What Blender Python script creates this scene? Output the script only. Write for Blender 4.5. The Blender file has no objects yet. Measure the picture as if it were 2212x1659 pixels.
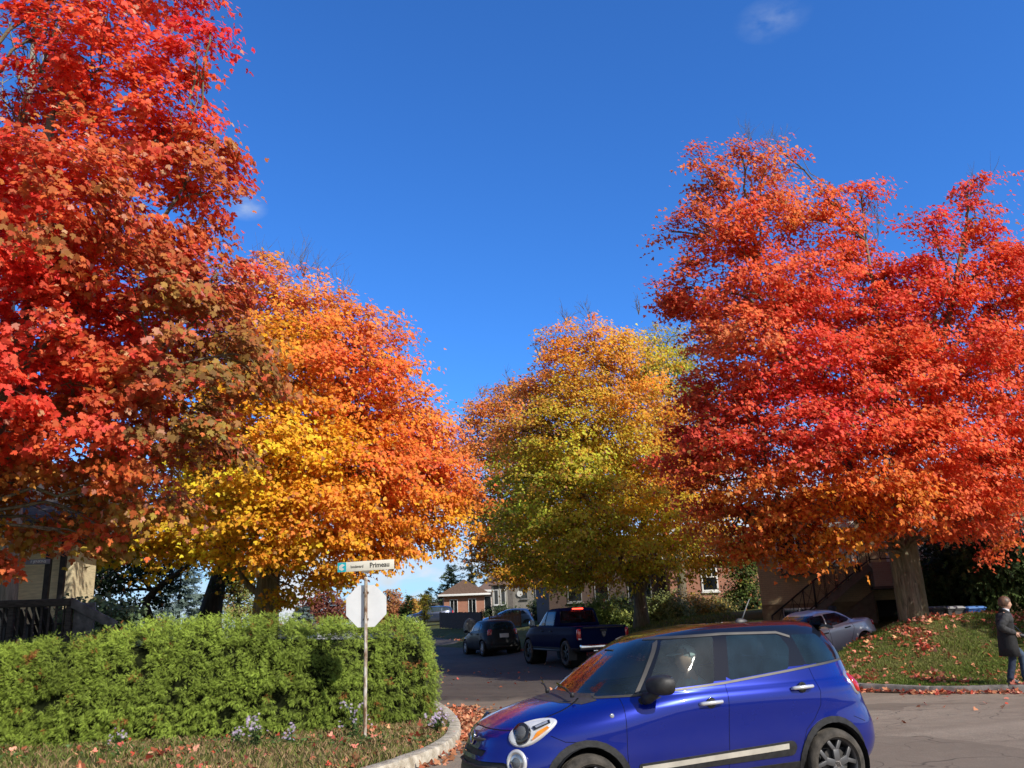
# Autumn street corner: maples in colour, cedar hedge, street sign, blue car turning onto the boulevard.
import bpy, bmesh, math, random
import numpy as np
from mathutils import Vector, Matrix, noise as mnoise
from mathutils.geometry import delaunay_2d_cdt
random.seed(7); RNG = np.random.default_rng(7)
SC = bpy.context.scene
COL = SC.collection
rad = math.radians
# ------------------------------------------------------------------ camera (eye 1.79 m above the road)
CAM_H, PITCH, ROLL, FPX = 1.79, rad(15.48), rad(2.40), 1840.0      # focal length in units of a 2212 px wide frame
_fw = np.array([0, math.cos(PITCH), math.sin(PITCH)])
_r0 = np.array([1.0, 0, 0]); _u0 = np.cross(_r0, _fw)
_rt = _r0*math.cos(ROLL) - _u0*math.sin(ROLL)
_up = _u0*math.cos(ROLL) + _r0*math.sin(ROLL)
def ray(px, py):
    return _fw + (px-1106)/FPX*_rt - (py-829.5)/FPX*_up
def at(px, py, Y):
    """world point at depth Y seen in direction (px, py)"""
    d = ray(px, py); return np.array([0, 0, CAM_H]) + d*(Y/d[1])
cam = bpy.data.cameras.new('camera'); cam.sensor_width = 36; cam.lens = FPX/2212*36; cam.clip_end = 3000; cam.clip_start = 0.05
co = bpy.data.objects.new('camera', cam); COL.objects.link(co)
M = Matrix.Identity(4)
for i in range(3):
    M[i][0] = _rt[i]; M[i][1] = _up[i]; M[i][2] = -_fw[i]
M[2][3] = CAM_H
co.matrix_world = M; SC.camera = co
SC.view_settings.view_transform = 'Standard'; SC.view_settings.look = 'None'; SC.view_settings.exposure = 0
SC.cycles.max_bounces = 8; SC.cycles.transparent_max_bounces = 12
SC.cycles.sample_clamp_indirect = 6
# ------------------------------------------------------------------ sun and sky
SUN_EL, SUN_AZ = rad(36.5), math.atan2(0.69, -0.724)       # azimuth from +Y towards +X: behind the viewer's right shoulder
SUN_DIR = Vector((math.sin(SUN_AZ)*math.cos(SUN_EL), math.cos(SUN_AZ)*math.cos(SUN_EL), math.sin(SUN_EL)))
sl = bpy.data.lights.new('sun', 'SUN'); sl.energy = 5.0; sl.angle = rad(0.5); sl.color = (1.0, 0.93, 0.82)
so = bpy.data.objects.new('sun', sl); COL.objects.link(so)
so.rotation_euler = SUN_DIR.to_track_quat('Z', 'Y').to_euler(); so.location = (20, -20, 30)

class NT:
    """small helper to write node trees"""
    def __init__(s, tree): s.t = tree; s.n = tree.nodes; s.l = tree.links; s.n.clear()
    def new(s, kind, **kw):
        n = s.n.new(kind)
        for k, v in kw.items():
            if k.startswith('i_'):
                key = k[2:]; key = int(key) if key.isdigit() else key
                n.inputs[key].default_value = v
            else: setattr(n, k, v)
        return n
    def link(s, a, b): s.l.new(a, b)
    def ramp(s, fac, stops, interp='LINEAR'):
        r = s.n.new('ShaderNodeValToRGB'); r.color_ramp.interpolation = interp
        e = r.color_ramp.elements
        while len(e) > 1: e.remove(e[-1])
        e[0].position = stops[0][0]; e[0].color = (*stops[0][1], 1)
        for p, c in stops[1:]:
            q = e.new(p); q.color = (*c, 1)
        if fac is not None: s.l.new(fac, r.inputs[0])
        return r.outputs[0]
    def noise(s, vec, scale, detail=4, rough=.55, dist=0.0):
        n = s.new('ShaderNodeTexNoise'); n.inputs['Scale'].default_value = scale; n.inputs['Detail'].default_value = detail
        n.inputs['Roughness'].default_value = rough; n.inputs['Distortion'].default_value = dist
        if vec is not None: s.l.new(vec, n.inputs['Vector'])
        return n.outputs['Fac']
    def mapping(s, vec, scale=(1, 1, 1), rot=(0, 0, 0), loc=(0, 0, 0)):
        m = s.new('ShaderNodeMapping'); m.inputs['Scale'].default_value = scale; m.inputs['Rotation'].default_value = rot
        m.inputs['Location'].default_value = loc; s.l.new(vec, m.inputs['Vector']); return m.outputs[0]
    def mix(s, fac, a, b, blend='MIX'):
        m = s.new('ShaderNodeMix', data_type='RGBA', blend_type=blend)
        for k, v in ((0, fac), (6, a), (7, b)):
            if hasattr(v, 'links') or hasattr(v, 'is_linked'): s.l.new(v, m.inputs[k])
            elif k == 0: m.inputs[0].default_value = v
            else: m.inputs[k].default_value = (*v, 1) if len(v) == 3 else v
        return m.outputs[2]
    def math(s, op, a, b=None, clamp=False):
        m = s.new('ShaderNodeMath', operation=op, use_clamp=clamp)
        for k, v in ((0, a), (1, b)):
            if v is None: continue
            if hasattr(v, 'links') or hasattr(v, 'is_linked'): s.l.new(v, m.inputs[k])
            else: m.inputs[k].default_value = v
        return m.outputs[0]
    def bump(s, h, strength=.3, dist=.02):
        b = s.new('ShaderNodeBump'); b.inputs['Strength'].default_value = strength; b.inputs['Distance'].default_value = dist
        s.l.new(h, b.inputs['Height']); return b.outputs[0]

w = bpy.data.worlds.new('World'); SC.world = w; w.use_nodes = True
t = NT(w.node_tree)
out = t.new('ShaderNodeOutputWorld'); bg = t.new('ShaderNodeBackground'); bg.inputs[1].default_value = 0.106
sky = t.new('ShaderNodeTexSky', sky_type='NISHITA', sun_disc=False, sun_elevation=SUN_EL, sun_rotation=SUN_AZ, altitude=0, air_density=1.0, dust_density=0.4, ozone_density=2.5)
tc = t.new('ShaderNodeTexCoord'); gen = tc.outputs['Generated']
sep = t.new('ShaderNodeSeparateXYZ'); t.link(gen, sep.inputs[0]); zz = sep.outputs[2]
skyc = t.mix(1.0, sky.outputs[0], (0.46, 1.14, 2.10), 'MULTIPLY')
sy = sep.outputs[1]
# the dome behind the viewer is tinted warmer to make the shade fill less blue
skyc = t.mix(t.ramp(t.math('ADD', t.math('MULTIPLY', sy, .5), .5), [(.0, (1, 1, 1)), (.38, (1, 1, 1)), (.60, (0, 0, 0))]), skyc, t.mix(1.0, sky.outputs[0], (1.20, 1.10, 1.05), 'MULTIPLY'))
# clouds: a thin veil near the horizon and small cumulus puffs, laid out by direction
cl = t.noise(t.mapping(gen, (7, 7, 16), loc=(0.3, 1.2, 0)), 1.0, 6, .55)
band = t.ramp(zz, [(0.0, (1, 1, 1)), (0.10, (.85, .85, .85)), (0.15, (.25, .25, .25)), (0.20, (0, 0, 0))])
puff = t.math('MULTIPLY', t.ramp(cl, [(.50, (0, 0, 0)), (.60, (1, 1, 1))]), band)
veil = t.math('MULTIPLY', t.ramp(t.noise(t.mapping(gen, (3, 3, 22)), 1.0, 4), [(.25, (.35, .35, .35)), (.65, (.85, .85, .85))]), t.ramp(zz, [(0.0, (1, 1, 1)), (.10, (.85, .85, .85)), (.24, (0, 0, 0))]))
skyc = t.mix(veil, skyc, (6.2, 7.0, 8.0)); skyc = t.mix(puff, skyc, (7.6, 7.9, 8.3))
def wisp(px, py, size, stretch, amount, lo=.35, hi=.75):
    global skyc
    d = ray(px, py); d = d/np.linalg.norm(d)
    sub = t.new('ShaderNodeVectorMath', operation='SUBTRACT'); t.link(gen, sub.inputs[0]); sub.inputs[1].default_value = tuple(d)
    m = t.mapping(sub.outputs[0], (1/(size*stretch), 1/(size*stretch), 1/size), (0, rad(-18), 0))
    ln = t.new('ShaderNodeVectorMath', operation='LENGTH'); t.link(m, ln.inputs[0])
    nz = t.noise(t.mapping(gen, (30, 30, 60)), 1.0, 4)
    f = t.math('MULTIPLY', t.ramp(ln.outputs['Value'], [(0, (1, 1, 1)), (.95, (0, 0, 0))]), t.ramp(nz, [(lo, (0, 0, 0)), (hi, (1, 1, 1))]))
    skyc = t.mix(t.math('MULTIPLY', f, amount), skyc, (6.4, 7.2, 8.0))
wisp(839, 1258, .013, 1.35, 1.0, .15, .4); wisp(908, 1295, .013, 1.2, .95, .2, .45); wisp(934, 1302, .011, 2.0, .8, .2, .45)
wisp(1668, 42, .022, 2.0, .30); wisp(530, 447, .016, 1.7, .75)
t.link(skyc, bg.inputs[0]); t.link(bg.outputs[0], out.inputs[0])

# ------------------------------------------------------------------ materials
MATS = {}
def mat_base(name):
    m = bpy.data.materials.new(name); m.use_nodes = True; MATS[name] = m
    t = NT(m.node_tree); o = t.new('ShaderNodeOutputMaterial'); b = t.new('ShaderNodeBsdfPrincipled'); t.link(b.outputs[0], o.inputs[0])
    g = t.new('ShaderNodeTexCoord'); pos = t.new('ShaderNodeNewGeometry').outputs['Position']
    return m, t, b, o, g.outputs['Object'], pos
def mat(name, c, rough=.6, metal=0.0, var=.15, scale=6.0, bump=0.0, bscale=40.0, coat=0.0, spec=.5, c2=None, emit=None, stretch=(1, 1, 1)):
    if name in MATS: return MATS[name]
    m, t, b, o, ob, pos = mat_base(name)
    c2 = c2 or tuple(max(0, x*(1-2*var)) for x in c)
    n = t.noise(t.mapping(ob, stretch), scale, 5)
    t.link(t.mix(t.ramp(n, [(.32, (0, 0, 0)), (.68, (1, 1, 1))]), c2, tuple(min(1, x*(1+var*.5)) for x in c)), b.inputs['Base Color'])
    b.inputs['Roughness'].default_value = rough; b.inputs['Metallic'].default_value = metal
    b.inputs['Specular IOR Level'].default_value = spec; b.inputs['Coat Weight'].default_value = coat; b.inputs['Coat Roughness'].default_value = .04
    if bump: t.link(t.bump(t.noise(t.mapping(ob, stretch), bscale, 4), bump, .02), b.inputs['Normal'])
    if emit: b.inputs['Emission Color'].default_value = (*emit[0], 1); b.inputs['Emission Strength'].default_value = emit[1]
    return m
def mat_leaf(name, transl=.40, rough=.55, spec=.25):
    if name in MATS: return MATS[name]
    m, t, b, o, ob, pos = mat_base(name)
    a = t.new('ShaderNodeAttribute', attribute_name='tint')
    t.link(a.outputs['Color'], b.inputs['Base Color']); b.inputs['Roughness'].default_value = rough; b.inputs['Specular IOR Level'].default_value = spec
    tr = t.new('ShaderNodeBsdfTranslucent'); t.link(a.outputs['Color'], tr.inputs[0])
    mx = t.new('ShaderNodeMixShader'); mx.inputs[0].default_value = transl
    t.link(b.outputs[0], mx.inputs[1]); t.link(tr.outputs[0], mx.inputs[2]); t.link(mx.outputs[0], o.inputs[0])
    return m
def mat_glass(name, tint, body=(.02, .025, .03), body_amt=.10, rough=.01, f0=1.5):
    if name in MATS: return MATS[name]
    m, t, b, o, ob, pos = mat_base(name)
    tr = t.new('ShaderNodeBsdfTransparent'); tr.inputs[0].default_value = (*tint, 1)
    gl = t.new('ShaderNodeBsdfGlossy'); gl.inputs['Roughness'].default_value = rough
    df = t.new('ShaderNodeBsdfDiffuse'); df.inputs[0].default_value = (*body, 1)
    m1 = t.new('ShaderNodeMixShader'); t.link(tr.outputs[0], m1.inputs[1]); t.link(df.outputs[0], m1.inputs[2])
    t.link(t.math('MULTIPLY', t.ramp(t.noise(ob, 3.0, 5), [(.3, (.4, .4, .4)), (.7, (1, 1, 1))]), body_amt), m1.inputs[0])
    fr = t.new('ShaderNodeFresnel'); fr.inputs[0].default_value = f0
    m2 = t.new('ShaderNodeMixShader'); t.link(fr.outputs[0], m2.inputs[0]); t.link(m1.outputs[0], m2.inputs[1]); t.link(gl.outputs[0], m2.inputs[2])
    t.link(m2.outputs[0], o.inputs[0]); return m
def mat_brick(name, c1, c2, mortar, scale=1.0, bw=.22, bh=.075, rough=.85):
    if name in MATS: return MATS[name]
    m, t, b, o, ob, pos = mat_base(name)
    sx = t.new('ShaderNodeSeparateXYZ'); t.link(ob, sx.inputs[0])
    cb = t.new('ShaderNodeCombineXYZ'); t.link(t.math('ADD', sx.outputs[0], sx.outputs[1]), cb.inputs[0]); t.link(sx.outputs[2], cb.inputs[1])
    br = t.new('ShaderNodeTexBrick'); t.link(cb.outputs[0], br.inputs['Vector'])
    br.inputs['Color1'].default_value = (*c1, 1); br.inputs['Color2'].default_value = (*c2, 1); br.inputs['Mortar'].default_value = (*mortar, 1)
    br.inputs['Scale'].default_value = scale; br.inputs['Brick Width'].default_value = bw; br.inputs['Row Height'].default_value = bh; br.inputs['Mortar Size'].default_value = .008
    n = t.noise(ob, 2.5, 5)
    t.link(t.mix(.35, br.outputs[0], t.mix(n, tuple(x*.45 for x in c1), tuple(min(1, x*1.3) for x in c2))), b.inputs['Base Color'])
    b.inputs['Roughness'].default_value = rough; t.link(t.bump(br.outputs['Fac'], -.4, .01), b.inputs['Normal']); return m
def mat_bark(name, c1, c2):
    if name in MATS: return MATS[name]
    m, t, b, o, ob, pos = mat_base(name)
    mp = t.mapping(ob, (14, 14, 1.8)); n = t.noise(mp, 1.0, 6, .65, .6); n2 = t.noise(ob, 1.3, 3)
    c = t.mix(t.ramp(n, [(.36, (0, 0, 0)), (.62, (1, 1, 1))]), tuple(x*.30 for x in c1), c1)
    t.link(t.mix(t.ramp(n2, [(.4, (0, 0, 0)), (.65, (1, 1, 1))]), c, t.mix(.6, c, c2)), b.inputs['Base Color'])
    b.inputs['Roughness'].default_value = .9; b.inputs['Specular IOR Level'].default_value = .2
    t.link(t.bump(n, .9, .04), b.inputs['Normal']); return m

# ------------------------------------------------------------------ objects
def tag(o, label, cat, group=None, kind=None):
    if label: o['label'] = label
    if cat: o['category'] = cat
    if group: o['group'] = group
    if kind: o['kind'] = kind
    return o
def thing(name, label, cat, loc=(0, 0, 0), rotz=0.0, group=None):
    o = bpy.data.objects.new(name, None); COL.objects.link(o); o.empty_display_size = .2
    o.location = loc; o.rotation_euler = (0, 0, rotz); return tag(o, label, cat, group)
def link_mesh(name, me, mats, parent=None, loc=None):
    o = bpy.data.objects.new(name, me); COL.objects.link(o)
    for m in (mats if isinstance(mats, (list, tuple)) else [mats]): me.materials.append(m)
    if parent is not None: o.parent = parent
    if loc is not None: o.location = loc
    return o
def shade(me, smooth, angle=None):
    me.polygons.foreach_set('use_smooth', np.full(len(me.polygons), bool(smooth)))
    if smooth and angle: me.set_sharp_from_angle(angle=rad(angle))
class MB:
    """collects shapes, builds ONE mesh object"""
    def __init__(s): s.v = []; s.f = []; s.m = []; s.mi = 0
    def add(s, vs, fs):
        o = len(s.v); s.v += [tuple(map(float, p)) for p in vs]
        for f in fs: s.f.append(tuple(i+o for i in f)); s.m.append(s.mi)
    def box(s, c, d, rz=0.0, R=None):
        R = R or Matrix.Rotation(rz, 3, 'Z'); c = Vector(c)
        p = [c + R @ Vector((x*d[0]/2, y*d[1]/2, z*d[2]/2)) for z in (-1, 1) for x, y in ((-1, -1), (1, -1), (1, 1), (-1, 1))]
        s.add(p, [(3, 2, 1, 0), (4, 5, 6, 7), (0, 1, 5, 4), (1, 2, 6, 5), (2, 3, 7, 6), (3, 0, 4, 7)]); return s
    def beam(s, a, b, w, h, up=(0, 0, 1)):
        a = Vector(a); b = Vector(b); d = (b-a); L = d.length; d.normalize(); u = Vector(up)
        x = d.cross(u)
        if x.length < 1e-4: x = d.cross(Vector((0, 1, 0)))
        x.normalize(); u = x.cross(d)
        R = Matrix((x, d, u)).transposed(); return s.box((a+b)/2, (w, L, h), R=R)
    def tube(s, pts, rads, n=8, cap=True):
        pts = [Vector(p) for p in pts]; rads = rads if hasattr(rads, '__len__') else [rads]*len(pts)
        T = []
        for i in range(len(pts)):
            d = pts[min(i+1, len(pts)-1)] - pts[max(i-1, 0)]; T.append(d.normalized() if d.length > 1e-9 else Vector((0, 0, 1)))
        x = T[0].orthogonal().normalized(); vs = []; fs = []
        for i, p in enumerate(pts):
            x = (x - T[i]*x.dot(T[i])); x = x.normalized() if x.length > 1e-6 else T[i].orthogonal().normalized(); y = T[i].cross(x)
            for k in range(n):
                a = 2*math.pi*k/n; vs.append(p + (x*math.cos(a) + y*math.sin(a))*rads[i])
        for i in range(len(pts)-1):
            for k in range(n): fs.append((i*n+k, i*n+(k+1) % n, (i+1)*n+(k+1) % n, (i+1)*n+k))
        if cap: fs.append(tuple(range(n-1, -1, -1))); fs.append(tuple((len(pts)-1)*n+k for k in range(n)))
        s.add(vs, fs); return s
    def lathe(s, prof, c=(0, 0, 0), axis='Z', n=24, R=None):
        if R is None: R = {'Z': Matrix.Identity(3), 'Y': Matrix.Rotation(rad(-90), 3, 'X'), 'X': Matrix.Rotation(rad(90), 3, 'Y')}[axis]
        c = Vector(c); vs = []; fs = []
        for r, z in prof:
            for k in range(n):
                a = 2*math.pi*k/n; vs.append(c + R @ Vector((r*math.cos(a), r*math.sin(a), z)))
        for i in range(len(prof)-1):
            for k in range(n): fs.append((i*n+k, i*n+(k+1) % n, (i+1)*n+(k+1) % n, (i+1)*n+k))
        fs.append(tuple(range(n-1, -1, -1))); fs.append(tuple((len(prof)-1)*n+k for k in range(n)))
        s.add(vs, fs); return s
    def prism(s, poly, depth, R=None, c=(0, 0, 0)):
        """polygon in local xy extruded along local z from 0 to depth"""
        R = R or Matrix.Identity(3); c = Vector(c); n = len(poly)
        vs = [c + R @ Vector((p[0], p[1], 0)) for p in poly] + [c + R @ Vector((p[0], p[1], depth)) for p in poly]
        s.add(vs, [tuple(range(n-1, -1, -1)), tuple(range(n, 2*n))] + [(i, (i+1) % n, n+(i+1) % n, n+i) for i in range(n)]); return s
    def loft(s, rings, cap=True):
        n = len(rings[0]); vs = [p for r in rings for p in r]; fs = []
        for i in range(len(rings)-1):
            for k in range(n): fs.append((i*n+k, i*n+(k+1) % n, (i+1)*n+(k+1) % n, (i+1)*n+k))
        if cap: fs.append(tuple(range(n-1, -1, -1))); fs.append(tuple((len(rings)-1)*n+k for k in range(n)))
        s.add(vs, fs); return s
    def build(s, name, mats, parent=None, smooth=False, angle=None, bevel=0.0, seg=2, loc=None):
        me = bpy.data.meshes.new(name); me.from_pydata(s.v, [], s.f)
        me.polygons.foreach_set('material_index', np.array(s.m, dtype=np.int32)); me.update()
        if bevel:
            bm = bmesh.new(); bm.from_mesh(me)
            ed = [e for e in bm.edges if len(e.link_faces) == 2 and e.calc_face_angle(0) > rad(30)]
            bmesh.ops.bevel(bm, geom=ed, offset=bevel, segments=seg, affect='EDGES', clamp_overlap=True, profile=.5)
            bm.to_mesh(me); bm.free(); smooth = True; angle = angle or 40
        shade(me, smooth, angle)
        return link_mesh(name, me, mats, parent, loc)
def np_mesh(name, V, loop_n, F, tint=None):
    """V (n,3); F flat loop indices with loop_n verts per face (constant)"""
    me = bpy.data.meshes.new(name); nf = len(F)//loop_n
    me.vertices.add(len(V)); me.vertices.foreach_set('co', np.asarray(V, dtype=np.float32).ravel())
    me.loops.add(len(F)); me.loops.foreach_set('vertex_index', np.asarray(F, dtype=np.int32))
    me.polygons.add(nf); me.polygons.foreach_set('loop_start', np.arange(0, len(F), loop_n, dtype=np.int32))
    if tint is not None:
        a = me.attributes.new('tint', 'FLOAT_COLOR', 'FACE')
        a.data.foreach_set('color', np.concatenate([tint, np.ones((nf, 1))], 1).astype(np.float32).ravel())
    me.update(calc_edges=True); return me
def pchip(t, x, y):
    """monotone cubic through (x, y) rows, evaluated at t"""
    x = np.asarray(x, float); y = np.asarray(y, float); h = np.diff(x); d = np.diff(y, axis=0)/h[:, None]
    m = np.zeros_like(y)
    for i in range(1, len(x)-1):
        w1 = 2*h[i]+h[i-1]; w2 = h[i]+2*h[i-1]; ok = d[i-1]*d[i] > 0
        with np.errstate(divide='ignore', invalid='ignore'):
            m[i] = np.where(ok, (w1+w2)/(w1/d[i-1]+w2/d[i]), 0)
    m[0] = d[0]; m[-1] = d[-1]
    k = np.clip(np.searchsorted(x, t)-1, 0, len(x)-2); s = ((t-x[k])/h[k])[:, None]; hh = h[k][:, None]
    return (2*s**3-3*s**2+1)*y[k] + (s**3-2*s**2+s)*hh*m[k] + (-2*s**3+3*s**2)*y[k+1] + (s**3-s**2)*hh*m[k+1]
def vnoise(P, scale, seed=0.0):
    """smooth value noise, vectorised, about -1..1"""
    Q = np.asarray(P, float)*scale + seed*17.31; I = np.floor(Q).astype(np.int64); fr = Q-I; u = fr*fr*(3-2*fr)
    def hsh(a):
        n = (a[..., 0]*374761393 + a[..., 1]*668265263 + a[..., 2]*2147483647) & 0xffffffff
        n = ((n ^ (n >> 13))*1274126177) & 0xffffffff; return ((n ^ (n >> 16)) & 0xffff)/32767.5-1
    r = 0
    for dx in (0, 1):
        for dy in (0, 1):
            for dz in (0, 1):
                wgt = (u[..., 0] if dx else 1-u[..., 0])*(u[..., 1] if dy else 1-u[..., 1])*(u[..., 2] if dz else 1-u[..., 2])
                r = r + wgt*hsh(I+np.array([dx, dy, dz]))
    return r
def smooth01(a, lo, hi):
    x = np.clip((a-lo)/(hi-lo), 0, 1); return x*x*(3-2*x)
# ------------------------------------------------------------------ terrain
BOU = np.array([math.cos(rad(17.8)), math.sin(rad(17.8))])            # direction of the boulevard
SID = np.array([-0.33, 0.944])                                        # direction of the side street
CP = np.array([
 (-40, -14, 0), (-20, -6, 0), (-10, 2, 0), (0, 0, 0), (0, -30, 0), (30, 0, 0), (-6, 8, 0), (0, 8, 0), (8, 8, 0), (15, 10, 0), (0, 13, 0), (4, 15, 0), (8, 16.5, 0), (3, 18, .02), (-1, 17, .0), (14, 15, 0), (25, 18, .02), (40, 24, .05), (60, 30, .1), (-40, -40, 0), (40, -30, 0),
 (0, 22, .05), (3, 22, .05), (-1.5, 26, .07), (2.4, 26, .07), (-3, 30, .17), (3, 30, .19), (-4.5, 36, .26), (1.8, 34, .28), (-6, 43, .30), (-.8, 43, .30), (-8.5, 55, .32), (-13, 70, .75), (-19, 92, 1.45), (-28, 120, 1.9),
 (5.1, 38, 1.15), (3, 50, 1.5), (8, 45, 1.5), (3, 60, 1.5), (5.6, 30, .65), (6.5, 33, .95), (-2, 75, 1.75), (-8, 95, 1.8), (12, 60, 2.1), (10, 80, 2.2),
 (6, 22.5, .10), (5.8, 24, .12), (8.0, 25.0, .22), (9.7, 26.0, .34), (10.8, 28.6, .62), (9, 30, .6), (13, 30, .75), (16, 31, 1.1), (9, 36, 1.4),
 (10.5, 24, 1.30), (8.6, 23, .66), (10.4, 24.6, 1.16), (9, 20.9, .15), (12, 21, .42), (14, 22, .80), (16, 24, 1.2), (14, 18.6, .12), (18, 20, .6), (13, 25, 1.32), (20, 28, 1.3), (13.2, 27.8, .70), (10.5, 19, .08), (7.6, 21.4, .2), (12, 23.3, 1.05),
 (-2.3, 13.3, .05), (-5, 13.5, .06), (-9, 13, .08), (-8, 16, .14), (-3, 16, .10), (-8, 22, .6), (-8, 28, .8), (-15, 20, .6), (-12, 40, 1.1), (-25, 40, 1.4), (-30, 20, .9), (-4.5, 25, .35),
 (20, 60, 2.2), (20, 90, 2.4), (30, 40, 1.9), (-60, 60, 1.6), (60, 60, 2.3), (-60, 120, 2.0), (60, 120, 2.4), (0, 140, 2.2), (-90, 0, 0), (90, 20, .2), (0, -90, 0)], float)
def _k(r2): return np.where(r2 > 1e-9, .5*r2*np.log(np.maximum(r2, 1e-9)), 0)
_d = CP[:, None, :2]-CP[None, :, :2]; _K = _k((_d**2).sum(-1)) + np.eye(len(CP))*.35
_P = np.c_[np.ones(len(CP)), CP[:, :2]]
_A = np.block([[_K, _P], [_P.T, np.zeros((3, 3))]]); _W = np.linalg.solve(_A, np.r_[CP[:, 2], 0, 0, 0])
def T0(x, y):
    x = np.asarray(x, float); y = np.asarray(y, float); sh = x.shape; x = np.clip(x.ravel(), -120, 120); y = np.clip(y.ravel(), -90, 150); r = np.empty(len(x))
    for i in range(0, len(x), 20000):
        X = x[i:i+20000]; Y = y[i:i+20000]
        r[i:i+20000] = _k((X[:, None]-CP[:, 0])**2 + (Y[:, None]-CP[:, 1])**2) @ _W[:-3] + _W[-3] + _W[-2]*X + _W[-1]*Y
    return (np.clip(r, -.6, 2.6)-.055*np.exp(-((x-1.5)/7)**2-((y-9)/4)**2)).reshape(sh)
KERB_L = [(-60, -8.6), (-14, 6.2), (-4.2, 9.3), (-2.6, 10.2), (-1.85, 11.15), (-1.42, 12.0), (-1.12, 13.1), (-1.04, 14.1), (-1.11, 15.4), (-1.33, 17.0), (-1.8, 18.9), (-2.6, 21.6)]
SIDE_L = [(-4.75, 28), (-8.2, 38), (-32, 106)]
SIDE_R = [(-20.7, 109), (.1, 43.0), (1.5, 38.6), (4.3, 29.7), (5.5, 25.8)]
DRIVE = [(5.8, 24.3), (9.0, 30.6), (12.9, 30.2), (8.2, 23.6), (6.5, 21.0)]
KERB_R = [(6.85, 20.35), (7.1, 19.85), (7.57, 19.36), (8.39, 18.62), (9.1, 18.22), (9.8, 17.88), (11.4, 17.3), (13.2, 17.3), (16, 18.2), (30, 22.7), (62, 33)]
ROAD = KERB_L + SIDE_L + SIDE_R + DRIVE[:1] + [(6.3, 22.4)] + KERB_R[:1] + KERB_R + [(64, 16), (-60, -24)]
ROAD = [p for i, p in enumerate(ROAD) if i == 0 or p != ROAD[i-1]]
def smooth_line(P, n=6):
    P = np.asarray(P, float); t = np.r_[0, np.cumsum(np.linalg.norm(np.diff(P, axis=0), axis=1))]
    q = np.unique(np.concatenate([np.linspace(t[i], t[i+1], n, endpoint=False) for i in range(len(t)-1)] + [[t[-1]]]))
    return pchip(q, t, P)
def inside(poly, X, Y):
    r = np.zeros(np.shape(X), bool); n = len(poly)
    for i in range(n):
        (x1, y1), (x2, y2) = poly[i], poly[(i+1) % n]
        c = (y1 > Y) != (y2 > Y)
        with np.errstate(divide='ignore', invalid='ignore'): r ^= c & (X < (x2-x1)*(Y-y1)/(y2-y1)+x1)
    return r
def dist_poly(poly, X, Y):
    d = np.full(np.shape(X), 1e9); n = len(poly)
    for i in range(n):
        a = np.array(poly[i]); b = np.array(poly[(i+1) % n]); ab = b-a; L = ab@ab
        if L < 1e-9: continue
        s = np.clip(((X-a[0])*ab[0]+(Y-a[1])*ab[1])/L, 0, 1)
        d = np.minimum(d, np.hypot(X-a[0]-s*ab[0], Y-a[1]-s*ab[1]))
    return d
def TG(x, y):
    """height of the grass: a kerb step above the road, sunk a little under the asphalt sheets"""
    x = np.asarray(x, float); y = np.asarray(y, float); z = T0(x, y)
    sd = dist_poly(ROAD, x, y)*np.where(inside(ROAD, x, y), -1, 1); dd = dist_poly(DRIVE, x, y)*np.where(inside(DRIVE, x, y), -1, 1)
    up = .13*smooth01(sd, .02, .25)*smooth01(dd, .0, .5)
    z = z + np.where((sd < 0) | (dd < 0), -.07, up) + .02*vnoise(np.stack([x, y, 0*x], -1), 1.3)*(sd > .3)
    return z
def T(x, y): return float(TG(np.array([x]), np.array([y]))[0])
def TR(x, y): return float(T0(np.array([x]), np.array([y]))[0]) + .012

def axis_steps(lo, hi, fine_lo, fine_hi, fine, grow=1.22):
    a = list(np.arange(fine_lo, fine_hi+1e-6, fine)); s = fine
    while a[-1] < hi: s *= grow; a.append(min(hi, a[-1]+s))
    s = fine
    while a[0] > lo: s *= grow; a.insert(0, max(lo, a[0]-s))
    return np.array(a)
gx = axis_steps(-900, 900, -14, 20, .22); gy = axis_steps(-300, 1600, 9, 33, .22)
GX, GY = np.meshgrid(gx, gy); GZ = TG(GX, GY)
nx, ny = len(gx), len(gy); idx = np.arange(nx*ny).reshape(ny, nx)
F = np.stack([idx[:-1, :-1], idx[:-1, 1:], idx[1:, 1:], idx[1:, :-1]], -1).ravel()
gm = np_mesh('ground', np.stack([GX.ravel(), GY.ravel(), GZ.ravel()], -1), 4, F)
m, t, b, o, ob, pos = mat_base('turf_soil')
n1 = t.noise(pos, .55, 5); n2 = t.noise(pos, 6, 5); n3 = t.noise(pos, 45, 3)
c = t.ramp(n1, [(.30, (.12, .11, .04)), (.45, (.085, .11, .03)), (.6, (.065, .095, .025)), (.75, (.13, .12, .045))])
c = t.mix(t.ramp(n2, [(.40, (0, 0, 0)), (.7, (.6, .6, .6))]), c, (.22, .14, .075)); c = t.mix(t.ramp(n3, [(.3, (0, 0, 0)), (.8, (.5, .5, .5))]), c, (.03, .038, .012))
t.link(c, b.inputs['Base Color']); b.inputs['Roughness'].default_value = .95; b.inputs['Specular IOR Level'].default_value = .1
t.link(t.bump(n3, .6, .03), b.inputs['Normal'])
g = link_mesh('ground', gm, m); tag(g, 'patchy autumn lawn and ground under the street trees', None, None, 'structure'); shade(gm, True)

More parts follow.
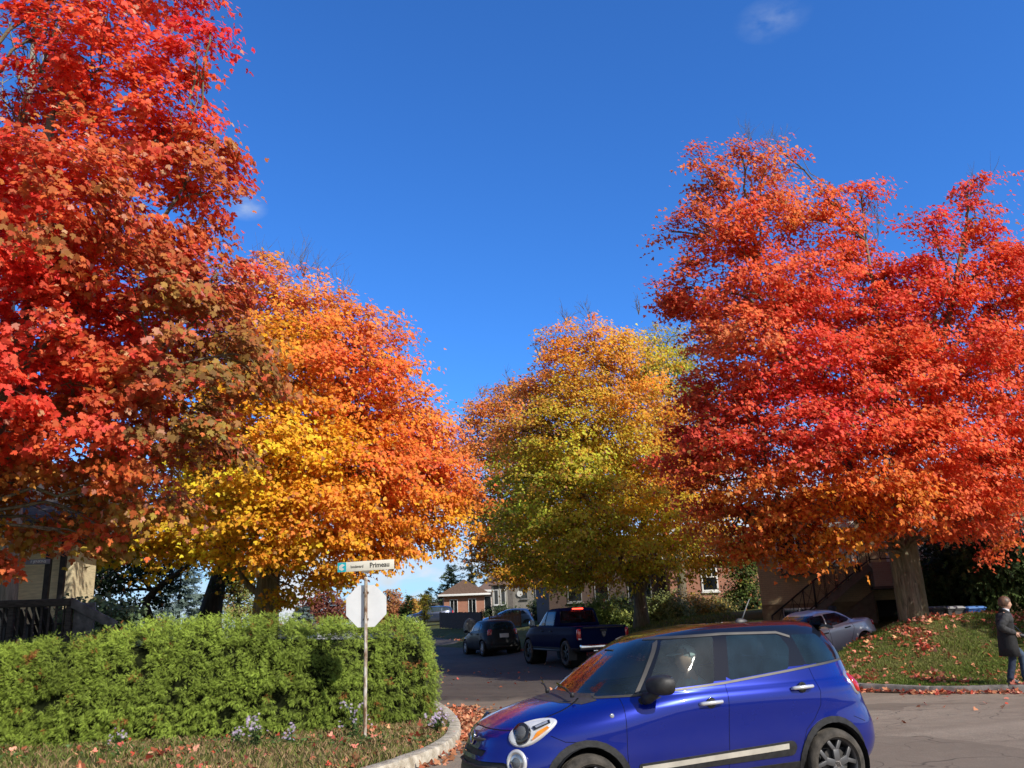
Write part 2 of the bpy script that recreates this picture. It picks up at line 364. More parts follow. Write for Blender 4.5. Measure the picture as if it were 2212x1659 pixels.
def sheet(name, poly, spacing, mats, label, dz=.0, far=45, far_sp=4.0):
    P = np.array(poly); pts = [tuple(p) for p in poly]; n = len(pts)
    for sp, cond in ((spacing, lambda X, Y: (Y < far) & (Y > 5) & (abs(X) < 30)), (far_sp, lambda X, Y: (Y >= far) | (Y <= 5) | (abs(X) >= 30))):
        X, Y = np.meshgrid(np.arange(P[:, 0].min(), P[:, 0].max(), sp), np.arange(P[:, 1].min(), P[:, 1].max(), sp))
        X = X.ravel(); Y = Y.ravel(); k = inside(poly, X, Y) & (dist_poly(poly, X, Y) > sp*.4) & cond(X, Y)
        pts += list(zip(X[k], Y[k]))
    r = delaunay_2d_cdt([Vector(p) for p in pts], [(i, (i+1) % n) for i in range(n)], [], 1, 1e-5)
    vx = np.array([[v.x, v.y] for v in r[0]]); z = T0(vx[:, 0], vx[:, 1])+.008+dz
    me = bpy.data.meshes.new(name); me.from_pydata([(a[0], a[1], q) for a, q in zip(vx, z)], [], [tuple(f) for f in r[2]]); me.update()
    bm = bmesh.new(); bm.from_mesh(me); bmesh.ops.recalc_face_normals(bm, faces=bm.faces)
    if sum(f.normal.z for f in bm.faces) < 0: bmesh.ops.reverse_faces(bm, faces=bm.faces)
    bm.to_mesh(me); bm.free(); shade(me, True)
    o = link_mesh(name, me, mats); return tag(o, label, None, None, 'structure')
def mat_asphalt(name, lo, hi, rot, street=False):
    m, t, b, o, ob, pos = mat_base(name)
    big = t.noise(pos, .35, 4); st = t.noise(t.mapping(t.mapping(pos, rot=(0, 0, -rot)), (.07, 1.1, 1)), 1.0, 4, .55, .3); fine = t.noise(pos, 60, 3); mid = t.noise(pos, 4, 5)
    f = t.math('ADD', t.math('MULTIPLY', big, .45), t.math('MULTIPLY', st, .55))
    c = t.ramp(f, [(.36, lo), (.50, tuple((x+y)/2 for x, y in zip(lo, hi))), (.64, hi)])
    c = t.mix(t.ramp(mid, [(.45, (0, 0, 0)), (.75, (.45, .45, .45))]), c, tuple(x*1.25 for x in hi)); c = t.mix(t.ramp(fine, [(.35, (.55, .55, .55)), (.6, (0, 0, 0))]), c, tuple(x*.5 for x in lo))
    wv = t.new('ShaderNodeVectorMath', operation='ADD'); nv = t.new('ShaderNodeTexNoise'); nv.inputs['Scale'].default_value = 1.2; t.link(pos, nv.inputs['Vector'])
    t.link(pos, wv.inputs[0]); t.link(nv.outputs['Color'], wv.inputs[1])
    vo = t.new('ShaderNodeTexVoronoi', feature='DISTANCE_TO_EDGE'); vo.inputs['Scale'].default_value = .33; t.link(wv.outputs[0], vo.inputs['Vector'])
    cr = t.math('MULTIPLY', t.ramp(vo.outputs['Distance'], [(0, (1, 1, 1)), (.006, (0, 0, 0))]), t.ramp(big, [(.45, (0, 0, 0)), (.55, (.8, .8, .8))]))
    st2 = t.noise(t.mapping(pos, (.8, 1.6, 1)), 1.0, 6, .6, .8); c = t.mix(t.ramp(st2, [(.60, (0, 0, 0)), (.72, (.55, .55, .55))]), c, tuple(x*.45 for x in lo))
    vp = t.new('ShaderNodeTexVoronoi'); vp.inputs['Scale'].default_value = .16; t.link(t.mapping(wv.outputs[0], (1, 1.7, 1)), vp.inputs['Vector']); sp = t.new('ShaderNodeSeparateColor'); t.link(vp.outputs['Color'], sp.inputs[0])
    c = t.mix(t.ramp(sp.outputs[0], [(.60, (0, 0, 0)), (.63, (.5, .5, .5)), (1.0, (.7, .7, .7))]), c, tuple(x*.72 for x in lo))
    v2 = t.new('ShaderNodeTexVoronoi', feature='DISTANCE_TO_EDGE'); v2.inputs['Scale'].default_value = 1.5; t.link(wv.outputs[0], v2.inputs['Vector']); c2 = t.math('MULTIPLY', t.ramp(v2.outputs['Distance'], [(0, (1, 1, 1)), (.02, (0, 0, 0))]), t.ramp(t.noise(pos, .5, 3), [(.52, (0, 0, 0)), (.60, (.75, .75, .75))])); c = t.mix(c2, c, (.03, .026, .023))
    if street:  # darker asphalt up the side street; the colour also deepens the tree shade
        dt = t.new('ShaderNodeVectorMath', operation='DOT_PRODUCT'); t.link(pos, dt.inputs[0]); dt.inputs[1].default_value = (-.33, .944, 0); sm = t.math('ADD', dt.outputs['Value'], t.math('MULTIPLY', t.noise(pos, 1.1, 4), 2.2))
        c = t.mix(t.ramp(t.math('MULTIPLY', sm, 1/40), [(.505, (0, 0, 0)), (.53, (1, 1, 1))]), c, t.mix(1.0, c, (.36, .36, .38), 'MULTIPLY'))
    t.link(t.mix(cr, c, (.025, .022, .02)), b.inputs['Base Color']); b.inputs['Roughness'].default_value = .88; b.inputs['Specular IOR Level'].default_value = .25
    t.link(t.bump(fine, .5, .008), b.inputs['Normal']); return m
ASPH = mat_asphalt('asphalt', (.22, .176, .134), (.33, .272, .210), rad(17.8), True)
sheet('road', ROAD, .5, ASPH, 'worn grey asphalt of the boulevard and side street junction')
sheet('driveway', DRIVE, .5, mat_asphalt('driveway_asphalt', (.05, .046, .042), (.085, .078, .07), rad(45)), 'dark asphalt driveway rising to the basement garage', dz=.006)

def kerb(name, line, label, side, width=.17, height=.145, mats=None):
    L = smooth_line(line, 40); al = np.r_[0, np.cumsum(np.linalg.norm(np.diff(L, axis=0), axis=1))]; jo = np.arange(.8, al[-1]-.5, 1.45); sq = np.unique(np.round(np.r_[np.arange(0, al[-1], .24), jo-.014, jo, jo+.014, al[-1]], 4)); L = np.c_[np.interp(sq, al, L[:, 0]), np.interp(sq, al, L[:, 1])]; joint = np.min(np.abs(sq[:, None]-jo[None]), axis=1) < .002
    tn = np.gradient(L, axis=0); tn /= np.linalg.norm(tn, axis=1)[:, None]; nr = np.stack([-tn[:, 1], tn[:, 0]], 1)*side
    prof = [(0, -.1), (.0, height*.75), (.025, height), (width-.02, height+.005), (width, height*.9), (width, -.1)]
    rings = []
    ZL = T0(L[:, 0], L[:, 1]); WN = vnoise(np.c_[L, ZL], 2.3, 4)*.012+vnoise(np.c_[L, ZL], 9.0, 5)*.006; HN = vnoise(np.c_[L, ZL], 1.1, 6)*.012+vnoise(np.c_[L, ZL], 7.0, 7)*.005
    for i, p in enumerate(L):
        z = ZL[i]-.016*joint[i]; w = WN[i]-.012*joint[i]
        rings.append([(p[0]+nr[i, 0]*(q+w*(q > .1)), p[1]+nr[i, 1]*(q+w*(q > .1)), z+h+(HN[i] if h > .05 else 0)) for q, h in prof])
    b = MB(); b.loft(rings); o = b.build(name, mats, smooth=True, angle=50); bm = bmesh.new(); bm.from_mesh(o.data); bmesh.ops.recalc_face_normals(bm, faces=bm.faces); bm.to_mesh(o.data); bm.free()
    return tag(o, label, None, None, 'structure')
CONC = mat('kerb_concrete', (.62, .57, .46), .92, var=.3, scale=7, bump=.9, bscale=45, c2=(.34, .29, .21))
kerb('kerb', KERB_L[1:], 'pale weathered concrete kerb curving around the hedge corner', 1, .22, .15, CONC)
kerb('kerb', KERB_R, 'low grey concrete kerb along the leaf strewn lawn', 1, .20, .14, mat('kerb_grey', (.24, .22, .20), .9, var=.3, scale=5, bump=.5, bscale=60))

# storm drain grate in the gutter
def drain_at(px, py):
    for Y in np.arange(16, 24, .02):
        p = at(px, py, Y)
        if p[2] < T0(p[:1], p[1:2])[0]: return p
    return p
p = drain_at(1962, 1496); dz = TR(p[0], p[1]); ang = math.atan2(18.22-18.9, 9.1-8.05)
d = thing('storm_drain', 'rusty iron storm drain grate set in the road by the kerb', 'drain', (p[0], p[1], dz), ang)
RUST = mat('rusty_iron', (.10, .055, .035), .8, .5, var=.4, scale=14, bump=.3)
fr = MB(); fr.box((0, .24, .006), (1.24, .06, .03)).box((0, -.24, .006), (1.24, .06, .03)).box((.6, 0, .006), (.05, .42, .03)).box((-.6, 0, .006), (.05, .42, .03)); fr.build('frame', RUST, d, bevel=.004)
gr = MB()
for i in range(15): gr.beam((-.52+.075*i-.04, -.21, .004), (-.52+.075*i+.04, .21, .004), .032, .03)
gr.build('grate', RUST, d, bevel=.003)
pit = MB(); pit.box((0, 0, -.006), (1.15, .44, .012)); pit.build('pit', mat('drain_black', (.008, .008, .008), .95), d)

# ------------------------------------------------------------------ leaf shapes and scattered leaves
def maple(n):
    if n == 11: a = [(-.04, 0), (-.34, .02), (-.50, .38), (-.24, .40), (-.20, .74), (0, 1.0), (.20, .74), (.24, .40), (.50, .38), (.34, .02), (.04, 0)]
    elif n == 17: a = [(-.03, 0), (-.30, -.04), (-.27, .10), (-.56, .30), (-.40, .36), (-.44, .56), (-.17, .46), (-.22, .74), (0, 1.02), (.22, .74), (.17, .46), (.44, .56), (.40, .36), (.56, .30), (.27, .10), (.30, -.04), (.03, 0)]
    else: a = [(0, 0), (-.42, .30), (-.20, .58), (0, 1.0), (.20, .58), (.42, .30)]
    a = np.array(a); z = -.35*np.abs(a[:, 0])**1.3 - .12*(a[:, 1]-.4)**2
    return np.c_[a, z]
def leaf_mesh(name, P, N, tipd, size, tint, shape):
    """P,N,tipd (n,3): position, blade normal, tip direction"""
    n = len(P); N = N/np.linalg.norm(N, axis=1)[:, None]; td = tipd - N*(tipd*N).sum(1)[:, None]; td /= np.maximum(np.linalg.norm(td, axis=1), 1e-6)[:, None]; X = np.cross(td, N)
    k = len(shape); V = P[:, None, :] + size[:, None, None]*(shape[None, :, 0:1]*X[:, None, :] + shape[None, :, 1:2]*td[:, None, :] + shape[None, :, 2:3]*N[:, None, :])
    return np_mesh(name, V.reshape(-1, 3), k, np.arange(n*k), tint)
LEAFM = mat_leaf('autumn_leaf')
DRYM = mat_leaf('fallen_leaf', .12, .75, .15)
FALL = np.array([(.74, .22, .12), (.82, .36, .20), (.62, .10, .06), (.80, .44, .22), (.50, .16, .08), (.84, .28, .20), (.74, .16, .13), (.84, .40, .28)])
PILE = np.array([(.66, .27, .13), (.76, .42, .23), (.52, .15, .08), (.70, .22, .11), (.46, .21, .11), (.80, .36, .22)])
def ground_leaves(name, XY, label, size=(.05, .125), pal=FALL, z_fn=TG, lift=.02, cat='leaves'):
    n = len(XY); z = z_fn(XY[:, 0], XY[:, 1]); P = np.c_[XY, z+lift+RNG.random(n)*.035]
    N = np.array([0, 0, 1.0]) + RNG.normal(0, .62, (n, 3)); td = RNG.normal(0, 1, (n, 3))
    tint = pal[RNG.integers(0, len(pal), n)]*RNG.uniform(.45, 1.15, (n, 1))
    me = leaf_mesh(name, P, N, td, RNG.uniform(*size, n), tint, maple(11)); o = link_mesh(name, me, DRYM)
    return tag(o, label, cat, None, 'stuff')
def clumpy(n, box, scale, power, ok):
    r = np.empty((0, 2))
    while len(r) < n:
        q = np.c_[RNG.uniform(box[0], box[1], n*3), RNG.uniform(box[2], box[3], n*3)]
        v = vnoise(np.c_[q, np.zeros(len(q))], scale, 3.1)*.6 + vnoise(np.c_[q, np.zeros(len(q))], scale*2.7, 5.2)*.4
        q = q[(RNG.random(len(q)) < np.clip(v*.5+.5, 0, 1)**power) & ok(q)]; r = np.r_[r, q]
    return r[:n]
offroad = lambda q: ~inside(ROAD, q[:, 0], q[:, 1]) & ~inside(DRIVE, q[:, 0], q[:, 1])
ground_leaves('fallen_leaves', clumpy(6400, (6.5, 17, 17.8, 26.5), 1.15, 4.5, offroad), 'red and orange leaves lying in clumps over the sloping lawn')
ground_leaves('fallen_leaves', clumpy(900, (-9, -1.1, 10.5, 16), 1.2, 3.0, offroad), 'loose orange leaves scattered over the grass strip by the hedge', (.06, .12))
rd = lambda x, y: T0(x, y)+.005
def gutter(line, n, spread, off):
    L = smooth_line(line, 12); k = RNG.integers(0, len(L)-1, n); s = RNG.random((n, 1)); p = L[k]*(1-s)+L[k+1]*s
    tn = L[k+1]-L[k]; tn /= np.linalg.norm(tn, axis=1)[:, None]; nr = np.c_[tn[:, 1], -tn[:, 0]]
    return p + nr*(off+np.abs(RNG.normal(0, spread, (n, 1))))
ground_leaves('fallen_leaves', np.r_[gutter(KERB_L[7:11], 1700, .42, .03), gutter(KERB_L[4:8], 90, .12, .03)], 'heap of dry red brown leaves swept against the curved pale kerb', (.05, .11), PILE, z_fn=rd)
ground_leaves('fallen_leaves', np.r_[gutter(KERB_R[1:6], 260, .10, .02), gutter([(6.8, 20.5), (7.6, 19.4)], 90, .25, .03), gutter([(8.0, 18.95), (8.7, 18.45)], 90, .2, .05)], 'leaves caught around the storm drain and grey kerb', (.06, .11), z_fn=rd)
ground_leaves('fallen_leaves', np.r_[clumpy(150, (-5, 9, 14, 34), .5, 1.0, lambda q: inside(ROAD, q[:, 0], q[:, 1])), gutter(SIDE_R[::-1], 2600, .55, -.5)], 'leaves strewn across the asphalt and the shaded street edge', (.06, .11), z_fn=rd)

# ------------------------------------------------------------------ grass blades
GRASSM = mat_leaf('grass_blade', .25, .6, .2)
def grass(name, n, box, ok, label, hmin, hmax, pal, bare):
    q = clumpy(n, box, .9, bare, ok); z = TG(q[:, 0], q[:, 1]); h = RNG.uniform(hmin, hmax, n)*(1+.4*vnoise(np.c_[q, z], 1.7, 2)); a = RNG.uniform(0, 2*np.pi, n)
    wv = np.c_[np.cos(a), np.sin(a), 0*a]*(.006+.003*RNG.random((n, 1))); ln = RNG.normal(0, .4, (n, 2))*h[:, None]; B = np.c_[q, z-.005]
    V = np.stack([B-wv, B+wv, B+np.c_[ln*.35, h*.6]+wv*.6, B+np.c_[ln, h]], 1).reshape(-1, 3)
    v = vnoise(np.c_[q, z], .8, 9)[:, None]*.5+.5; ci = np.clip((v[:, 0]+RNG.normal(0, .22, n))*len(pal), 0, len(pal)-1).astype(int)
    me = np_mesh(name, V, 4, np.arange(n*4), pal[ci]*RNG.uniform(.6, 1.25, (n, 1))); return tag(link_mesh(name, me, GRASSM), label, 'grass', None, 'stuff')
GP = np.array([(.10, .16, .025), (.16, .22, .035), (.23, .27, .06), (.13, .18, .03), (.30, .30, .10)])
DP = np.array([(.16, .20, .045), (.34, .26, .12), (.45, .32, .17), (.22, .23, .06), (.42, .27, .15), (.18, .22, .05)])
grass('grass', 90000, (6.5, 16, 17.6, 27), lambda q: offroad(q) & (dist_poly(ROAD, q[:, 0], q[:, 1]) > .2), 'short green lawn sloping up to the red maple', .03, .075, GP, 1.0)
grass('grass', 56000, (-9, -1.1, 10.6, 20), lambda q: offroad(q) & (dist_poly(ROAD, q[:, 0], q[:, 1]) > .22), 'thin dry grass strip between the hedge and the kerb', .03, .10, DP, 1.6)
grass('grass', 9000, (2, 9, 26, 42), offroad, 'grassy bank beside the side street', .06, .14, GP, .6)
# ------------------------------------------------------------------ trees
BARK = mat_bark('maple_bark', (.25, .20, .145), (.20, .20, .12)); BARKD = mat_bark('dark_bark', (.075, .06, .048), (.05, .055, .035)); BARKP = mat_bark('pale_bark', (.45, .40, .33), (.35, .32, .26))
def lobes_px(L, Y, squash=1.0):
    """(px, py, r_px, depth offset in metres) -> centres and radii in metres"""
    out = []
    for l in L:
        yy = Y+(l[3] if len(l) > 3 else 0); c = at(l[0], l[1], yy); r = l[2]*yy/FPX*1.03
        out.append((c, np.array([r, r*(1.15 if r < 2.5 else 1.05), r*squash])))
    return out
def colour_field(anchors, Y, P, sig, jit):
    """blend of colours anchored in the x-z plane of the crown, broken up by clumpy noise"""
    A = np.array([at(a[0], a[1], Y) for a in anchors])[:, [0, 2]]; C = np.array([a[2] for a in anchors])
    Q = P[:, [0, 2]] + jit*np.stack([vnoise(P, .7, 1), vnoise(P, .7, 2)], 1)*1.6 + RNG.normal(0, jit*.35, (len(P), 2))
    w = np.exp(-((Q[:, None]-A[None])**2).sum(-1)/(2*sig*sig))+1e-9
    w = w**1.6; w /= w.sum(1)[:, None]; return w @ C
def scatter_clusters(lobes, n, deep=.28):
    R2 = np.array([r[0]*r[2] for _, r in lobes]); k = np.maximum(3, (n*R2/R2.sum()).astype(int)); P = []; O = []; I = []
    for i, (c, r) in enumerate(lobes):
        d = RNG.normal(0, 1, (k[i]*2, 3)); d /= np.linalg.norm(d, axis=1)[:, None]
        f = np.where(RNG.random(len(d)) < 1-deep, RNG.uniform(.74, 1.02, len(d)), RNG.uniform(.25, .74, len(d)))
        f *= 1+.24*vnoise(d*1.9+c*.37, 1.0, 4+i)+.10*vnoise(d*5+c, 1.0, 8)
        p = c+d*f[:, None]*r; keep = np.ones(len(p), bool)
        for j, (c2, r2) in enumerate(lobes):
            if j != i: keep &= (np.linalg.norm((p-c2)/r2, axis=1) > .62) | (RNG.random(len(p)) < .25)
        p = p[keep][:k[i]]; dd = d[keep][:k[i]]; P.append(p); O.append(dd); I.append(np.full(len(p), i))
    return np.concatenate(P), np.concatenate(O), np.concatenate(I)
def leaves_from(P, O, per, R, size, flat=.42):
    """leaf positions, normals, tips around every cluster"""
    n = len(P); k = RNG.poisson(per, n); ci = np.repeat(np.arange(n), k); m = len(ci); o = O[ci].copy()
    h = o.copy(); h[:, 2] *= .25; h /= np.maximum(np.linalg.norm(h, axis=1), 1e-3)[:, None]
    rr = R*RNG.uniform(.6, 1.35, n)[ci]; off = RNG.normal(0, .5, (m, 3)); off[:, 2] *= flat; l = (off*h).sum(1)
    p = P[ci] + (off + h*(.35*l)[:, None])*rr[:, None]; p[:, 2] -= .30*rr*(off[:, :2]**2).sum(1)
    N = .26*np.array([0, 0, 1.0]) + .50*o + np.array([.46, -.46, .34]) + RNG.normal(0, .42, (m, 3)); td = .45*h + np.array([0, 0, -.6]) + RNG.normal(0, .45, (m, 3))
    return p, N, td, RNG.uniform(*size, m), ci
def curve_pts(a, b, n, sag=.12, jit=.05):
    a = np.array(a, float); b = np.array(b, float); L = np.linalg.norm(b-a); t = np.linspace(0, 1, n)[:, None]; p = a+(b-a)*t
    p[:, 2] += (np.sin(t[:, 0]*np.pi)*sag*L); p[1:-1] += RNG.normal(0, jit*L/n, (n-2, 3)); return p
def limb_mesh(b, stems, lobes, P, I, rl=.10, rs=.022, per=10, attach=(.45, 1.0), n1=6, n2=5):
    for i, (c, r) in enumerate(lobes):
        best = None
        for pts, r0, r1 in stems:
            pts = np.asarray(pts); lo = int((len(pts)-1)*attach[0])
            for q in range(lo, len(pts)):
                dd = np.linalg.norm(pts[q]-c) + max(0, pts[q][2]-c[2]+.4*np.hypot(*(pts[q]-c)[:2]))*1.5
                if best is None or dd < best[0]: best = (dd, pts[q], r0+(r1-r0)*q/(len(pts)-1))
        a = best[1]; L = curve_pts(a, c, 8, .08, .16); rr = min(best[2]*.75, rl*(.6+.16*r[0])); b.tube(L, np.linspace(rr, rs*1.3, 8), n1)
        k = np.where(I == i)[0]
        for j in RNG.permutation(k)[:max(3, int(per*r[0]))]:
            s = L[RNG.integers(3, 8)]; b.tube(curve_pts(s, P[j], 5, .05, .12), np.linspace(rs, rs*.3, 5), n2, cap=False)
def trunk_pts(px, Y, n=9):
    """smooth trunk line through (px, py[, depth offset, z override]) points"""
    P = np.array([at(p[0], p[1], Y+(p[2] if len(p) > 2 else 0)) for p in px]); t = np.linspace(0, 1, len(P)); return pchip(np.linspace(0, 1, n), t, P)
def flare(pts, r0, r1): 
    n = len(pts); t = np.linspace(0, 1, n); return r0+(r1-r0)*t + r0*.26*np.exp(-t*n*.9)
def twigs(b, spots, Y, h, r=.012, fan=.5):
    for px, py in spots:
        q = at(px, py, Y)
        for _ in range(5):
            d = np.array([RNG.normal(0, fan), RNG.normal(0, fan), 1.0]); e = q+d*h*RNG.uniform(.5, 1.0); L = curve_pts(q, e, 5, .0, .2); b.tube(L, np.linspace(r, r*.35, 5), 4, cap=False)
            for _ in range(3):
                s = L[RNG.integers(1, 4)]; b.tube(curve_pts(s, s+(d+RNG.normal(0, .6, 3))*h*.3, 3, 0, .1), [r*.6, r*.4, r*.2], 3, cap=False)
def make_tree(name, label, Y, stems, lobes, anchors, ncl, per, R, size, shape=11, sig=1.6, jit=.9, bark=None, group=None, cat='tree', rl=.10, rs=.022, bper=10, squash=.95, leafm=None, vivid=.26, bare=None, attach=(.45, 1.0), deep=.28, base=None, alt=((.40, .19, .07), .05)):
    LB = lobes_px(lobes, Y, squash); P, O, I = scatter_clusters(LB, ncl, deep); p, N, td, sz, ci = leaves_from(P, O, per, R, size)
    S = []
    for st in stems: S.append((trunk_pts(st[0], Y, 10), st[1], st[2]))
    g = S[0][0][0]; g = np.array([g[0], g[1], T(g[0], g[1])-.05]) if base is None else np.array(base)
    root = thing(name, label, cat, tuple(g), 0, group); b = MB()
    for k, (pts, r0, r1) in enumerate(S):
        if k == 0 or np.hypot(*(pts[0]-g)[:2]) < .8: pts = np.r_[[pts[0]*[1, 1, 0]+[0, 0, g[2]-.1]], pts[pts[:, 2] > g[2]+.12]]; b.tube(pts, flare(pts, r0, r1), 14)
        else: b.tube(pts, np.linspace(r0, r1, len(pts)), 10)
    b.v = [tuple(np.array(q)-g) for q in b.v]; bk = bark or BARK; b.build('trunk', bk, root, smooth=True)
    b = MB(); limb_mesh(b, S, LB, P, I, rl, rs, bper, attach)
    if bare: twigs(b, *bare)
    b.v = [tuple(np.array(q)-g) for q in b.v]; b.build('limbs', bk, root, smooth=True)
    cc = colour_field(anchors, Y, P, sig, jit); sw = RNG.random(len(P)) < .22; near = cc[(np.arange(len(P))+RNG.integers(1, 40, len(P))) % len(P)]; cc[sw] = .35*cc[sw]+.65*near[sw]; cc = cc*RNG.uniform(.80, 1.15, (len(P), 1)); tint = cc[ci]
    far = RNG.random(len(p)) < vivid; other = cc[RNG.permutation(len(P))][ci]; tint = np.where(far[:, None], .5*tint+.5*other, tint)
    if alt is not None: k = RNG.random(len(p)) < alt[1]; tint[k] = np.array(alt[0])
    tint = tint*RNG.uniform(.80, 1.2, (len(p), 1)); tint[:, 1] *= RNG.uniform(.75, 1.3, len(p)); tint = np.clip(tint, 0, .95)
    link_mesh('crown', leaf_mesh('crown', p-g, N, td, sz, tint, maple(shape)), leafm or LEAFM, root)
    return root
RED = (.90, .075, .040); CRIM = (.86, .050, .052); SCAR = (.92, .115, .038); ORG = (.93, .26, .038); SALM = (.92, .31, .11); YEL = (.93, .58, .035); GOLD = (.92, .46, .026); LIME = (.42, .42, .035); GRN = (.17, .24, .025); OLI = (.31, .23, .055); BRN = (.60, .19, .055); RUSTC = (.76, .17, .05); DOR = (.88, .23, .035)

# red maple close by on the left, its trunk just outside the picture
make_tree('maple_tree', 'tall near red maple with olive brown patches filling the left edge', 13.2,
 [([(-190, 1500), (-150, 1200), (-60, 1010), (20, 830), (60, 700), (90, 500), (110, 250)], .30, .07), ([(-60, 1010), (-20, 760), (-40, 500), (-60, 200)], .17, .05), ([(-60, 1040), (120, 900), (240, 840), (330, 800)], .10, .03), ([(20, 830), (180, 640), (330, 500), (400, 400)], .085, .02)],
 [(215, 150, 215, 0), (130, 40, 110, .4), (330, 300, 165, 0), (420, 110, 82, -.2), (455, 60, 55, -.1), (440, 420, 108, .2), (200, 430, 210, -.5), (20, 430, 110, .4), (470, 300, 66, .1), (425, 690, 160, .2), (530, 770, 92, .3), (470, 590, 95, .1), (300, 650, 180, -.3), (120, 690, 140, -.8), (150, 820, 100, -.8), (50, 590, 110, -.9), (120, 560, 90, -.9), (330, 880, 150, -.1), (440, 960, 95, .2), (200, 960, 150, .3), (60, 1030, 140, .8), (300, 1050, 80, .5), (230, 1110, 75, 1.0), (100, 1130, 62, 1.2), (-8, 1215, 46, 1.0), (190, 1180, 44, .8), (250, -150, 260, .3), (-150, -160, 220, .5), (-260, 250, 300, 0), (-260, 650, 280, .2), (-180, 1000, 200, .5), (150, 330, 160, 2.2), (250, 700, 220, 2.2), (60, 850, 180, 2.3), (130, 440, 170, -2.0), (-60, 800, 150, -1.6), (-150, 500, 250, -2.2)],
 [(60, 150, RED), (200, 60, SCAR), (430, 60, CRIM), (330, 200, SCAR), (440, 300, RUSTC), (470, 420, BRN), (250, 330, RED), (60, 430, CRIM), (150, 560, RED), (330, 520, RUSTC), (480, 600, CRIM), (430, 560, BRN), (350, 680, OLI), (520, 760, OLI), (400, 820, OLI), (560, 700, BRN), (100, 740, CRIM), (180, 830, CRIM), (60, 640, RED), (20, 520, CRIM), (200, 640, RED), (30, 850, RED), (260, 780, RUSTC), (300, 930, RED), (230, 870, CRIM), (430, 980, (.14, .13, .05)), (140, 960, DOR), (60, 1000, (.50, .30, .04)), (200, 1040, (.62, .22, .07)), (60, 1120, (.34, .26, .03)), (120, 1080, (.28, .24, .035)), (250, 1110, SALM), (150, 1180, (.34, .28, .03)), (10, 1230, SALM), (300, 1050, OLI)],  # lowest anchors yellow olive, darkened in colour as if underlit
 960, 100, .38, (.08, .135), 17, sig=.72, jit=.55, rl=.05, rs=.014, bper=8, alt=((.72, .35, .22), .05), attach=(.3, 1), bare=(((40, 280), (75, 180), (20, 380), (60, 90), (110, 200)), 13.8, 1.4, .018, .4))
# pale bare tree behind it
b = MB(); g = at(30, 1290, 19); g[2] = T(g[0], g[1]); root = thing('bare_tree', 'pale grey leafless tree behind the red maple at the upper left', 'tree', tuple(g))
st = np.r_[[g-[0, 0, .1]], trunk_pts([(30, 1100), (18, 700), (22, 500), (55, 300), (75, 60), (80, -80)], 19, 12)]; b.tube(st, np.linspace(.20, .035, len(st)), 8); lim = MB()
for px, py, ex, ey in [(22, 500, -20, 260), (40, 400, 110, 190), (60, 270, 20, 60), (65, 200, 130, 60), (30, 480, 75, 330), (70, 100, 120, -60), (48, 330, 5, 180)]:
    L = curve_pts(at(px, py, 19), at(ex, ey, 19+RNG.normal(0, .6)), 7, .0, .2); lim.tube(L, np.linspace(.055, .012, 7), 6)
    for _ in range(9):
        s = L[RNG.integers(2, 7)]; e = s+np.array([RNG.normal(0, .45), RNG.normal(0, .4), RNG.uniform(.3, 1.1)]); lim.tube(curve_pts(s, e, 4, 0, .2), [.014, .011, .008, .004], 4, cap=False)
for q, n_ in ((b, 'trunk'), (lim, 'limbs')): q.v = [tuple(np.array(v)-g) for v in q.v]; q.build(n_, BARKP, root, smooth=True)

SCAR = (.93, .20, .05); ORG = (.94, .32, .045); LIME = (.74, .70, .06); GRN = (.42, .52, .065)
YEL = (.95, .66, .045)
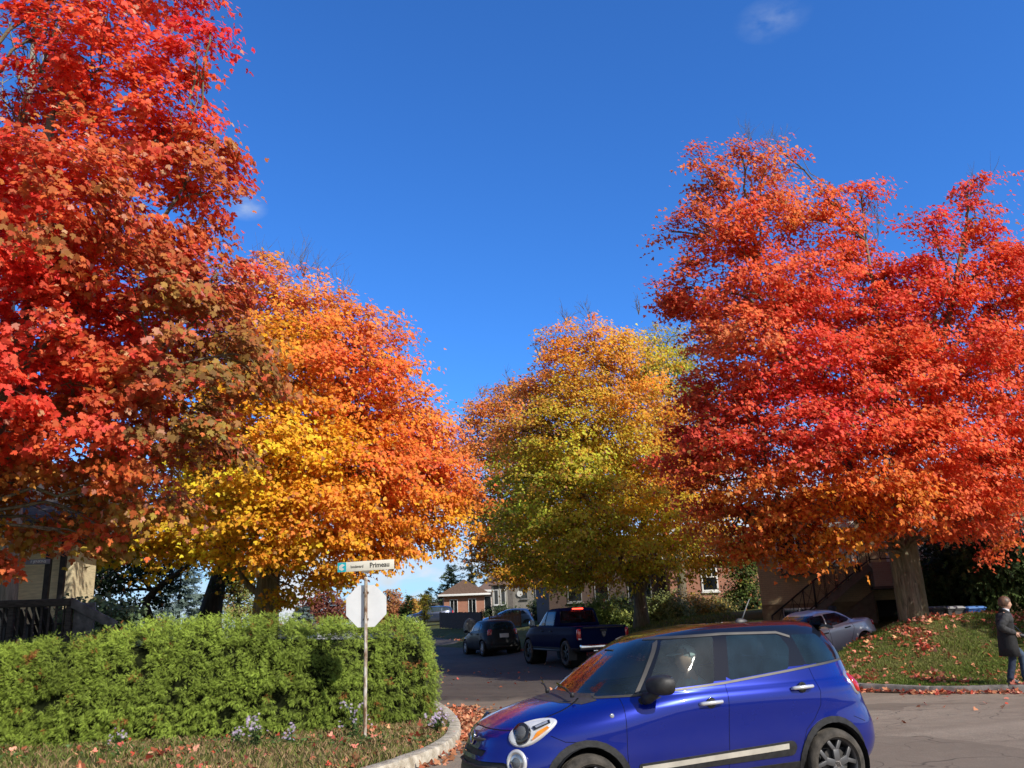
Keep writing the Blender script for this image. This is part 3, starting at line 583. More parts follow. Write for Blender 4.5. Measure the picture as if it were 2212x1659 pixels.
# big orange and yellow maple behind the hedge
make_tree('maple_tree', 'broad round orange and yellow maple standing behind the cedar hedge', 26,
 [([(566, 1340), (570, 1280), (585, 1200), (600, 1100), (612, 1000), (605, 850), (600, 700)], .31, .07), ([(566, 1290), (535, 1262), (505, 1215), (470, 1120), (440, 1040)], .11, .04), ([(590, 1180), (690, 1040), (740, 900), (770, 760)], .13, .04), ([(585, 1210), (760, 1130), (900, 1060)], .09, .03), ([(600, 1080), (530, 930), (500, 760)], .12, .04)],
 [(600, 640, 95, .3), (560, 700, 120, 1), (680, 720, 120, 0), (770, 750, 105, .4), (835, 780, 70, .2), (640, 820, 165, -1.6), (780, 880, 135, -.8), (880, 920, 90, .4), (930, 960, 75, .6), (880, 1040, 120, -.3), (960, 1060, 78, .6), (760, 1030, 150, -2.0), (600, 980, 150, -2.6), (640, 1110, 120, -2.4), (520, 1080, 100, -1.4), (430, 1120, 85, -.6), (350, 1150, 80, -.4), (285, 1172, 58, -.2), (225, 1200, 40, 0), (400, 1160, 58, -1.4), (500, 1162, 58, -2.2), (590, 1178, 54, -3.0), (740, 1150, 105, -2.2), (860, 1132, 76, -.6), (950, 1132, 60, .4), (700, 1240, 50, -1.2), (640, 1275, 34, -.6), (770, 1200, 48, -.8), (848, 1172, 38, -.3), (430, 950, 120, 1.4), (460, 820, 120, 1.4), (640, 900, 200, 2.2), (800, 980, 160, 2.2), (560, 1080, 160, 2.0)],
 [(560, 580, SALM), (640, 620, SALM), (720, 660, ORG), (800, 690, SALM), (860, 760, SCAR), (740, 760, SCAR), (640, 740, GOLD), (560, 760, ORG), (620, 860, GOLD), (700, 850, ORG), (800, 850, SCAR), (880, 880, ORG), (960, 900, SALM), (680, 950, GOLD), (560, 960, ORG), (640, 1000, GOLD), (760, 960, GOLD), (860, 960, SCAR), (950, 990, SCAR), (1000, 1050, ORG), (880, 1060, SCAR), (780, 1060, GOLD), (600, 1090, YEL), (520, 1060, YEL), (690, 1110, GOLD), (950, 1120, GOLD), (880, 1150, ORG), (760, 1180, ORG), (400, 1130, GOLD), (330, 1130, GOLD), (280, 1190, YEL), (400, 1190, (.55, .36, .025)), (480, 1190, YEL), (560, 1190, YEL), (620, 1230, GOLD), (700, 1260, (.66, .42, .03)), (640, 1290, (.5, .33, .025)), (820, 1200, GOLD), (460, 1230, YEL), (480, 950, GOLD), (500, 820, GOLD), (430, 1040, YEL), (560, 1130, YEL), (660, 1060, YEL), (480, 1130, YEL), (380, 1160, YEL), (220, 1220, YEL)],
 1500, 84, .52, (.085, .145), 11, sig=.60, jit=.5, rl=.075, rs=.02, bper=5, bare=(((620, 590), (650, 570), (690, 610), (560, 570), (655, 600), (745, 640)), 26.3, 1.1, .009, .35))
# middle tree: green, gold and orange
make_tree('maple_tree', 'tall green and golden maple with a forked trunk behind the parked pickup', 38,
 [([(1386, 1356), (1384, 1310), (1382, 1285), (1388, 1230), (1392, 1100), (1340, 950), (1310, 800)], .31, .08), ([(1378, 1290), (1355, 1245), (1330, 1180), (1250, 1060), (1200, 950)], .17, .05), ([(1386, 1280), (1412, 1215), (1440, 1120), (1430, 950)], .16, .05), ([(1388, 1250), (1440, 1225), (1500, 1200)], .07, .03)],
 [(1275, 735, 62, 0), (1215, 740, 55, .3), (1345, 740, 62, .2), (1300, 820, 115, -.6), (1215, 830, 85, .3), (1395, 800, 85, 1), (1160, 850, 65, .8), (1280, 930, 150, -2), (1180, 950, 100, -.2), (1110, 930, 60, .8), (1400, 930, 120, -.6), (1130, 1030, 85, 0), (1240, 1060, 140, -2.6), (1370, 1060, 135, -2.4), (1460, 1040, 95, -1.2), (1090, 1120, 62, .4), (1180, 1150, 95, -1.6), (1290, 1160, 95, -3), (1400, 1160, 85, -3), (1480, 1160, 72, -2.6), (1525, 1190, 48, -2.2), (1220, 1215, 50, -1.6), (1130, 1205, 45, -.4), (1320, 1225, 45, -2.4), (1430, 1215, 42, -2), (1300, 950, 170, 3), (1250, 1080, 170, 3), (1420, 1080, 150, 3)],
 [(1275, 690, ORG), (1210, 720, ORG), (1345, 700, ORG), (1280, 790, GOLD), (1210, 800, (.80, .34, .05)), (1360, 790, ORG), (1150, 830, ORG), (1100, 860, SALM), (1400, 780, LIME), (1330, 850, ORG), (1230, 880, (.66, .34, .04)), (1160, 920, (.55, .30, .04)), (1290, 930, (.72, .52, .04)), (1400, 880, ORG), (1240, 960, LIME), (1340, 960, (.62, .40, .03)), (1420, 940, GOLD), (1150, 1000, (.60, .44, .04)), (1120, 1060, GRN), (1220, 1030, LIME), (1300, 1040, GRN), (1390, 1040, ORG), (1450, 1020, SCAR), (1250, 1090, LIME), (1180, 1110, GRN), (1370, 1100, YEL), (1440, 1100, GOLD), (1100, 1150, (.50, .38, .03)), (1180, 1200, (.62, .42, .03)), (1270, 1170, (.44, .44, .04)), (1350, 1180, (.72, .56, .04)), (1430, 1170, LIME), (1500, 1170, LIME), (1540, 1190, ORG), (1330, 1230, (.5, .4, .03)), (1220, 1110, (.5, .24, .03))],
 1450, 84, .62, (.105, .17), 6, sig=1.05, jit=.9, rl=.09, rs=.028, bper=4, bare=(((1275, 690), (1225, 700), (1170, 780), (1380, 680)), 38, 1.0, .018, .3))
# trees behind it
make_tree('maple_tree', 'bronze orange maple farther up the street behind the pickup cab', 56,
 [([(1222, 1300), (1222, 1250), (1215, 1180), (1180, 1080), (1130, 980)], .28, .1), ([(1220, 1240), (1195, 1200), (1120, 1150)], .14, .05)],
 [(1040, 890, 38, 0), (1090, 860, 45, .5), (1140, 850, 45, .6), (1080, 940, 72, 0), (1020, 960, 42, .3), (1060, 1040, 82, -.6), (1010, 1060, 48, 0), (1100, 1130, 78, -.8), (1045, 1140, 52, -.2), (1140, 1210, 62, -1.2), (1080, 1215, 45, -.6), (1210, 1225, 45, -1), (1040, 1200, 28, 0), (1160, 1000, 100, 1.5), (1230, 1120, 90, 1.5)],
 [(1030, 880, (.76, .27, .06)), (1100, 850, (.62, .24, .06)), (1080, 930, (.72, .22, .05)), (1020, 960, ORG), (1070, 1020, (.55, .19, .03)), (1020, 1060, SCAR), (1100, 1100, (.42, .20, .03)), (1050, 1140, (.55, .17, .02)), (1120, 1200, (.56, .28, .02)), (1200, 1240, (.62, .36, .02))],
 680, 76, .8, (.13, .21), 6, sig=1.5, jit=1.2, rl=.1, rs=.035, bper=4, bare=(((1040, 860), (1100, 830), (1015, 920)), 56, 1.1, .022, .3))
make_tree('maple_tree', 'yellow green maple whose top shows between the golden and red maples', 52,
 [([(1475, 1330), (1470, 1200), (1455, 1000), (1445, 850)], .28, .08)],
 [(1440, 745, 52, 0), (1400, 770, 50, 0), (1480, 770, 45, .4), (1450, 840, 85, 0), (1500, 860, 60, .2), (1520, 950, 80, .2), (1470, 960, 100, .5), (1500, 1060, 90, .5)],
 [(1420, 720, (.55, .42, .05)), (1480, 780, (.42, .42, .05)), (1450, 860, (.36, .40, .05)), (1520, 900, (.55, .45, .05)), (1500, 1000, GOLD)],
 360, 72, .75, (.12, .20), 6, sig=1.5, jit=1.2, rl=.1, rs=.035, bper=4)
RED = (.91, .105, .052); CRIM = (.88, .070, .066); SCAR = (.93, .17, .055); ORG = (.94, .30, .05); RUSTC = (.80, .20, .07)
# big red maple on the right lawn
make_tree('maple_tree', 'large scarlet maple with thick double trunk on the sloping lawn', 24,
 [([(1972, 1342), (1966, 1270), (1955, 1210), (1950, 1150), (1965, 1020), (2010, 860), (2050, 680), (2090, 480)], .245, .06), ([(1958, 1325), (1945, 1255), (1925, 1170), (1860, 1060), (1780, 900), (1700, 740), (1640, 560)], .18, .05), ([(1950, 1130), (2080, 1040), (2212, 980)], .13, .04), ([(1925, 1170), (1800, 1090), (1660, 1040)], .10, .03), ([(1955, 1100), (1940, 900), (1900, 700), (1870, 520)], .15, .035)],
 [(1600, 330, 44, 0), (1650, 380, 62, .2), (1560, 390, 62, 0), (1510, 345, 30, 0), (1690, 330, 34, .2), (1620, 470, 110, -.4), (1510, 480, 66, .2), (1450, 500, 40, .1), (1730, 470, 80, .3), (1790, 430, 58, .3), (1860, 420, 42, .2), (1835, 505, 72, .2), (1580, 600, 120, -.6), (1480, 620, 72, 0), (1440, 645, 45, .1), (1700, 620, 130, -1), (1820, 620, 110, .6), (1640, 740, 130, -1.2), (1540, 720, 70, -.2), (2090, 400, 46, .2), (2110, 470, 62, .1), (2012, 490, 50, -.2), (1998, 580, 66, -.3), (1922, 590, 62, .2), (2080, 580, 100, -.4), (2170, 560, 80, .2), (2190, 680, 110, 0), (2020, 680, 110, -1), (1900, 740, 110, 0), (2100, 800, 150, -1.6), (1950, 850, 150, -1.8), (1780, 800, 140, -1.2), (1620, 850, 110, -.6), (1530, 850, 70, -.2), (1530, 940, 80, -.2), (1470, 980, 60, .1), (1650, 960, 130, -1.6), (1800, 960, 140, -2.6), (1950, 990, 140, -2.8), (2090, 980, 140, -2), (2210, 900, 130, -.6), (1560, 1040, 80, -.8), (1680, 1080, 90, -2), (1800, 1080, 90, -3), (1930, 1080, 80, -3.4), (2050, 1080, 80, -2.6), (2150, 1070, 90, -1.4), (1640, 1140, 60, -1), (1740, 1150, 62, -1.8), (1850, 1130, 52, -2.6), (2060, 1130, 48, -1.8), (2160, 1120, 50, -.8), (2300, 700, 170, .4), (2280, 560, 100, .5), (2420, 720, 180, .8), (2480, 800, 160, 1.2), (1700, 1185, 44, -1.6), (1775, 1190, 46, -2.0), (1845, 1172, 40, -2.2), (1625, 1165, 46, -1.0), (1640, 1195, 34, -1.2), (1590, 1180, 40, -.8), (1735, 1205, 34, -1.9), (1560, 1115, 62, -.6), (1580, 1160, 40, -.4), (1900, 1140, 36, -2.6), (1700, 700, 180, 2.6), (2000, 750, 200, 2.8), (1800, 950, 200, 2.6), (2120, 1000, 180, 2.2)],  # far right lobes added out of view to shade the house front
 [(1600, 300, RUSTC), (1660, 380, SALM), (1520, 400, RUSTC), (1450, 490, RUSTC), (1580, 480, (.78, .13, .04)), (1700, 450, ORG), (1790, 440, SCAR), (1870, 440, SCAR), (1660, 580, (.80, .12, .03)), (1520, 600, (.80, .14, .05)), (1430, 640, (.66, .10, .04)), (1740, 600, RED), (1820, 560, SCAR), (1620, 720, SCAR), (1520, 720, RUSTC), (1720, 740, RED), (1560, 780, SALM), (2090, 380, (.80, .12, .04)), (1990, 470, CRIM), (2010, 560, RED), (2100, 520, SCAR), (2190, 560, RED), (1960, 680, CRIM), (2080, 680, SCAR), (2190, 700, SCAR), (1880, 760, SCAR), (1800, 830, RED), (1700, 860, CRIM), (1600, 870, RED), (1500, 880, (.78, .09, .05)), (2000, 850, RED), (2120, 850, SCAR), (1900, 900, SCAR), (1480, 980, (.74, .10, .05)), (1560, 970, (.80, .10, .05)), (1680, 980, (.84, .07, .06)), (1780, 960, RED), (1900, 990, SCAR), (2050, 980, RED), (2190, 950, SCAR), (1560, 1060, (.66, .17, .04)), (1680, 1090, DOR), (1800, 1070, SCAR), (1920, 1080, SCAR), (2050, 1070, SCAR), (2150, 1060, SCAR), (1640, 1160, (.80, .27, .03)), (1570, 1140, (.62, .20, .04)), (1700, 1200, (.86, .34, .03)), (1790, 1200, (.86, .36, .03)), (1750, 1160, DOR), (1850, 1140, (.92, .22, .045)), (2060, 1130, SCAR), (2180, 1120, SCAR)],
 2050, 90, .46, (.08, .14), 11, sig=.85, jit=.65, rl=.075, rs=.02, bper=5, bare=(((1620, 310), (1690, 330), (1900, 480), (1895, 520), (2120, 420), (2140, 480), (1660, 330)), 24.3, 1.1, .008, .35), attach=(.4, 1))

# ------------------------------------------------------------------ evergreen sprays: flat fans of small blades
def fan_template(pairs, w, ang):
    q = []
    def blade(x0, y0, a, L, w):
        dx, dy = math.sin(a), math.cos(a); q.append([(x0, y0, 0), (x0+dx*L*.45-dy*w, y0+dy*L*.45+dx*w, .02), (x0+dx*L, y0+dy*L, -.03), (x0+dx*L*.45+dy*w, y0+dy*L*.45-dx*w, .02)])
    blade(0, 0, 0, 1.0, w)
    for i in range(pairs):
        y = .12+.62*i/max(1, pairs-1)
        for s in (-1, 1): blade(0, y, s*ang, .46*(1-.35*i/pairs), w*.85)
    return np.array(q)
def fans(name, P, N, td, size, tint, tpl, m, parent=None):
    n = len(P); N = N/np.linalg.norm(N, axis=1)[:, None]; td = td-N*(td*N).sum(1)[:, None]; td /= np.maximum(np.linalg.norm(td, axis=1), 1e-6)[:, None]; X = np.cross(td, N); q = tpl.reshape(-1, 3)
    V = P[:, None]+size[:, None, None]*(q[None, :, 0:1]*X[:, None]+q[None, :, 1:2]*td[:, None]+q[None, :, 2:3]*N[:, None])
    return link_mesh(name, np_mesh(name, V.reshape(-1, 3), 4, np.arange(n*len(q)), np.repeat(tint, len(tpl), 0)), m, parent)
EVER = mat_leaf('evergreen_spray', .22, .6, .2)
# cedar hedge
HL = smooth_line([(-12.5, 14.6), (-9, 14.75), (-6, 14.85), (-4, 15.1), (-2.7, 15.7), (-1.95, 16.5)], 12)
def hedge():
    g = (-6.0, 15.2, T(-6, 15.2)); root = thing('hedge', 'long clipped green cedar hedge with some browned sprays behind the street sign', 'hedge', g); g = np.array(g)
    ln = np.r_[0, np.cumsum(np.linalg.norm(np.diff(HL, axis=0), axis=1))]; tn = np.gradient(HL, axis=0); tn /= np.linalg.norm(tn, axis=1)[:, None]
    def surf(s, a, k):
        """s along, a angle across (0 front foot, pi back foot), k shrink"""
        i = np.clip(np.searchsorted(ln, s)-1, 0, len(ln)-2); f = ((s-ln[i])/(ln[i+1]-ln[i]))[:, None]; c = HL[i]*(1-f)+HL[i+1]*f; tt = tn[i]*(1-f)+tn[i+1]*f; nn = np.c_[tt[:, 1], -tt[:, 0]]
        e = np.clip((ln[-1]-s)/.9, 0.02, 1); e = np.sqrt(1-(1-e)**2); ca, sa = np.cos(a), np.sin(a); H = (1.68+.05*np.sin(s*1.1)-.18*smooth01(7.0-s, 0, 4))*(.72+.28*e)
        w = .80*e*k; off = np.sign(ca)*np.abs(ca)**.42*w; z = np.abs(sa)**.40*H*k
        P = np.c_[c+nn*off[:, None], z]; P[:, 2] += TG(c[:, 0], c[:, 1]); No = np.c_[nn*ca[:, None]*1.3+tt*(1-e)[:, None]*1.5, sa*.75]; return P, No/np.linalg.norm(No, axis=1)[:, None], z
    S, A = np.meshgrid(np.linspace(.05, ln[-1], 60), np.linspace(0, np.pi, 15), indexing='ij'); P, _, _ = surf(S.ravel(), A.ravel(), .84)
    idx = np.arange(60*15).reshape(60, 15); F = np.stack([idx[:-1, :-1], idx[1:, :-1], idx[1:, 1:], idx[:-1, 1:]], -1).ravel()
    link_mesh('shade_core', np_mesh('shade_core', P-g, 4, F), mat('hedge_inside', (.016, .020, .008), .95, var=.5, scale=9, spec=.05, c2=(.006, .009, .003)), root)  # solid core, coloured near black to stand for shade inside the hedge
    n = 7400; s = RNG.uniform(1.6, ln[-1]-.004, n); q_ = RNG.random(n); v_ = RNG.uniform(.04, 1, n)**(1/.40); a = np.where(q_ < .58, np.arcsin(np.clip(v_, 0, 1)), np.where(q_ < .86, RNG.uniform(.7, 2.3, n), np.pi-np.arcsin(np.clip(v_, 0, 1)))); P, No, z = surf(s, a, .94)
    lump = vnoise(P*[1, 1, .8], 1.7, 3)*.11+vnoise(P, 4.0, 6)*.06; k = .75*vnoise(P*[1.2, 1.2, 1], 2.9, 11)+.8*vnoise(P, 6.0, 12) > -.62; P, No, z, lump = P[k], No[k], z[k], lump[k]; P = P+No*lump[:, None]
    n = len(P); top = smooth01(z, 1.2, 1.6); ax = No*.75+np.c_[np.zeros((n, 2)), .75*top+.25-.5*(z < .6)]+RNG.normal(0, .22, (n, 3)); ax /= np.linalg.norm(ax, axis=1)[:, None]; L = RNG.uniform(.11, .25, n)*(1+.35*top)
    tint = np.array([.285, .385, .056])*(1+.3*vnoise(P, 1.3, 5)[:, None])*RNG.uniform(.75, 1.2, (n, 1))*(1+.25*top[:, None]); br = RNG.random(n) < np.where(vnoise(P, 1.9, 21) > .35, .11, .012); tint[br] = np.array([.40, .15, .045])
    kk = RNG.integers(13, 20, n); ci = np.repeat(np.arange(n), kk); m_ = len(ci); u = RNG.random(m_)**.8; wd = .062*(1-.6*u)*np.sqrt(L[ci]/.2); lat = RNG.normal(0, 1, (m_, 3)); lat -= ax[ci]*(lat*ax[ci]).sum(1)[:, None]; lat /= np.linalg.norm(lat, axis=1)[:, None]
    Q = P[ci]+ax[ci]*(u*L[ci]-.05)[:, None]+lat*(wd*RNG.random(m_))[:, None]; Q[:, 2] -= .10*(u*L[ci])*(1-top[ci]); td = ax[ci]+lat*.55+RNG.normal(0, .18, (m_, 3)); td[:, 2] -= .25*(1-top[ci])
    Nn = No[ci]*.5+np.array([.25, -.2, .30])+np.cross(ax[ci], lat)*RNG.normal(0, .6, (m_, 1))+RNG.normal(0, .3, (m_, 3)); sh = (.10+.90*u)[:, None]; ok = Q[:, 2] > T(-5, 14.6)+.03  # shade painted into the tint: spray bases darker than their tips
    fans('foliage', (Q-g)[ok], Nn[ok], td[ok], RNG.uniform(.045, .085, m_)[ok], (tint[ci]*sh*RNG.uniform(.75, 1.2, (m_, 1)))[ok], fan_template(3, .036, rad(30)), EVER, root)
    return root
hedge()
# aster flowers along the foot of the hedge
LILAC = np.array([(.62, .48, .72), (.70, .58, .78), (.55, .42, .66)]); STAR = []
for k in range(8):
    a = k*math.pi/4; STAR.append([(0, 0, 0), (.5*math.sin(a-.22), .5*math.cos(a-.22), .06), (math.sin(a), math.cos(a), .12), (.5*math.sin(a+.22), .5*math.cos(a+.22), .06)])
STAR = np.array(STAR); PETAL = mat_leaf('aster_petal', .2, .7, .1); GREEN = mat_leaf('herb_leaf', .25, .5, .3)
def aster(px, py, n, rx, h, label):
    for Y in np.arange(12.5, 18, .02):
        q = at(px, py, Y)
        if q[2] < T(q[0], q[1])+.02: break
    g = np.array([q[0], q[1], T(q[0], q[1])]); root = thing('aster_plant', label, 'flowers', tuple(g), 0, 'lilac asters along the foot of the hedge')
    b = MB(); tips = []
    for i in range(n):
        e = np.array([RNG.normal(0, rx), RNG.normal(-.05, .12), h*RNG.uniform(.55, 1.15)]); b.tube(curve_pts((e[0]*.3, e[1]*.3, 0), e, 5, .02, .1), [.004, .004, .003, .003, .002], 4); tips.append(e)
    tips = np.array(tips); b.build('stem', mat('herb_stem', (.06, .09, .03), .8), root)
    m = n*5; P = tips[RNG.integers(0, n, m)]*RNG.uniform(.2, .95, (m, 1)); link_mesh('leaves', leaf_mesh('leaves', P, RNG.normal(0, .5, (m, 3))+[0, -.3, .8], RNG.normal(0, 1, (m, 3)), RNG.uniform(.04, .08, m), np.tile([.08, .14, .035], (m, 1))*RNG.uniform(.6, 1.4, (m, 1)), maple(6)), GREEN, root)
    m = n*3; P = tips[RNG.integers(0, n, m)]+RNG.normal(0, .035, (m, 3)); fans('blossoms', P, np.array([.2, -.6, .6])+RNG.normal(0, .35, (m, 3)), RNG.normal(0, 1, (m, 3)), RNG.uniform(.018, .030, m), LILAC[RNG.integers(0, 3, m)], STAR, PETAL, root)
aster(556, 1612, 17, .07, .36, 'tallest lilac aster clump at the foot of the hedge, mid length')
aster(515, 1606, 9, .06, .2, 'tiny lilac aster just left of the tall clump under the hedge')
aster(255, 1608, 8, .10, .2, 'faint lilac asters half hidden in the left part of the hedge foot')
aster(632, 1605, 7, .06, .22, 'pale aster tuft between the tall clump and the sign pole')
aster(770, 1590, 13, .08, .42, 'lilac asters growing right behind the rusty sign pole')
aster(944, 1578, 24, .13, .24, 'wide low lilac aster clump at the kerb end of the hedge')
# low herbs on the grass strip
n = 1500; q = clumpy(n, (-9, -1.3, 12.6, 14.6), 1.3, 4.0, lambda q: offroad(q) & (dist_poly(ROAD, q[:, 0], q[:, 1]) > .3)); z = TG(q[:, 0], q[:, 1])+RNG.uniform(.01, .08, n)
o = link_mesh('weeds', leaf_mesh('weeds', np.c_[q, z], RNG.normal(0, .35, (n, 3))+[0, 0, 1], RNG.normal(0, 1, (n, 3)), RNG.uniform(.04, .09, n), np.tile([.10, .18, .05], (n, 1))*RNG.uniform(.6, 1.3, (n, 1)), maple(6)), GREEN); tag(o, 'low green weeds spreading in the grass in front of the hedge', 'weeds', None, 'stuff')

# ------------------------------------------------------------------ shrubs and background trees
def shrub(name, label, Y, lobes, cols, ncl, per, R, size, group=None, cat='shrub', squash=1.0, zmin=True, upright=.0):
    LB = lobes_px(lobes, Y, squash); P, O, I = scatter_clusters(LB, ncl, .35); g = LB[0][0].copy(); g[2] = T(g[0], g[1]); k = P[:, 2] > T(g[0], g[1])-.1; P, O = P[k], O[k]
    p, N, td, sz, ci = leaves_from(P, O, per, R, size, .8); td[:, 2] += upright
    root = thing(name, label, cat, tuple(g), 0, group); C = np.array(cols); cc = C[np.clip(((vnoise(P, .9, 7)*.5+.5)*len(C)+RNG.normal(0, .4, len(P))), 0, len(C)-1).astype(int)]
    b = MB()
    for j in RNG.permutation(len(P))[:26]: b.tube(curve_pts((0, 0, -.05), P[j]-g, 5, .05, .1), np.linspace(.03, .008, 5), 5, cap=False)
    b.build('stem', BARKD, root, smooth=True)
    link_mesh('foliage', leaf_mesh('foliage', p-g, N, td, sz, np.clip(cc[ci]*RNG.uniform(.6, 1.3, (len(p), 1)), 0, .9), maple(6)), GREEN, root); return root
SG = [(.10, .15, .045), (.17, .22, .07), (.24, .28, .09), (.15, .18, .07)]; G2 = 'bushes on the bank behind the parked pickup'
shrub('shrub', 'bright green bush directly behind the pickup roof', 41, [(1270, 1325, 26), (1300, 1310, 28), (1325, 1330, 30), (1290, 1340, 22), (1240, 1325, 18)], [(.16, .24, .05), (.24, .32, .07), (.34, .38, .09)], 120, 60, .34, (.07, .13), G2, upright=.9)
shrub('shrub', 'dull green bush just left of the forked maple trunk', 42.5, [(1355, 1325, 26), (1345, 1310, 24), (1335, 1345, 22)], SG, 90, 60, .34, (.07, .13), G2, upright=.9)
shrub('shrub', 'grey green bush just right of the forked maple trunk', 41, [(1420, 1315, 28), (1450, 1310, 30), (1430, 1335, 22), (1470, 1325, 24)], SG, 130, 60, .34, (.07, .13), G2, upright=.9)
shrub('shrub', 'green bush with yellow and orange leaves below the white brick house window', 42, [(1505, 1310, 28), (1540, 1315, 26), (1520, 1328, 22), (1570, 1318, 20)], [(.13, .17, .05), (.26, .25, .08), (.50, .34, .07), (.17, .20, .06)], 120, 60, .34, (.07, .13), G2, upright=.9)
DK = [(.018, .030, .012), (.03, .05, .015), (.05, .075, .02)]
shrub('shrub', 'dark shrub beside the grey house and right of the dark hatchback', 68, [(1180, 1315, 30), (1200, 1290, 24), (1160, 1330, 22)], DK, 110, 50, .5, (.12, .2))
shrub('shrub', 'dark round shrub below the bay window of the grey house', 74, [(1085, 1322, 15), (1110, 1325, 14)], DK, 50, 40, .4, (.1, .18))
shrub('shrub', 'small dark shrub in front of the brick bungalow wall', 84, [(1062, 1318, 11), (1052, 1326, 9)], DK, 40, 40, .35, (.1, .16))
shrub('bush', 'green leafy bush growing beside the steps of the wooden deck', 18.3, [(245, 1330, 34), (262, 1352, 30), (225, 1350, 28), (250, 1375, 30)], [(.09, .15, .06), (.14, .21, .09), (.07, .11, .04)], 60, 34, .24, (.09, .14), cat='bush')
shrub('bush', 'green leafy bush seen between the deck balusters', 18.8, [(180, 1320, 24), (160, 1340, 26), (195, 1345, 24)], [(.10, .15, .06), (.15, .20, .08)], 40, 34, .22, (.09, .14), cat='bush')

def bg_tree(name, label, Y, trunk, r0, lobes, cols, ncl, per, R, size, bark=None, group=None, sig=2.5): return make_tree(name, label, Y, [(trunk, r0, r0*.3)], lobes, cols, ncl, per, R, size, 6, sig=sig, jit=sig*.6, bark=bark or BARKD, group=group, rl=r0*.4, rs=.03, bper=3, deep=.4)
dk = lambda x, y, k=1.0: (x, y, (.030*k, .048*k, .018*k))
bg_tree('green_tree', 'dark green tree with low crooked limbs behind the deck railing', 30, [(325, 1345), (315, 1305), (340, 1270), (390, 1235), (430, 1200)], .17, [(250, 1240, 46, 0), (200, 1260, 44, .6), (300, 1210, 40, 0), (180, 1300, 36, .4), (330, 1290, 26, .3), (370, 1230, 40, .6), (230, 1190, 50, .8), (290, 1320, 26, 0)], [dk(200, 1250), dk(280, 1230, 1.6), dk(360, 1240, 1.2)], 170, 44, .45, (.09, .14))
bg_tree('leaning_trunk_tree', 'dark ivy covered trunk leaning left of the orange maple', 33, [(450, 1345), (462, 1290), (478, 1230), (500, 1150), (520, 1050)], .46, [(480, 1080, 90, 1), (420, 1050, 90, 1.5), (520, 1000, 100, 1.5), (490, 1240, 16, -.4), (505, 1265, 12, -.4)], [(480, 1060, (.30, .2, .03)), (420, 1050, (.25, .18, .03)), (500, 1250, (.03, .04, .015))], 200, 44, .5, (.1, .16), sig=1.2)
bg_tree('pale_tree', 'pale yellow green tree far behind between the two dark trunks', 62, [(515, 1345), (515, 1250)], .2, [(515, 1270, 34, 0), (530, 1230, 30, 0), (500, 1310, 26, 0), (540, 1310, 24, 0), (490, 1240, 24, 0)], [(510, 1250, (.26, .28, .09)), (530, 1300, (.34, .32, .10))], 130, 40, .7, (.14, .2))
for nm, lb, Y, L, c in [
 ('dark_red_tree', 'dark wine red tree left of the stop sign above the hedge', 88, [(680, 1300, 22), (700, 1290, 20), (725, 1310, 24), (700, 1325, 24), (745, 1330, 18)], [(690, 1300, (.24, .07, .05)), (740, 1325, (.20, .06, .04))]),
 ('rust_tree', 'rusty orange brown tree just right of the stop sign', 92, [(850, 1300, 20), (835, 1320, 22), (865, 1325, 20), (842, 1285, 13), (800, 1335, 20)], [(845, 1295, (.46, .19, .08)), (860, 1325, (.36, .17, .06))]),
 ('orange_tree', 'orange and yellow tree behind the small roof', 100, [(885, 1315, 13), (893, 1305, 12), (900, 1325, 14), (870, 1330, 12)], [(885, 1305, (.62, .30, .06)), (900, 1325, (.50, .40, .08))])]:
    bg_tree(nm, lb, Y, [(L[0][0], 1360), (L[0][0], 1320)], .2, L, c, 120, 34, .7, (.2, .3), sig=1.5)
bg_tree('sapling', 'slender young yellow tree with a thin stem by the dark fence', 68, [(919, 1372), (917, 1330), (916, 1300)], .05, [(917, 1288, 9), (915, 1300, 10), (919, 1311, 8), (914, 1328, 6), (922, 1330, 6)], [(917, 1300, (.70, .52, .05)), (917, 1330, (.45, .36, .08))], 46, 40, .22, (.10, .16), sig=1.0)
bg_tree('green_tree', 'green leafy tree between the red brick house and the tan duplex', 44, [(1605, 1345), (1605, 1250)], .15, [(1600, 1260, 34, 0), (1615, 1220, 34, 0), (1590, 1300, 34, 0), (1625, 1290, 30, 0), (1600, 1180, 30, .5), (1570, 1320, 26, 0), (1610, 1335, 34, -1)], [(1600, 1170, (.5, .5, .06)), (1610, 1230, (.10, .15, .03)), (1600, 1290, (.035, .05, .015)), (1600, 1330, (.02, .03, .01))], 220, 44, .5, (.11, .17), sig=.9)

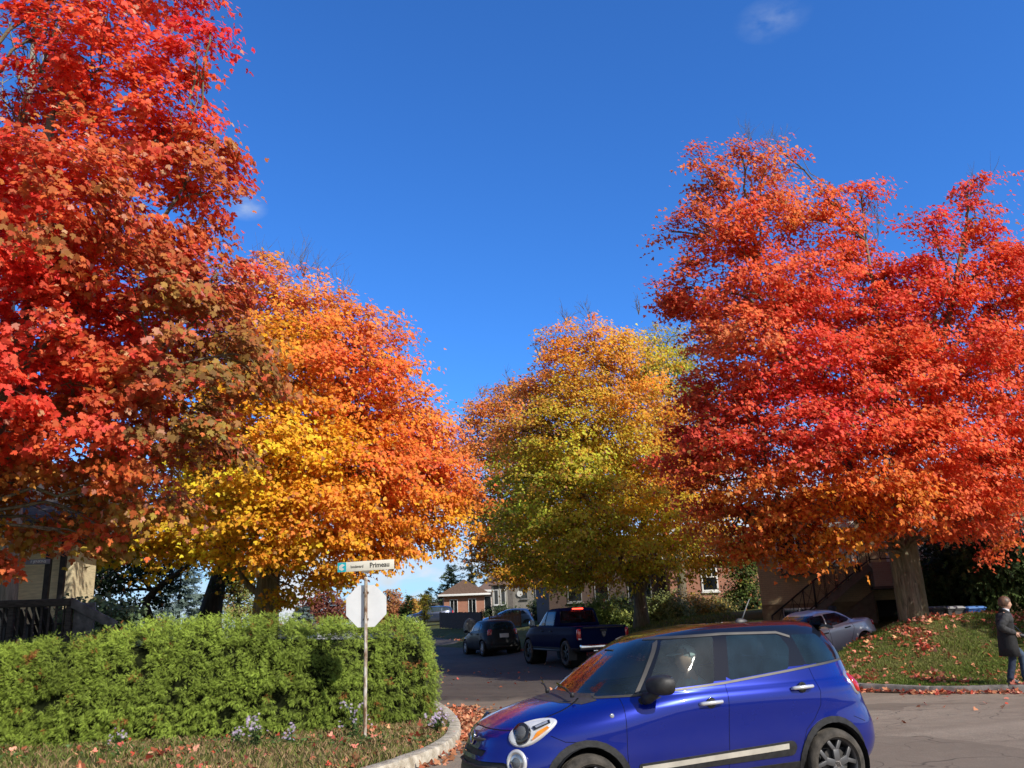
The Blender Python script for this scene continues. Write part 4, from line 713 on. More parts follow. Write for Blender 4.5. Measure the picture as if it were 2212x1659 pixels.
def conifer(name, label, base, H, Rb, col, droop=.25, n_tier=14, size=.5, gap=0.0, top=1.0, per=11):
    x, y, z = base; root = thing(name, label, 'tree', (x, y, z)); b = MB(); b.tube([(0, 0, -.1), (0, 0, H*.5), (0, 0, H)], [.03*H*.5+.05, .02*H*.4+.03, .01], 8); b.build('trunk', BARKD, root)
    P = []; td = []; N = []; lim = MB()
    for i in range(n_tier):
        f = (i+.3)/n_tier; r = Rb*(1-f)**.85*RNG.uniform(.85, 1.12)+.05*H*.3*(1-f); zc = H*(.04+.95*f)
        if RNG.random() < gap: continue
        for k in range(int(per*(1-f)+4)):
            a = RNG.uniform(0, 2*np.pi); d = np.array([math.cos(a), math.sin(a), -droop+.35*f]); L = r*RNG.uniform(.75, 1.1); lim.tube([(0, 0, zc), tuple(d*L*.5+[0, 0, zc+.03*L]), tuple(d*L+[0, 0, zc])], [.02, .014, .006], 4, cap=False)
            for s in np.linspace(.25, 1, max(3, int(L/size*2.6))):
                for _ in range(3): P.append(d*L*s+np.array([0, 0, zc])+RNG.normal(0, size*.16, 3)); td.append(d*.9+RNG.normal(0, .4, 3)+[0, 0, .12]); N.append([0, 0, 1]+RNG.normal(0, .45, 3)+d*.3)
    lim.build('limbs', BARKD, root, smooth=True)
    P = np.array(P); c = np.tile(col, (len(P), 1))*RNG.uniform(.55, 1.3, (len(P), 1)); fans('needles', P, np.array(N), np.array(td), RNG.uniform(.6, 1.1, len(P))*size, c, fan_template(3, .10, rad(42)), EVER, root); return root
def ground_at(px, Y): q = at(px, 1340, Y); return (q[0], q[1], T(q[0], q[1]))
conifer('spruce_tree', 'pale blue green spruce behind the hedge left of the dark trunk', ground_at(385, 46), 5.2, 2.3, (.22, .30, .26), .18, 13, .42)
conifer('spruce_tree', 'small blue green spruce between the orange maple trunk and the red tree', ground_at(652, 72), 3.0, 2.0, (.17, .23, .21), .15, 10, .5)
conifer('fir_tree', 'green cone shaped conifer above the brick bungalow roof', ground_at(977, 122), 7.6, 3.0, (.09, .13, .06), .1, 14, .7)
conifer('pine_tree', 'sparse dark pine rising behind the brick bungalow chimney', ground_at(1022, 118), 10.2, 3.2, (.035, .06, .045), .05, 10, .8, gap=.15, per=6)
conifer('fir_tree', 'grey green conifer behind the yellow sapling', ground_at(928, 116), 4.4, 1.4, (.12, .15, .10), .1, 10, .5)
for px, h in ((873, 2.0), (884, 2.9)): conifer('cedar_tree', 'narrow dark cedar left of the small brown roof, '+('shorter one' if h < 2.5 else 'taller one'), ground_at(px, 84), h, .55, (.05, .085, .025), -.6, 9, .35, per=8)
# dark cedars right of the red maple trunk
def cedar(label, Y, lobes, n, dark):
    LB = lobes_px(lobes, Y); P, O, I = scatter_clusters(LB, n, .3); g = LB[0][0].copy(); g[2] = T(g[0], g[1]); k = P[:, 2] > g[2]; P, O = P[k], O[k]; root = thing('cedar_tree', label, 'tree', tuple(g)); b = MB(); b.tube([(0, 0, -.1), (0, 0, 1.5), (.1, 0, 3.5)], [.14, .11, .05], 8); b.build('trunk', BARKD, root)
    p, N, td, sz, ci = leaves_from(P, O, 26, .5, (.18, .34), .7); lum = np.clip(vnoise(P, .8, 3)*.5+.5, 0, 1)[ci][:, None]; c = np.array([.02, .035, .012])*(1-lum)+np.array([.10, .15, .04])*lum; fans('foliage', p-g, N, td, sz, c*dark*RNG.uniform(.6, 1.3, (len(p), 1)), fan_template(3, .08, rad(38)), EVER, root)
cedar('dark cedar right of the red maple trunk, nearest the bins', 29.5, [(2040, 1240, 52), (2020, 1290, 40), (2060, 1190, 50), (2075, 1280, 46), (2090, 1300, 32)], 170, .8)
cedar('sunlit cedar at the right edge above the walking person', 28, [(2140, 1240, 50), (2180, 1220, 56), (2120, 1190, 45), (2165, 1275, 40), (2215, 1260, 50), (2230, 1190, 60)], 190, 1.5)  # tint lightened to stand for sunlight on this cedar

# a neighbour's tree just past the right edge of the picture; its shade lies across the lawn
make_tree('maple_tree', 'small orange maple past the right edge whose shadow crosses the lawn', 17.3,
 [([(3110, 1500), (3110, 1250), (3110, 1000)], .16, .05)], [(3110, 770, 190, 0), (3030, 820, 150, .6), (3210, 830, 150, -.5), (3110, 660, 150, 0), (3190, 710, 150, .6), (3030, 730, 130, -.5)], [(3060, 900, ORG), (3040, 800, SCAR)], 330, 60, .5, (.12, .17), 6)
from mathutils.bvhtree import BVHTree
# ------------------------------------------------------------------ vehicles: a body skin lofted from horizontal contours, cut into panels
def paint(name, c, metal=.35, rough=.32, coat=1.0, dirt=.10, spec=.5, ior=1.5):
    if name in MATS: return MATS[name]
    m, t, b, o, ob, pos = mat_base(name); n = t.noise(ob, 2.2, 5); sx = t.new('ShaderNodeSeparateXYZ'); t.link(ob, sx.inputs[0])
    low = t.ramp(sx.outputs[2], [(.25, (1, 1, 1)), (.75, (.12, .12, .12)), (1.0, (.05, .05, .05))]); f = t.math('MULTIPLY', t.math('MULTIPLY', low, dirt*3), t.ramp(n, [(.3, (.3, .3, .3)), (.7, (1, 1, 1))]))
    t.link(t.mix(f, c, (.20, .17, .14)), b.inputs['Base Color']); b.inputs['Metallic'].default_value = metal
    b.inputs['IOR'].default_value = ior; b.inputs['Specular IOR Level'].default_value = spec; t.link(t.math('ADD', t.math('MULTIPLY', f, .5), rough), b.inputs['Roughness']); b.inputs['Coat Weight'].default_value = coat; b.inputs['Coat Roughness'].default_value = .025
    return m
BLACKP = mat('black_plastic', (.022, .022, .024), .55, var=.3, scale=20, bump=.1); RUBBER = mat('tyre_rubber', (.085, .074, .062), .9, var=.35, scale=9, bump=.3, bscale=80)
CHROME = mat('chrome', (.75, .75, .76), .12, 1.0, var=.05); SATIN = mat('satin_metal', (.10, .095, .09), .5, .5, var=.1); GAP = mat('panel_gap', (.004, .004, .005), .9)
DARKIN = mat('interior_black', (.016, .017, .019), .8, var=.2); SEATM = mat('seat_cloth', (.028, .030, .034), .85, var=.3); REDL = mat('red_lens', (.55, .012, .012), .08, var=.1, coat=1); AMBER = mat('amber_lens', (.9, .30, .01), .1, coat=1); CLEAR = mat('clear_lens', (.62, .64, .66), .06, .55, var=.2, scale=25, coat=1); LAMPD = mat('lamp_black', (.02, .02, .022), .1, .2, coat=1)
RIMD = mat('dark_rim', (.13, .13, .135), .42, .5, var=.15); RIMS = mat('silver_rim', (.40, .40, .42), .3, .9, var=.1); WELL = mat('wheel_well_black', (.007, .007, .007), .95); WHITEP = mat('plate_white', (.72, .73, .74), .4, var=.06)
GLASS_F = mat_glass('car_glass', (.62, .72, .72), (.28, .36, .42), .13); GLASS_D = mat_glass('privacy_glass', (.20, .30, .33), (.03, .07, .11), .5); GLASS_W = mat_glass('windshield_glass', (.50, .58, .60), (.05, .09, .13), .2, f0=1.75)

def skin(levels, sub=5, nphi=30):
    """levels: rows z, x_front, x_rear, half_width, n_front, n_rear -> vertex grid (levels, around)"""
    L = np.array(levels, float); t = np.arange(len(L)); q = np.linspace(0, len(L)-1, (len(L)-1)*sub+1); D = pchip(q, t, L); s = np.linspace(0, 1, nphi)
    g = lambda s: np.where(s < .5, .5*(2*s)**1.5, 1-.5*(2-2*s)**1.5)
    ph = np.r_[g(s)*np.pi/2, np.pi/2+g(s[1:])*np.pi/2]; ph = np.r_[ph, 2*np.pi-ph[-2:0:-1]]; V = np.zeros((len(D), len(ph), 3))
    c, sn = np.cos(ph), np.sin(ph)
    for i, (z, xf, xr, w, nf, nr) in enumerate(D):
        xc = .5*(xf+xr)*.5; n = np.where(c >= 0, nf, nr); a = np.where(c >= 0, xf-xc, xc-xr)
        V[i, :, 0] = xc+a*np.sign(c)*np.abs(c)**(2/n); V[i, :, 1] = w*np.sign(sn)*np.abs(sn)**(2/n); V[i, :, 2] = z
    return V
class Body:
    def __init__(s, levels, sub=5, nphi=30, crown=.012):
        V = skin(levels, sub, nphi); s.V = V; nl, n, _ = V.shape; bm = s.bm = bmesh.new(); s.lay = bm.faces.layers.int.new('reg')
        vs = [[bm.verts.new(tuple(p)) for p in r] for r in V]
        for i in range(nl-1):
            for k in range(n): bm.faces.new((vs[i][k], vs[i][(k+1) % n], vs[i+1][(k+1) % n], vs[i+1][k]))
        cen = bm.verts.new((float(V[-1, :, 0].mean()), 0, float(V[-1, 0, 2]+crown)))
        for k in range(n): bm.faces.new((vs[-1][k], vs[-1][(k+1) % n], cen))
        cb = bm.verts.new((float(V[0, :, 0].mean()), 0, float(V[0, 0, 2])))
        for k in range(n): bm.faces.new((vs[0][(k+1) % n], vs[0][k], cb))
        bm.normal_update(); s.codes = {'': 0}
    def code(s, name): return s.codes.setdefault(name, len(s.codes))
    def cut(s, name, poly, view, cond=None, src=('',)):
        """assign the faces inside a convex polygon, seen along a view, to the region called name"""
        U, W = [Vector(v) for v in view]; lay = s.lay; src = {s.codes[q] for q in src if q in s.codes}; P = [Vector(p) for p in poly]
        if sum(P[i].x*P[(i+1) % len(P)].y-P[(i+1) % len(P)].x*P[i].y for i in range(len(P))) < 0: P.reverse()
        lo = (min(p.x for p in P), min(p.y for p in P)); hi = (max(p.x for p in P), max(p.y for p in P)); fs = []
        for f in s.bm.faces:
            if f[lay] not in src or (cond and not cond(f)): continue
            us = [v.co.dot(U) for v in f.verts]; ws = [v.co.dot(W) for v in f.verts]
            if max(us) < lo[0] or min(us) > hi[0] or max(ws) < lo[1] or min(ws) > hi[1]: continue
            fs.append(f)
        for i in range(len(P)):
            if not fs: return
            a, b = P[i], P[(i+1) % len(P)]; d = b-a; nrm = U*d.y-W*d.x
            if nrm.length < 1e-9: continue
            # plane through a: solve point with coordinates a in the U, W frame
            co = U*(a.x/U.length_squared)+W*(a.y/W.length_squared); geo = set(fs)
            for f in fs: geo.update(f.edges); geo.update(f.verts)
            r = bmesh.ops.bisect_plane(s.bm, geom=list(geo), dist=1e-5, plane_co=co, plane_no=nrm)
            fs = [f for f in r['geom'] if isinstance(f, bmesh.types.BMFace) and (f.calc_center_median()-co).dot(nrm) < 0]
        c = s.code(name)
        for f in fs: f[lay] = c
    def side(s, name, poly, sg=1, src=('',), zmin=None):
        s.cut(name, poly, ((1, 0, 0), (0, 0, 1)), lambda f: f.normal.y*sg > .12 and f.calc_center_median().y*sg > .15, src)
    def line(s, name, pts, width, sg=1, src=('',), view=None, cond=None):
        for a, b in zip(pts[:-1], pts[1:]):
            a, b = Vector(a), Vector(b); d = (b-a).normalized(); n = Vector((-d.y, d.x))*width/2; d *= width*.35; q = [a-d+n, a-d-n, b+d-n, b+d+n]
            if view: s.cut(name, q, view, cond, src)
            else: s.side(name, q, sg, src)
    def take(s, name, objname, m, parent, off=0.0, thick=0.0, slots=None):
        c = s.codes.get(name)
        if c is None: return None
        fs = [f for f in s.bm.faces if f[s.lay] == c]
        if not fs: return None
        s.bm.normal_update(); s.bm.verts.index_update(); vi = {}; vs = []; nr = []; F = []
        for f in fs:
            for v in f.verts:
                if v not in vi: vi[v] = len(vs); vs.append(v.co+v.normal*off); nr.append(v.normal.copy())
            F.append(tuple(vi[v] for v in f.verts))
        me = bpy.data.meshes.new(objname); me.from_pydata(vs, [], F); me.update()
        if thick:
            bm = bmesh.new(); bm.from_mesh(me); bm.verts.ensure_lookup_table(); ed = [e for e in bm.edges if len(e.link_faces) == 1]; r = bmesh.ops.extrude_edge_only(bm, edges=ed); mp = {}
            for v in [g for g in r['geom'] if isinstance(g, bmesh.types.BMVert)]:
                near = [e.other_vert(v) for e in v.link_edges]; near = [u for u in near if u.index < len(vs) and u.index >= 0]
                if near: v.co = near[0].co-nr[near[0].index]*thick
            bm.to_mesh(me); bm.free()
        shade(me, True, 50 if thick else None); return link_mesh(objname, me, m, parent)
    def drop(s, name):
        c = s.codes.get(name)
        if c is not None: bmesh.ops.delete(s.bm, geom=[f for f in s.bm.faces if f[s.lay] == c], context='FACES')
SIDEV = ((1, 0, 0), (0, 0, 1)); FRONTV = ((0, 1, 0), (0, 0, 1)); TOPV = ((1, 0, 0), (0, 1, 0))
def rpoly(pts, r=.04, n=4):
    """polygon with rounded corners"""
    out = []; P = [Vector(p) for p in pts]
    for i, p in enumerate(P):
        a = (P[i-1]-p); b = (P[(i+1) % len(P)]-p); k = min(r, a.length*.45, b.length*.45); a = p+a.normalized()*k; b = p+b.normalized()*k
        for j in range(n+1): s = j/n; out.append(a*(1-s)**2+p*2*s*(1-s)+b*s*s)
    return out
def ellipse(cx, cy, a, b, rot=0, n=24): return [(cx+a*math.cos(t)*math.cos(rot)-b*math.sin(t)*math.sin(rot), cy+a*math.cos(t)*math.sin(rot)+b*math.sin(t)*math.cos(rot)) for t in [2*math.pi*i/n for i in range(n)]]
def wheel(parent, x, y, r, wd, rimr, rim_m, spokes, sg, name='wheel', split=True, steer=0.0, badge=False):
    w = bpy.data.objects.new(name, None); COL.objects.link(w); w.parent = parent; w.location = (x, y, r); w.rotation_euler = (0, 0, (0 if sg > 0 else math.pi)+steer); w.empty_display_size = .1
    h = wd/2; b = MB(); b.lathe([(rimr, -h*.8), (rimr+.02, -h), (r-.035, -h), (r-.008, -h*.72), (r, -h*.4), (r, -h*.28), (r-.007, -h*.26), (r-.007, -h*.2), (r, -h*.18), (r, h*.18), (r-.007, h*.2), (r-.007, h*.26), (r, h*.28), (r, h*.4), (r-.008, h*.72), (r-.018, h*.9), (r-.040, h), (r-.042, h*1.015), (rimr+.03, h*1.02), (rimr+.012, h), (rimr, h*.8)], axis='Y', n=48)
    # the lathe closes itself with end discs: keep only the ring
    b.f, b.m = zip(*[(f, m) for f, m in zip(b.f, b.m) if len(f) < 20]); b.f = list(b.f); b.m = list(b.m); b.build('tyre', RUBBER, w, smooth=True, angle=40)
    b = MB(); b.lathe([(rimr*.995, -h*.7), (rimr*.93, -h*.5), (rimr*.90, h*.3), (rimr*.94, h*.62), (rimr*1.0, h*.80), (rimr*1.01, h*.70)], axis='Y', n=40); b.f, b.m = map(list, zip(*[(f, m) for f, m in zip(b.f, b.m) if len(f) < 20]))
    for k in range(spokes):
        a = 2*math.pi*k/spokes+.3; P = lambda rr, da, y: (rr*math.cos(a+da), y, rr*math.sin(a+da)); sw = rimr*.27
        if split:
            b.beam(P(rimr*.12, 0, h*.66), P(rimr*.56, 0, h*.60), sw*1.05, .035, up=(0, 1, 0))
            for s in (-1, 1): b.beam(P(rimr*.50, s*.04, h*.60), P(rimr*.95, s*.33, h*.52), sw*.62, .034, up=(0, 1, 0))
        else: b.beam(P(rimr*.1, 0, h*.62), P(rimr*.95, 0, h*.55), sw, .035, up=(0, 1, 0))
    b.build('rim', rim_m, w, bevel=.006, angle=35)
    b = MB(); b.lathe([(.001, h*.60), (rimr*.22, h*.60), (rimr*.25, h*.70), (rimr*.20, h*.80), (.001, h*.82)], axis='Y', n=28); hub = b.build('hub_cap', CHROME if badge else rim_m, w, smooth=True, angle=40)
    if badge:
        b = MB()
        for q in (-.012, .004, .020): b.beam((q-.01, h*.83, -.022), (q+.01, h*.83, .022), .007, .004, up=(0, 1, 0))
        b.build('emblem_bars', LAMPD, w)
    b = MB(); b.lathe([(.001, h*.15), (rimr*.62, h*.15), (rimr*.62, h*.28), (.001, h*.28)], axis='Y', n=28); b.build('brake_disc', SATIN, w, smooth=True, angle=40)
    b = MB(); b.lathe([(.001, -h*.4), (rimr*.92, -h*.4), (rimr*.92, -h*.3), (.001, -h*.3)], axis='Y', n=28); b.build('wheel_back', WELL, w); return w
def ring_strip(B, name, cx, cz, r0, r1, sg, a0=-.35, a1=math.pi+.35, n=18, src=('',)):
    for k in range(n):
        a, b = a0+(a1-a0)*k/n, a0+(a1-a0)*(k+1)/n; B.side(name, [(cx+r*math.cos(t), cz+r*math.sin(t)) for r, t in ((r0, a), (r1, a), (r1, b), (r0, b))], sg, src)
def arches(B, xs, zc, r, allsrc):
    for sg in (1, -1):
        for x in xs: B.side('arch_hole', [(x+r*math.cos(t), zc+r*math.sin(t)) for t in np.linspace(0, 2*np.pi, 33)[:-1]], sg, allsrc)
def wells(parent, xs, zc, r, y0, y1, name='wheel_well'):
    for sg in (1, -1):
        for x in xs:
            b = MB(); b.lathe([(r, y1), (r, y0), (.01, y0)], (0, 0, 0), 'Y', 28); b.f, b.m = map(list, zip(*[(f, m) for f, m in zip(b.f, b.m) if len(f) < 20])); b.v = [(v[0]+x, v[1]*sg, v[2]+zc) for v in b.v]
            b.f = [f for f in b.f]; b.build(name, WELL, parent, smooth=True)
def soft_box(name, c, d, m, parent, bevel=.04, R=None): b = MB(); b.box(c, d, R=R); return b.build(name, m, parent, bevel=bevel, seg=3)
def seat(parent, x, y, z, m=None, name='seat'):
    e = bpy.data.objects.new(name, None); COL.objects.link(e); e.parent = parent; e.location = (x, y, z); m = m or SEATM
    soft_box('cushion', (0, 0, .08), (.5, .5, .18), m, e, .06); soft_box('backrest', (-.30, 0, .42), (.15, .48, .66), m, e, .06, Matrix.Rotation(rad(-14), 3, 'Y')); soft_box('headrest', (-.41, 0, .84), (.11, .27, .19), m, e, .045, Matrix.Rotation(rad(-10), 3, 'Y')); return e
def lens_disc(name, c, r, nrm, m, parent, dome=.3, n=28, ell=1.0):
    """a domed round lens at c facing nrm"""
    nz = Vector(nrm).normalized(); R = nz.to_track_quat('Z', 'Y').to_matrix(); b = MB(); b.lathe([(r, -.012), (r, 0), (r*.93, r*dome*.35), (r*.7, r*dome*.72), (r*.35, r*dome*.95), (.001, r*dome)], c, R=R, n=n); return b.build(name, m, parent, smooth=True, angle=50)
def ring(name, c, r, tube, nrm, m, parent, n=32, squash=1.0, depth=1.0):
    nz = Vector(nrm).normalized(); R = nz.to_track_quat('Z', 'Y').to_matrix(); b = MB(); vs = []; fs = []
    for i in range(n):
        a = 2*math.pi*i/n
        for k in range(8): t = 2*math.pi*k/8; q = r+tube*math.cos(t); vs.append(Vector(c)+R @ Vector((q*math.cos(a)*squash, q*math.sin(a), tube*depth*math.sin(t))))
    for i in range(n):
        for k in range(8): fs.append((i*8+k, ((i+1) % n)*8+k, ((i+1) % n)*8+(k+1) % 8, i*8+(k+1) % 8))
    b.add(vs, fs); return b.build(name, m, parent, smooth=True)
def car_root(name, label, cat, x, y, z, yaw, pitch=0.0, roll=0.0, group=None):
    o = thing(name, label, cat, (x, y, z), 0, group); o.rotation_euler = (roll, pitch, yaw); return o

# ---------------- the blue car
BLUE = paint('blue_metallic', (.001, .013, .24), .42, .27, 1.0, .05, .2); ROOFB = paint('black_gloss', (.008, .010, .018), .0, .03, 0.0, .0)
def blue_car():
    root = car_root('car', 'shiny blue compact car with black roof turning in the foreground', 'car', 1.548, 9.526, TR(1.5, 9.5), rad(197.76), rad(.68)); root.scale = (1, 1, 1.03)
    B = Body([(.21, 1.98, -1.890, .74, 4, 4), (.27, 2.10, -1.972, .80, 3.8, 4.5), (.36, 2.23, -2.045, .845, 3.5, 4.5), (.47, 2.26, -2.084, .870, 3.3, 4.5), (.60, 2.22, -2.094, .884, 3.2, 4.3), (.70, 2.17, -2.072, .884, 3.1, 4.2), (.80, 2.13, -2.044, .886, 3.0, 4.0), (.87, 2.05, -2.026, .890, 2.8, 3.9), (.92, 1.95, -2.009, .892, 2.6, 3.8), (.965, 1.82, -1.998, .890, 2.5, 3.7), (1.005, 1.66, -1.985, .882, 2.45, 3.7), (1.04, 1.47, -1.965, .868, 2.5, 3.6), (1.07, 1.30, -1.945, .850, 2.7, 3.6), (1.095, 1.225, -1.931, .836, 3.0, 3.5),
              (1.20, 1.08, -1.900, .800, 3.0, 3.5), (1.33, .88, -1.865, .752, 3.0, 3.5), (1.45, .68, -1.800, .706, 3.0, 3.4), (1.535, .50, -1.739, .664, 3.0, 3.3), (1.58, .36, -1.690, .630, 2.9, 3.2), (1.615, .18, -1.614, .580, 2.7, 3.0), (1.64, -.05, -1.493, .49, 2.5, 2.8), (1.655, -.30, -1.277, .35, 2.3, 2.5), (1.660, -.55, -1.024, .17, 2.2, 2.2)], 5, 34, .004)
    bvh = BVHTree.FromBMesh(B.bm)
    def snap(p, n, d=0.0):
        p, n = Vector(p), Vector(n).normalized(); h = bvh.ray_cast(p+n*.6, -n)
        return (h[0] if h[0] else p)+n*d
    # glass
    B.cut('windshield', [(-.70, 1.105), (.70, 1.105), (.60, 1.32), (.50, 1.545), (-.50, 1.545), (-.60, 1.32)], FRONTV, lambda f: f.normal.x > .12 and f.calc_center_median().x > -.1)
    B.cut('rear_window', rpoly([(-.56, 1.16), (.56, 1.16), (.48, 1.50), (-.48, 1.50)], .08), FRONTV, lambda f: f.normal.x < -.3)
    for sg, s in ((1, 'L'), (-1, 'R')):
        B.side('quarter'+s, [(1.10, 1.085), (.765, 1.092), (.40, 1.535), (.60, 1.535)], sg); B.side('front'+s, rpoly([(.66, 1.100), (-.055, 1.135), (-.185, 1.548), (.325, 1.540)], .025), sg); B.side('rear'+s, rpoly([(-.225, 1.148), (-.93, 1.205), (-1.02, 1.40), (-.95, 1.525), (-.335, 1.550)], .035), sg); B.side('hind'+s, rpoly([(-1.17, 1.225), (-1.63, 1.258), (-1.47, 1.505), (-1.10, 1.518)], .03), sg)
        # belt trim and window top trim
        B.line('trim'+s, [(1.10, 1.072), (.765, 1.078), (-.17, 1.128), (-1.17, 1.208), (-1.72, 1.244)], .020, sg); B.line('trim'+s, [(.735, 1.10), (.365, 1.545)], .028, sg); B.line('trim'+s, [(.60, 1.552), (-.3, 1.565), (-.93, 1.545), (-1.07, 1.50)], .022, sg)
        B.line('pillar'+s, [(1.10, 1.09), (.59, 1.54)], .03, sg)
        # seams, doors, cladding
        ring_strip(B, 'flareF'+s, 1.306, .325, .365, .425, sg); ring_strip(B, 'flareR'+s, -1.306, .325, .365, .425, sg)
        B.side('sillclad'+s, [(.90, .19), (.90, .365), (-.90, .385), (-.90, .19)], sg); B.side('rubbing'+s, rpoly([(.83, .415), (.83, .515), (-.82, .575), (-.86, .52), (-.82, .445)], .03), sg); B.side('strip'+s, [(.80, .452), (.80, .495), (-.76, .553), (-.76, .505)], sg, ('rubbing'+s,))
        SE = [[(.925, .37), (.935, .60), (.905, 1.062)], [(-.095, .385), (-.115, .62), (-.17, 1.12)], [(-1.185, 1.20), (-1.225, .98), (-1.20, .86), (-1.10, .74), (-.99, .655), (-.945, .56), (-.925, .39)], [(1.22, 1.065), (1.27, 1.045), (1.45, .985), (1.62, .938)], [(1.62, .80), (1.50, .745), (1.40, .735)], [(-1.62, .72), (-1.78, .66)]]
        for q in SE: B.line('gap', q, .0055, sg)
        B.side('doorF'+s, [(.92, .385), (-.10, .385), (-.16, 1.112), (.90, 1.062)], sg); B.side('doorR'+s, [(-.10, .385), (-.93, .385), (-1.0, .66), (-1.19, .86), (-1.18, 1.195), (-.16, 1.117)], sg)
    B.line('gap', [(-.62, .845), (-.3, .852), (0, .855), (.3, .852), (.62, .845)], .007, view=FRONTV, cond=lambda f: f.normal.x > .2)
    B.cut('cowl', [(1.10, -.62), (1.10, .62), (1.25, .60), (1.40, .40), (1.455, .15), (1.455, -.15), (1.40, -.40), (1.25, -.60)], TOPV, lambda f: f.normal.z > .5 and f.calc_center_median().z < 1.13)
    fr = lambda f: f.normal.x > .25
    B.cut('grille', rpoly([(-.60, .60), (.60, .60), (.68, .47), (.62, .36), (-.62, .36), (-.68, .47)], .05), FRONTV, fr); B.cut('grille', rpoly([(-.36, .685), (.36, .685), (.34, .635), (-.34, .635)], .015), FRONTV, fr); B.cut('lip', [(-.8, .335), (.8, .335), (.8, .2), (-.8, .2)], FRONTV, fr)
    B.cut('top', [(-3, 1.5505), (3, 1.5505), (3, 2), (-3, 2)], FRONTV); B.cut('top', [(-3, 1.10), (3, 1.10), (3, 1.5505), (-3, 1.5505)], FRONTV, lambda f: f.calc_center_median().x < -1.05 and f.calc_center_median().z > 1.245-(f.calc_center_median().x+1.5)*.0)
    B.cut('posts', [(-3, 1.088), (3, 1.088), (3, 1.56), (-3, 1.56)], FRONTV, lambda f: -1.12 < f.calc_center_median().x < 1.3 and f.calc_center_median().z > 1.085+max(0, .08*(.76-f.calc_center_median().x)) and (f.calc_center_median().x < 1.06 or f.normal.x > .45) and (abs(f.normal.y) > .3 or f.normal.x > .2)); B.cut('posts', [(-3, 1.21), (3, 1.21), (3, 1.56), (-3, 1.56)], FRONTV, lambda f: f.calc_center_median().x <= -1.12 and f.calc_center_median().z > 1.232)
    allr = ['']+[k for k in B.codes if k]; arches(B, (1.306, -1.306), .325, .366, allr); B.drop('arch_hole')
    B.take('', 'body', BLUE, root); B.take('top', 'roof', ROOFB, root); B.take('posts', 'pillar_panel', ROOFB, root); B.take('gap', 'panel_gap', GAP, root, -.004); B.take('cowl', 'cowl_panel', mat('cowl_plastic', (.05, .042, .04), .6, var=.2, scale=30), root, .002); B.take('grille', 'lower_grille', BLACKP, root, -.018); B.take('lip', 'bumper_lip', BLACKP, root, .006)
    B.take('windshield', 'windshield', GLASS_W, root); B.take('rear_window', 'rear_window', GLASS_D, root)
    for s in 'LR':
        B.take('quarter'+s, 'quarter_window', GLASS_W, root); B.take('front'+s, 'side_window', GLASS_F, root); B.take('rear'+s, 'side_window', GLASS_D, root); B.take('hind'+s, 'side_window', GLASS_D, root); B.take('trim'+s, 'window_trim', SATIN, root, .006, .008); B.take('pillar'+s, 'pillar_strip', SATIN, root, .003, .004); B.take('flareF'+s, 'wheel_arch_trim', BLACKP, root, .012, .05); B.take('flareR'+s, 'wheel_arch_trim', BLACKP, root, .012, .05); B.take('sillclad'+s, 'sill_cladding', BLACKP, root, .008, .01); B.take('rubbing'+s, 'rubbing_strip', BLACKP, root, .008, .01); B.take('strip'+s, 'chrome_strip', mat('brushed_strip', (.80, .76, .66), .32, .45, var=.1), root, .013, .01)
        for d in ('doorF', 'doorR'):
            o = B.take(d+s, 'door', BLUE, root); sg = 1 if s == 'L' else -1; x0, zz = ((.04, .972), (-1.0, 1.036))[d == 'doorR']; yy = .893 if d == 'doorF' else .878
            b = MB(); b.tube([(x0+.125, sg*(yy-.006), zz-.004), (x0+.10, sg*(yy+.030), zz), (x0, sg*(yy+.040), zz+.003), (x0-.10, sg*(yy+.030), zz+.004), (x0-.125, sg*(yy-.006), zz+.004)], [.014, .018, .018, .017, .013], 10); b.build('handle', mat('handle_chrome', (.86, .86, .87), .22, .55, var=.03), o, smooth=True)
            b = MB(); b.lathe([(.001, -.02), (.045, -.02), (.05, .004), (.04, .006), (.001, -.005)], (x0-.0, sg*(yy-.001), zz), 'Y', 20); b.build('handle_cup', LAMPD, o, smooth=True)
    # lamps
    for sg in (1, -1):
        n = Vector((.80, .60*sg, .40)); c = snap((1.80, .655*sg, .868), n, -.006)
        e = bpy.data.objects.new('headlight', None); COL.objects.link(e); e.parent = root
        R = n.normalized().to_track_quat('Z', 'Y').to_matrix(); ax = R @ Vector((1, 0, 0)); U = (Vector((-.86, .35*sg, .38))); U = (U-n.normalized()*U.dot(n.normalized())).normalized(); W = n.normalized().cross(U); R = Matrix((U, W, n.normalized())).transposed()
        def conf(u, v, h, c=c, R=R):
            nz = R @ Vector((0, 0, 1)); q = bvh.ray_cast(c+R @ Vector((u, v, .35)), -nz); base = q[0] if q[0] else c+R @ Vector((u, v, 0)); hz = (base-c).dot(nz); return c+R @ Vector((u, v, max(hz, -.13)+h))
        def oval(name, cu, cv, a, b_, h0, h1, m, inset=.8, pw=2.0, nn=32):
            b = MB(); rr = []
            for k, (f, h) in enumerate(((1.0, -.05), (1.0, h0), (.97, h0+(h1-h0)*.6), (inset, h1))):
                r_ = []
                for i in range(nn):
                    t = 2*math.pi*i/nn; u = a*f*math.cos(t); v = b_*f*math.sin(t)*(1-.22*math.cos(t)); r_.append(conf(cu+u, cv+v, h))
                rr.append(r_)
            b.loft(rr); return b.build(name, m, e, smooth=True, angle=40)
        oval('bezel', .0, 0, 0.212, .114, .010, .022, mat('lamp_silver', (.78, .78, .78), .28, .35, var=.05, coat=1), .93); oval('reflector', -.01, 0, 0.184, .086, .024, .026, mat('lamp_reflector', (.80, .81, .82), .25, .35, var=.1, scale=12, coat=1), .9)
        b = MB(); cc = conf(-.085, 0, .030); b.lathe([(.094, -.03), (.094, 0), (.080, .010), (.001, .006)], cc, R=R, n=28); b.build('lamp_bowl', LAMPD, e, smooth=True, angle=40)
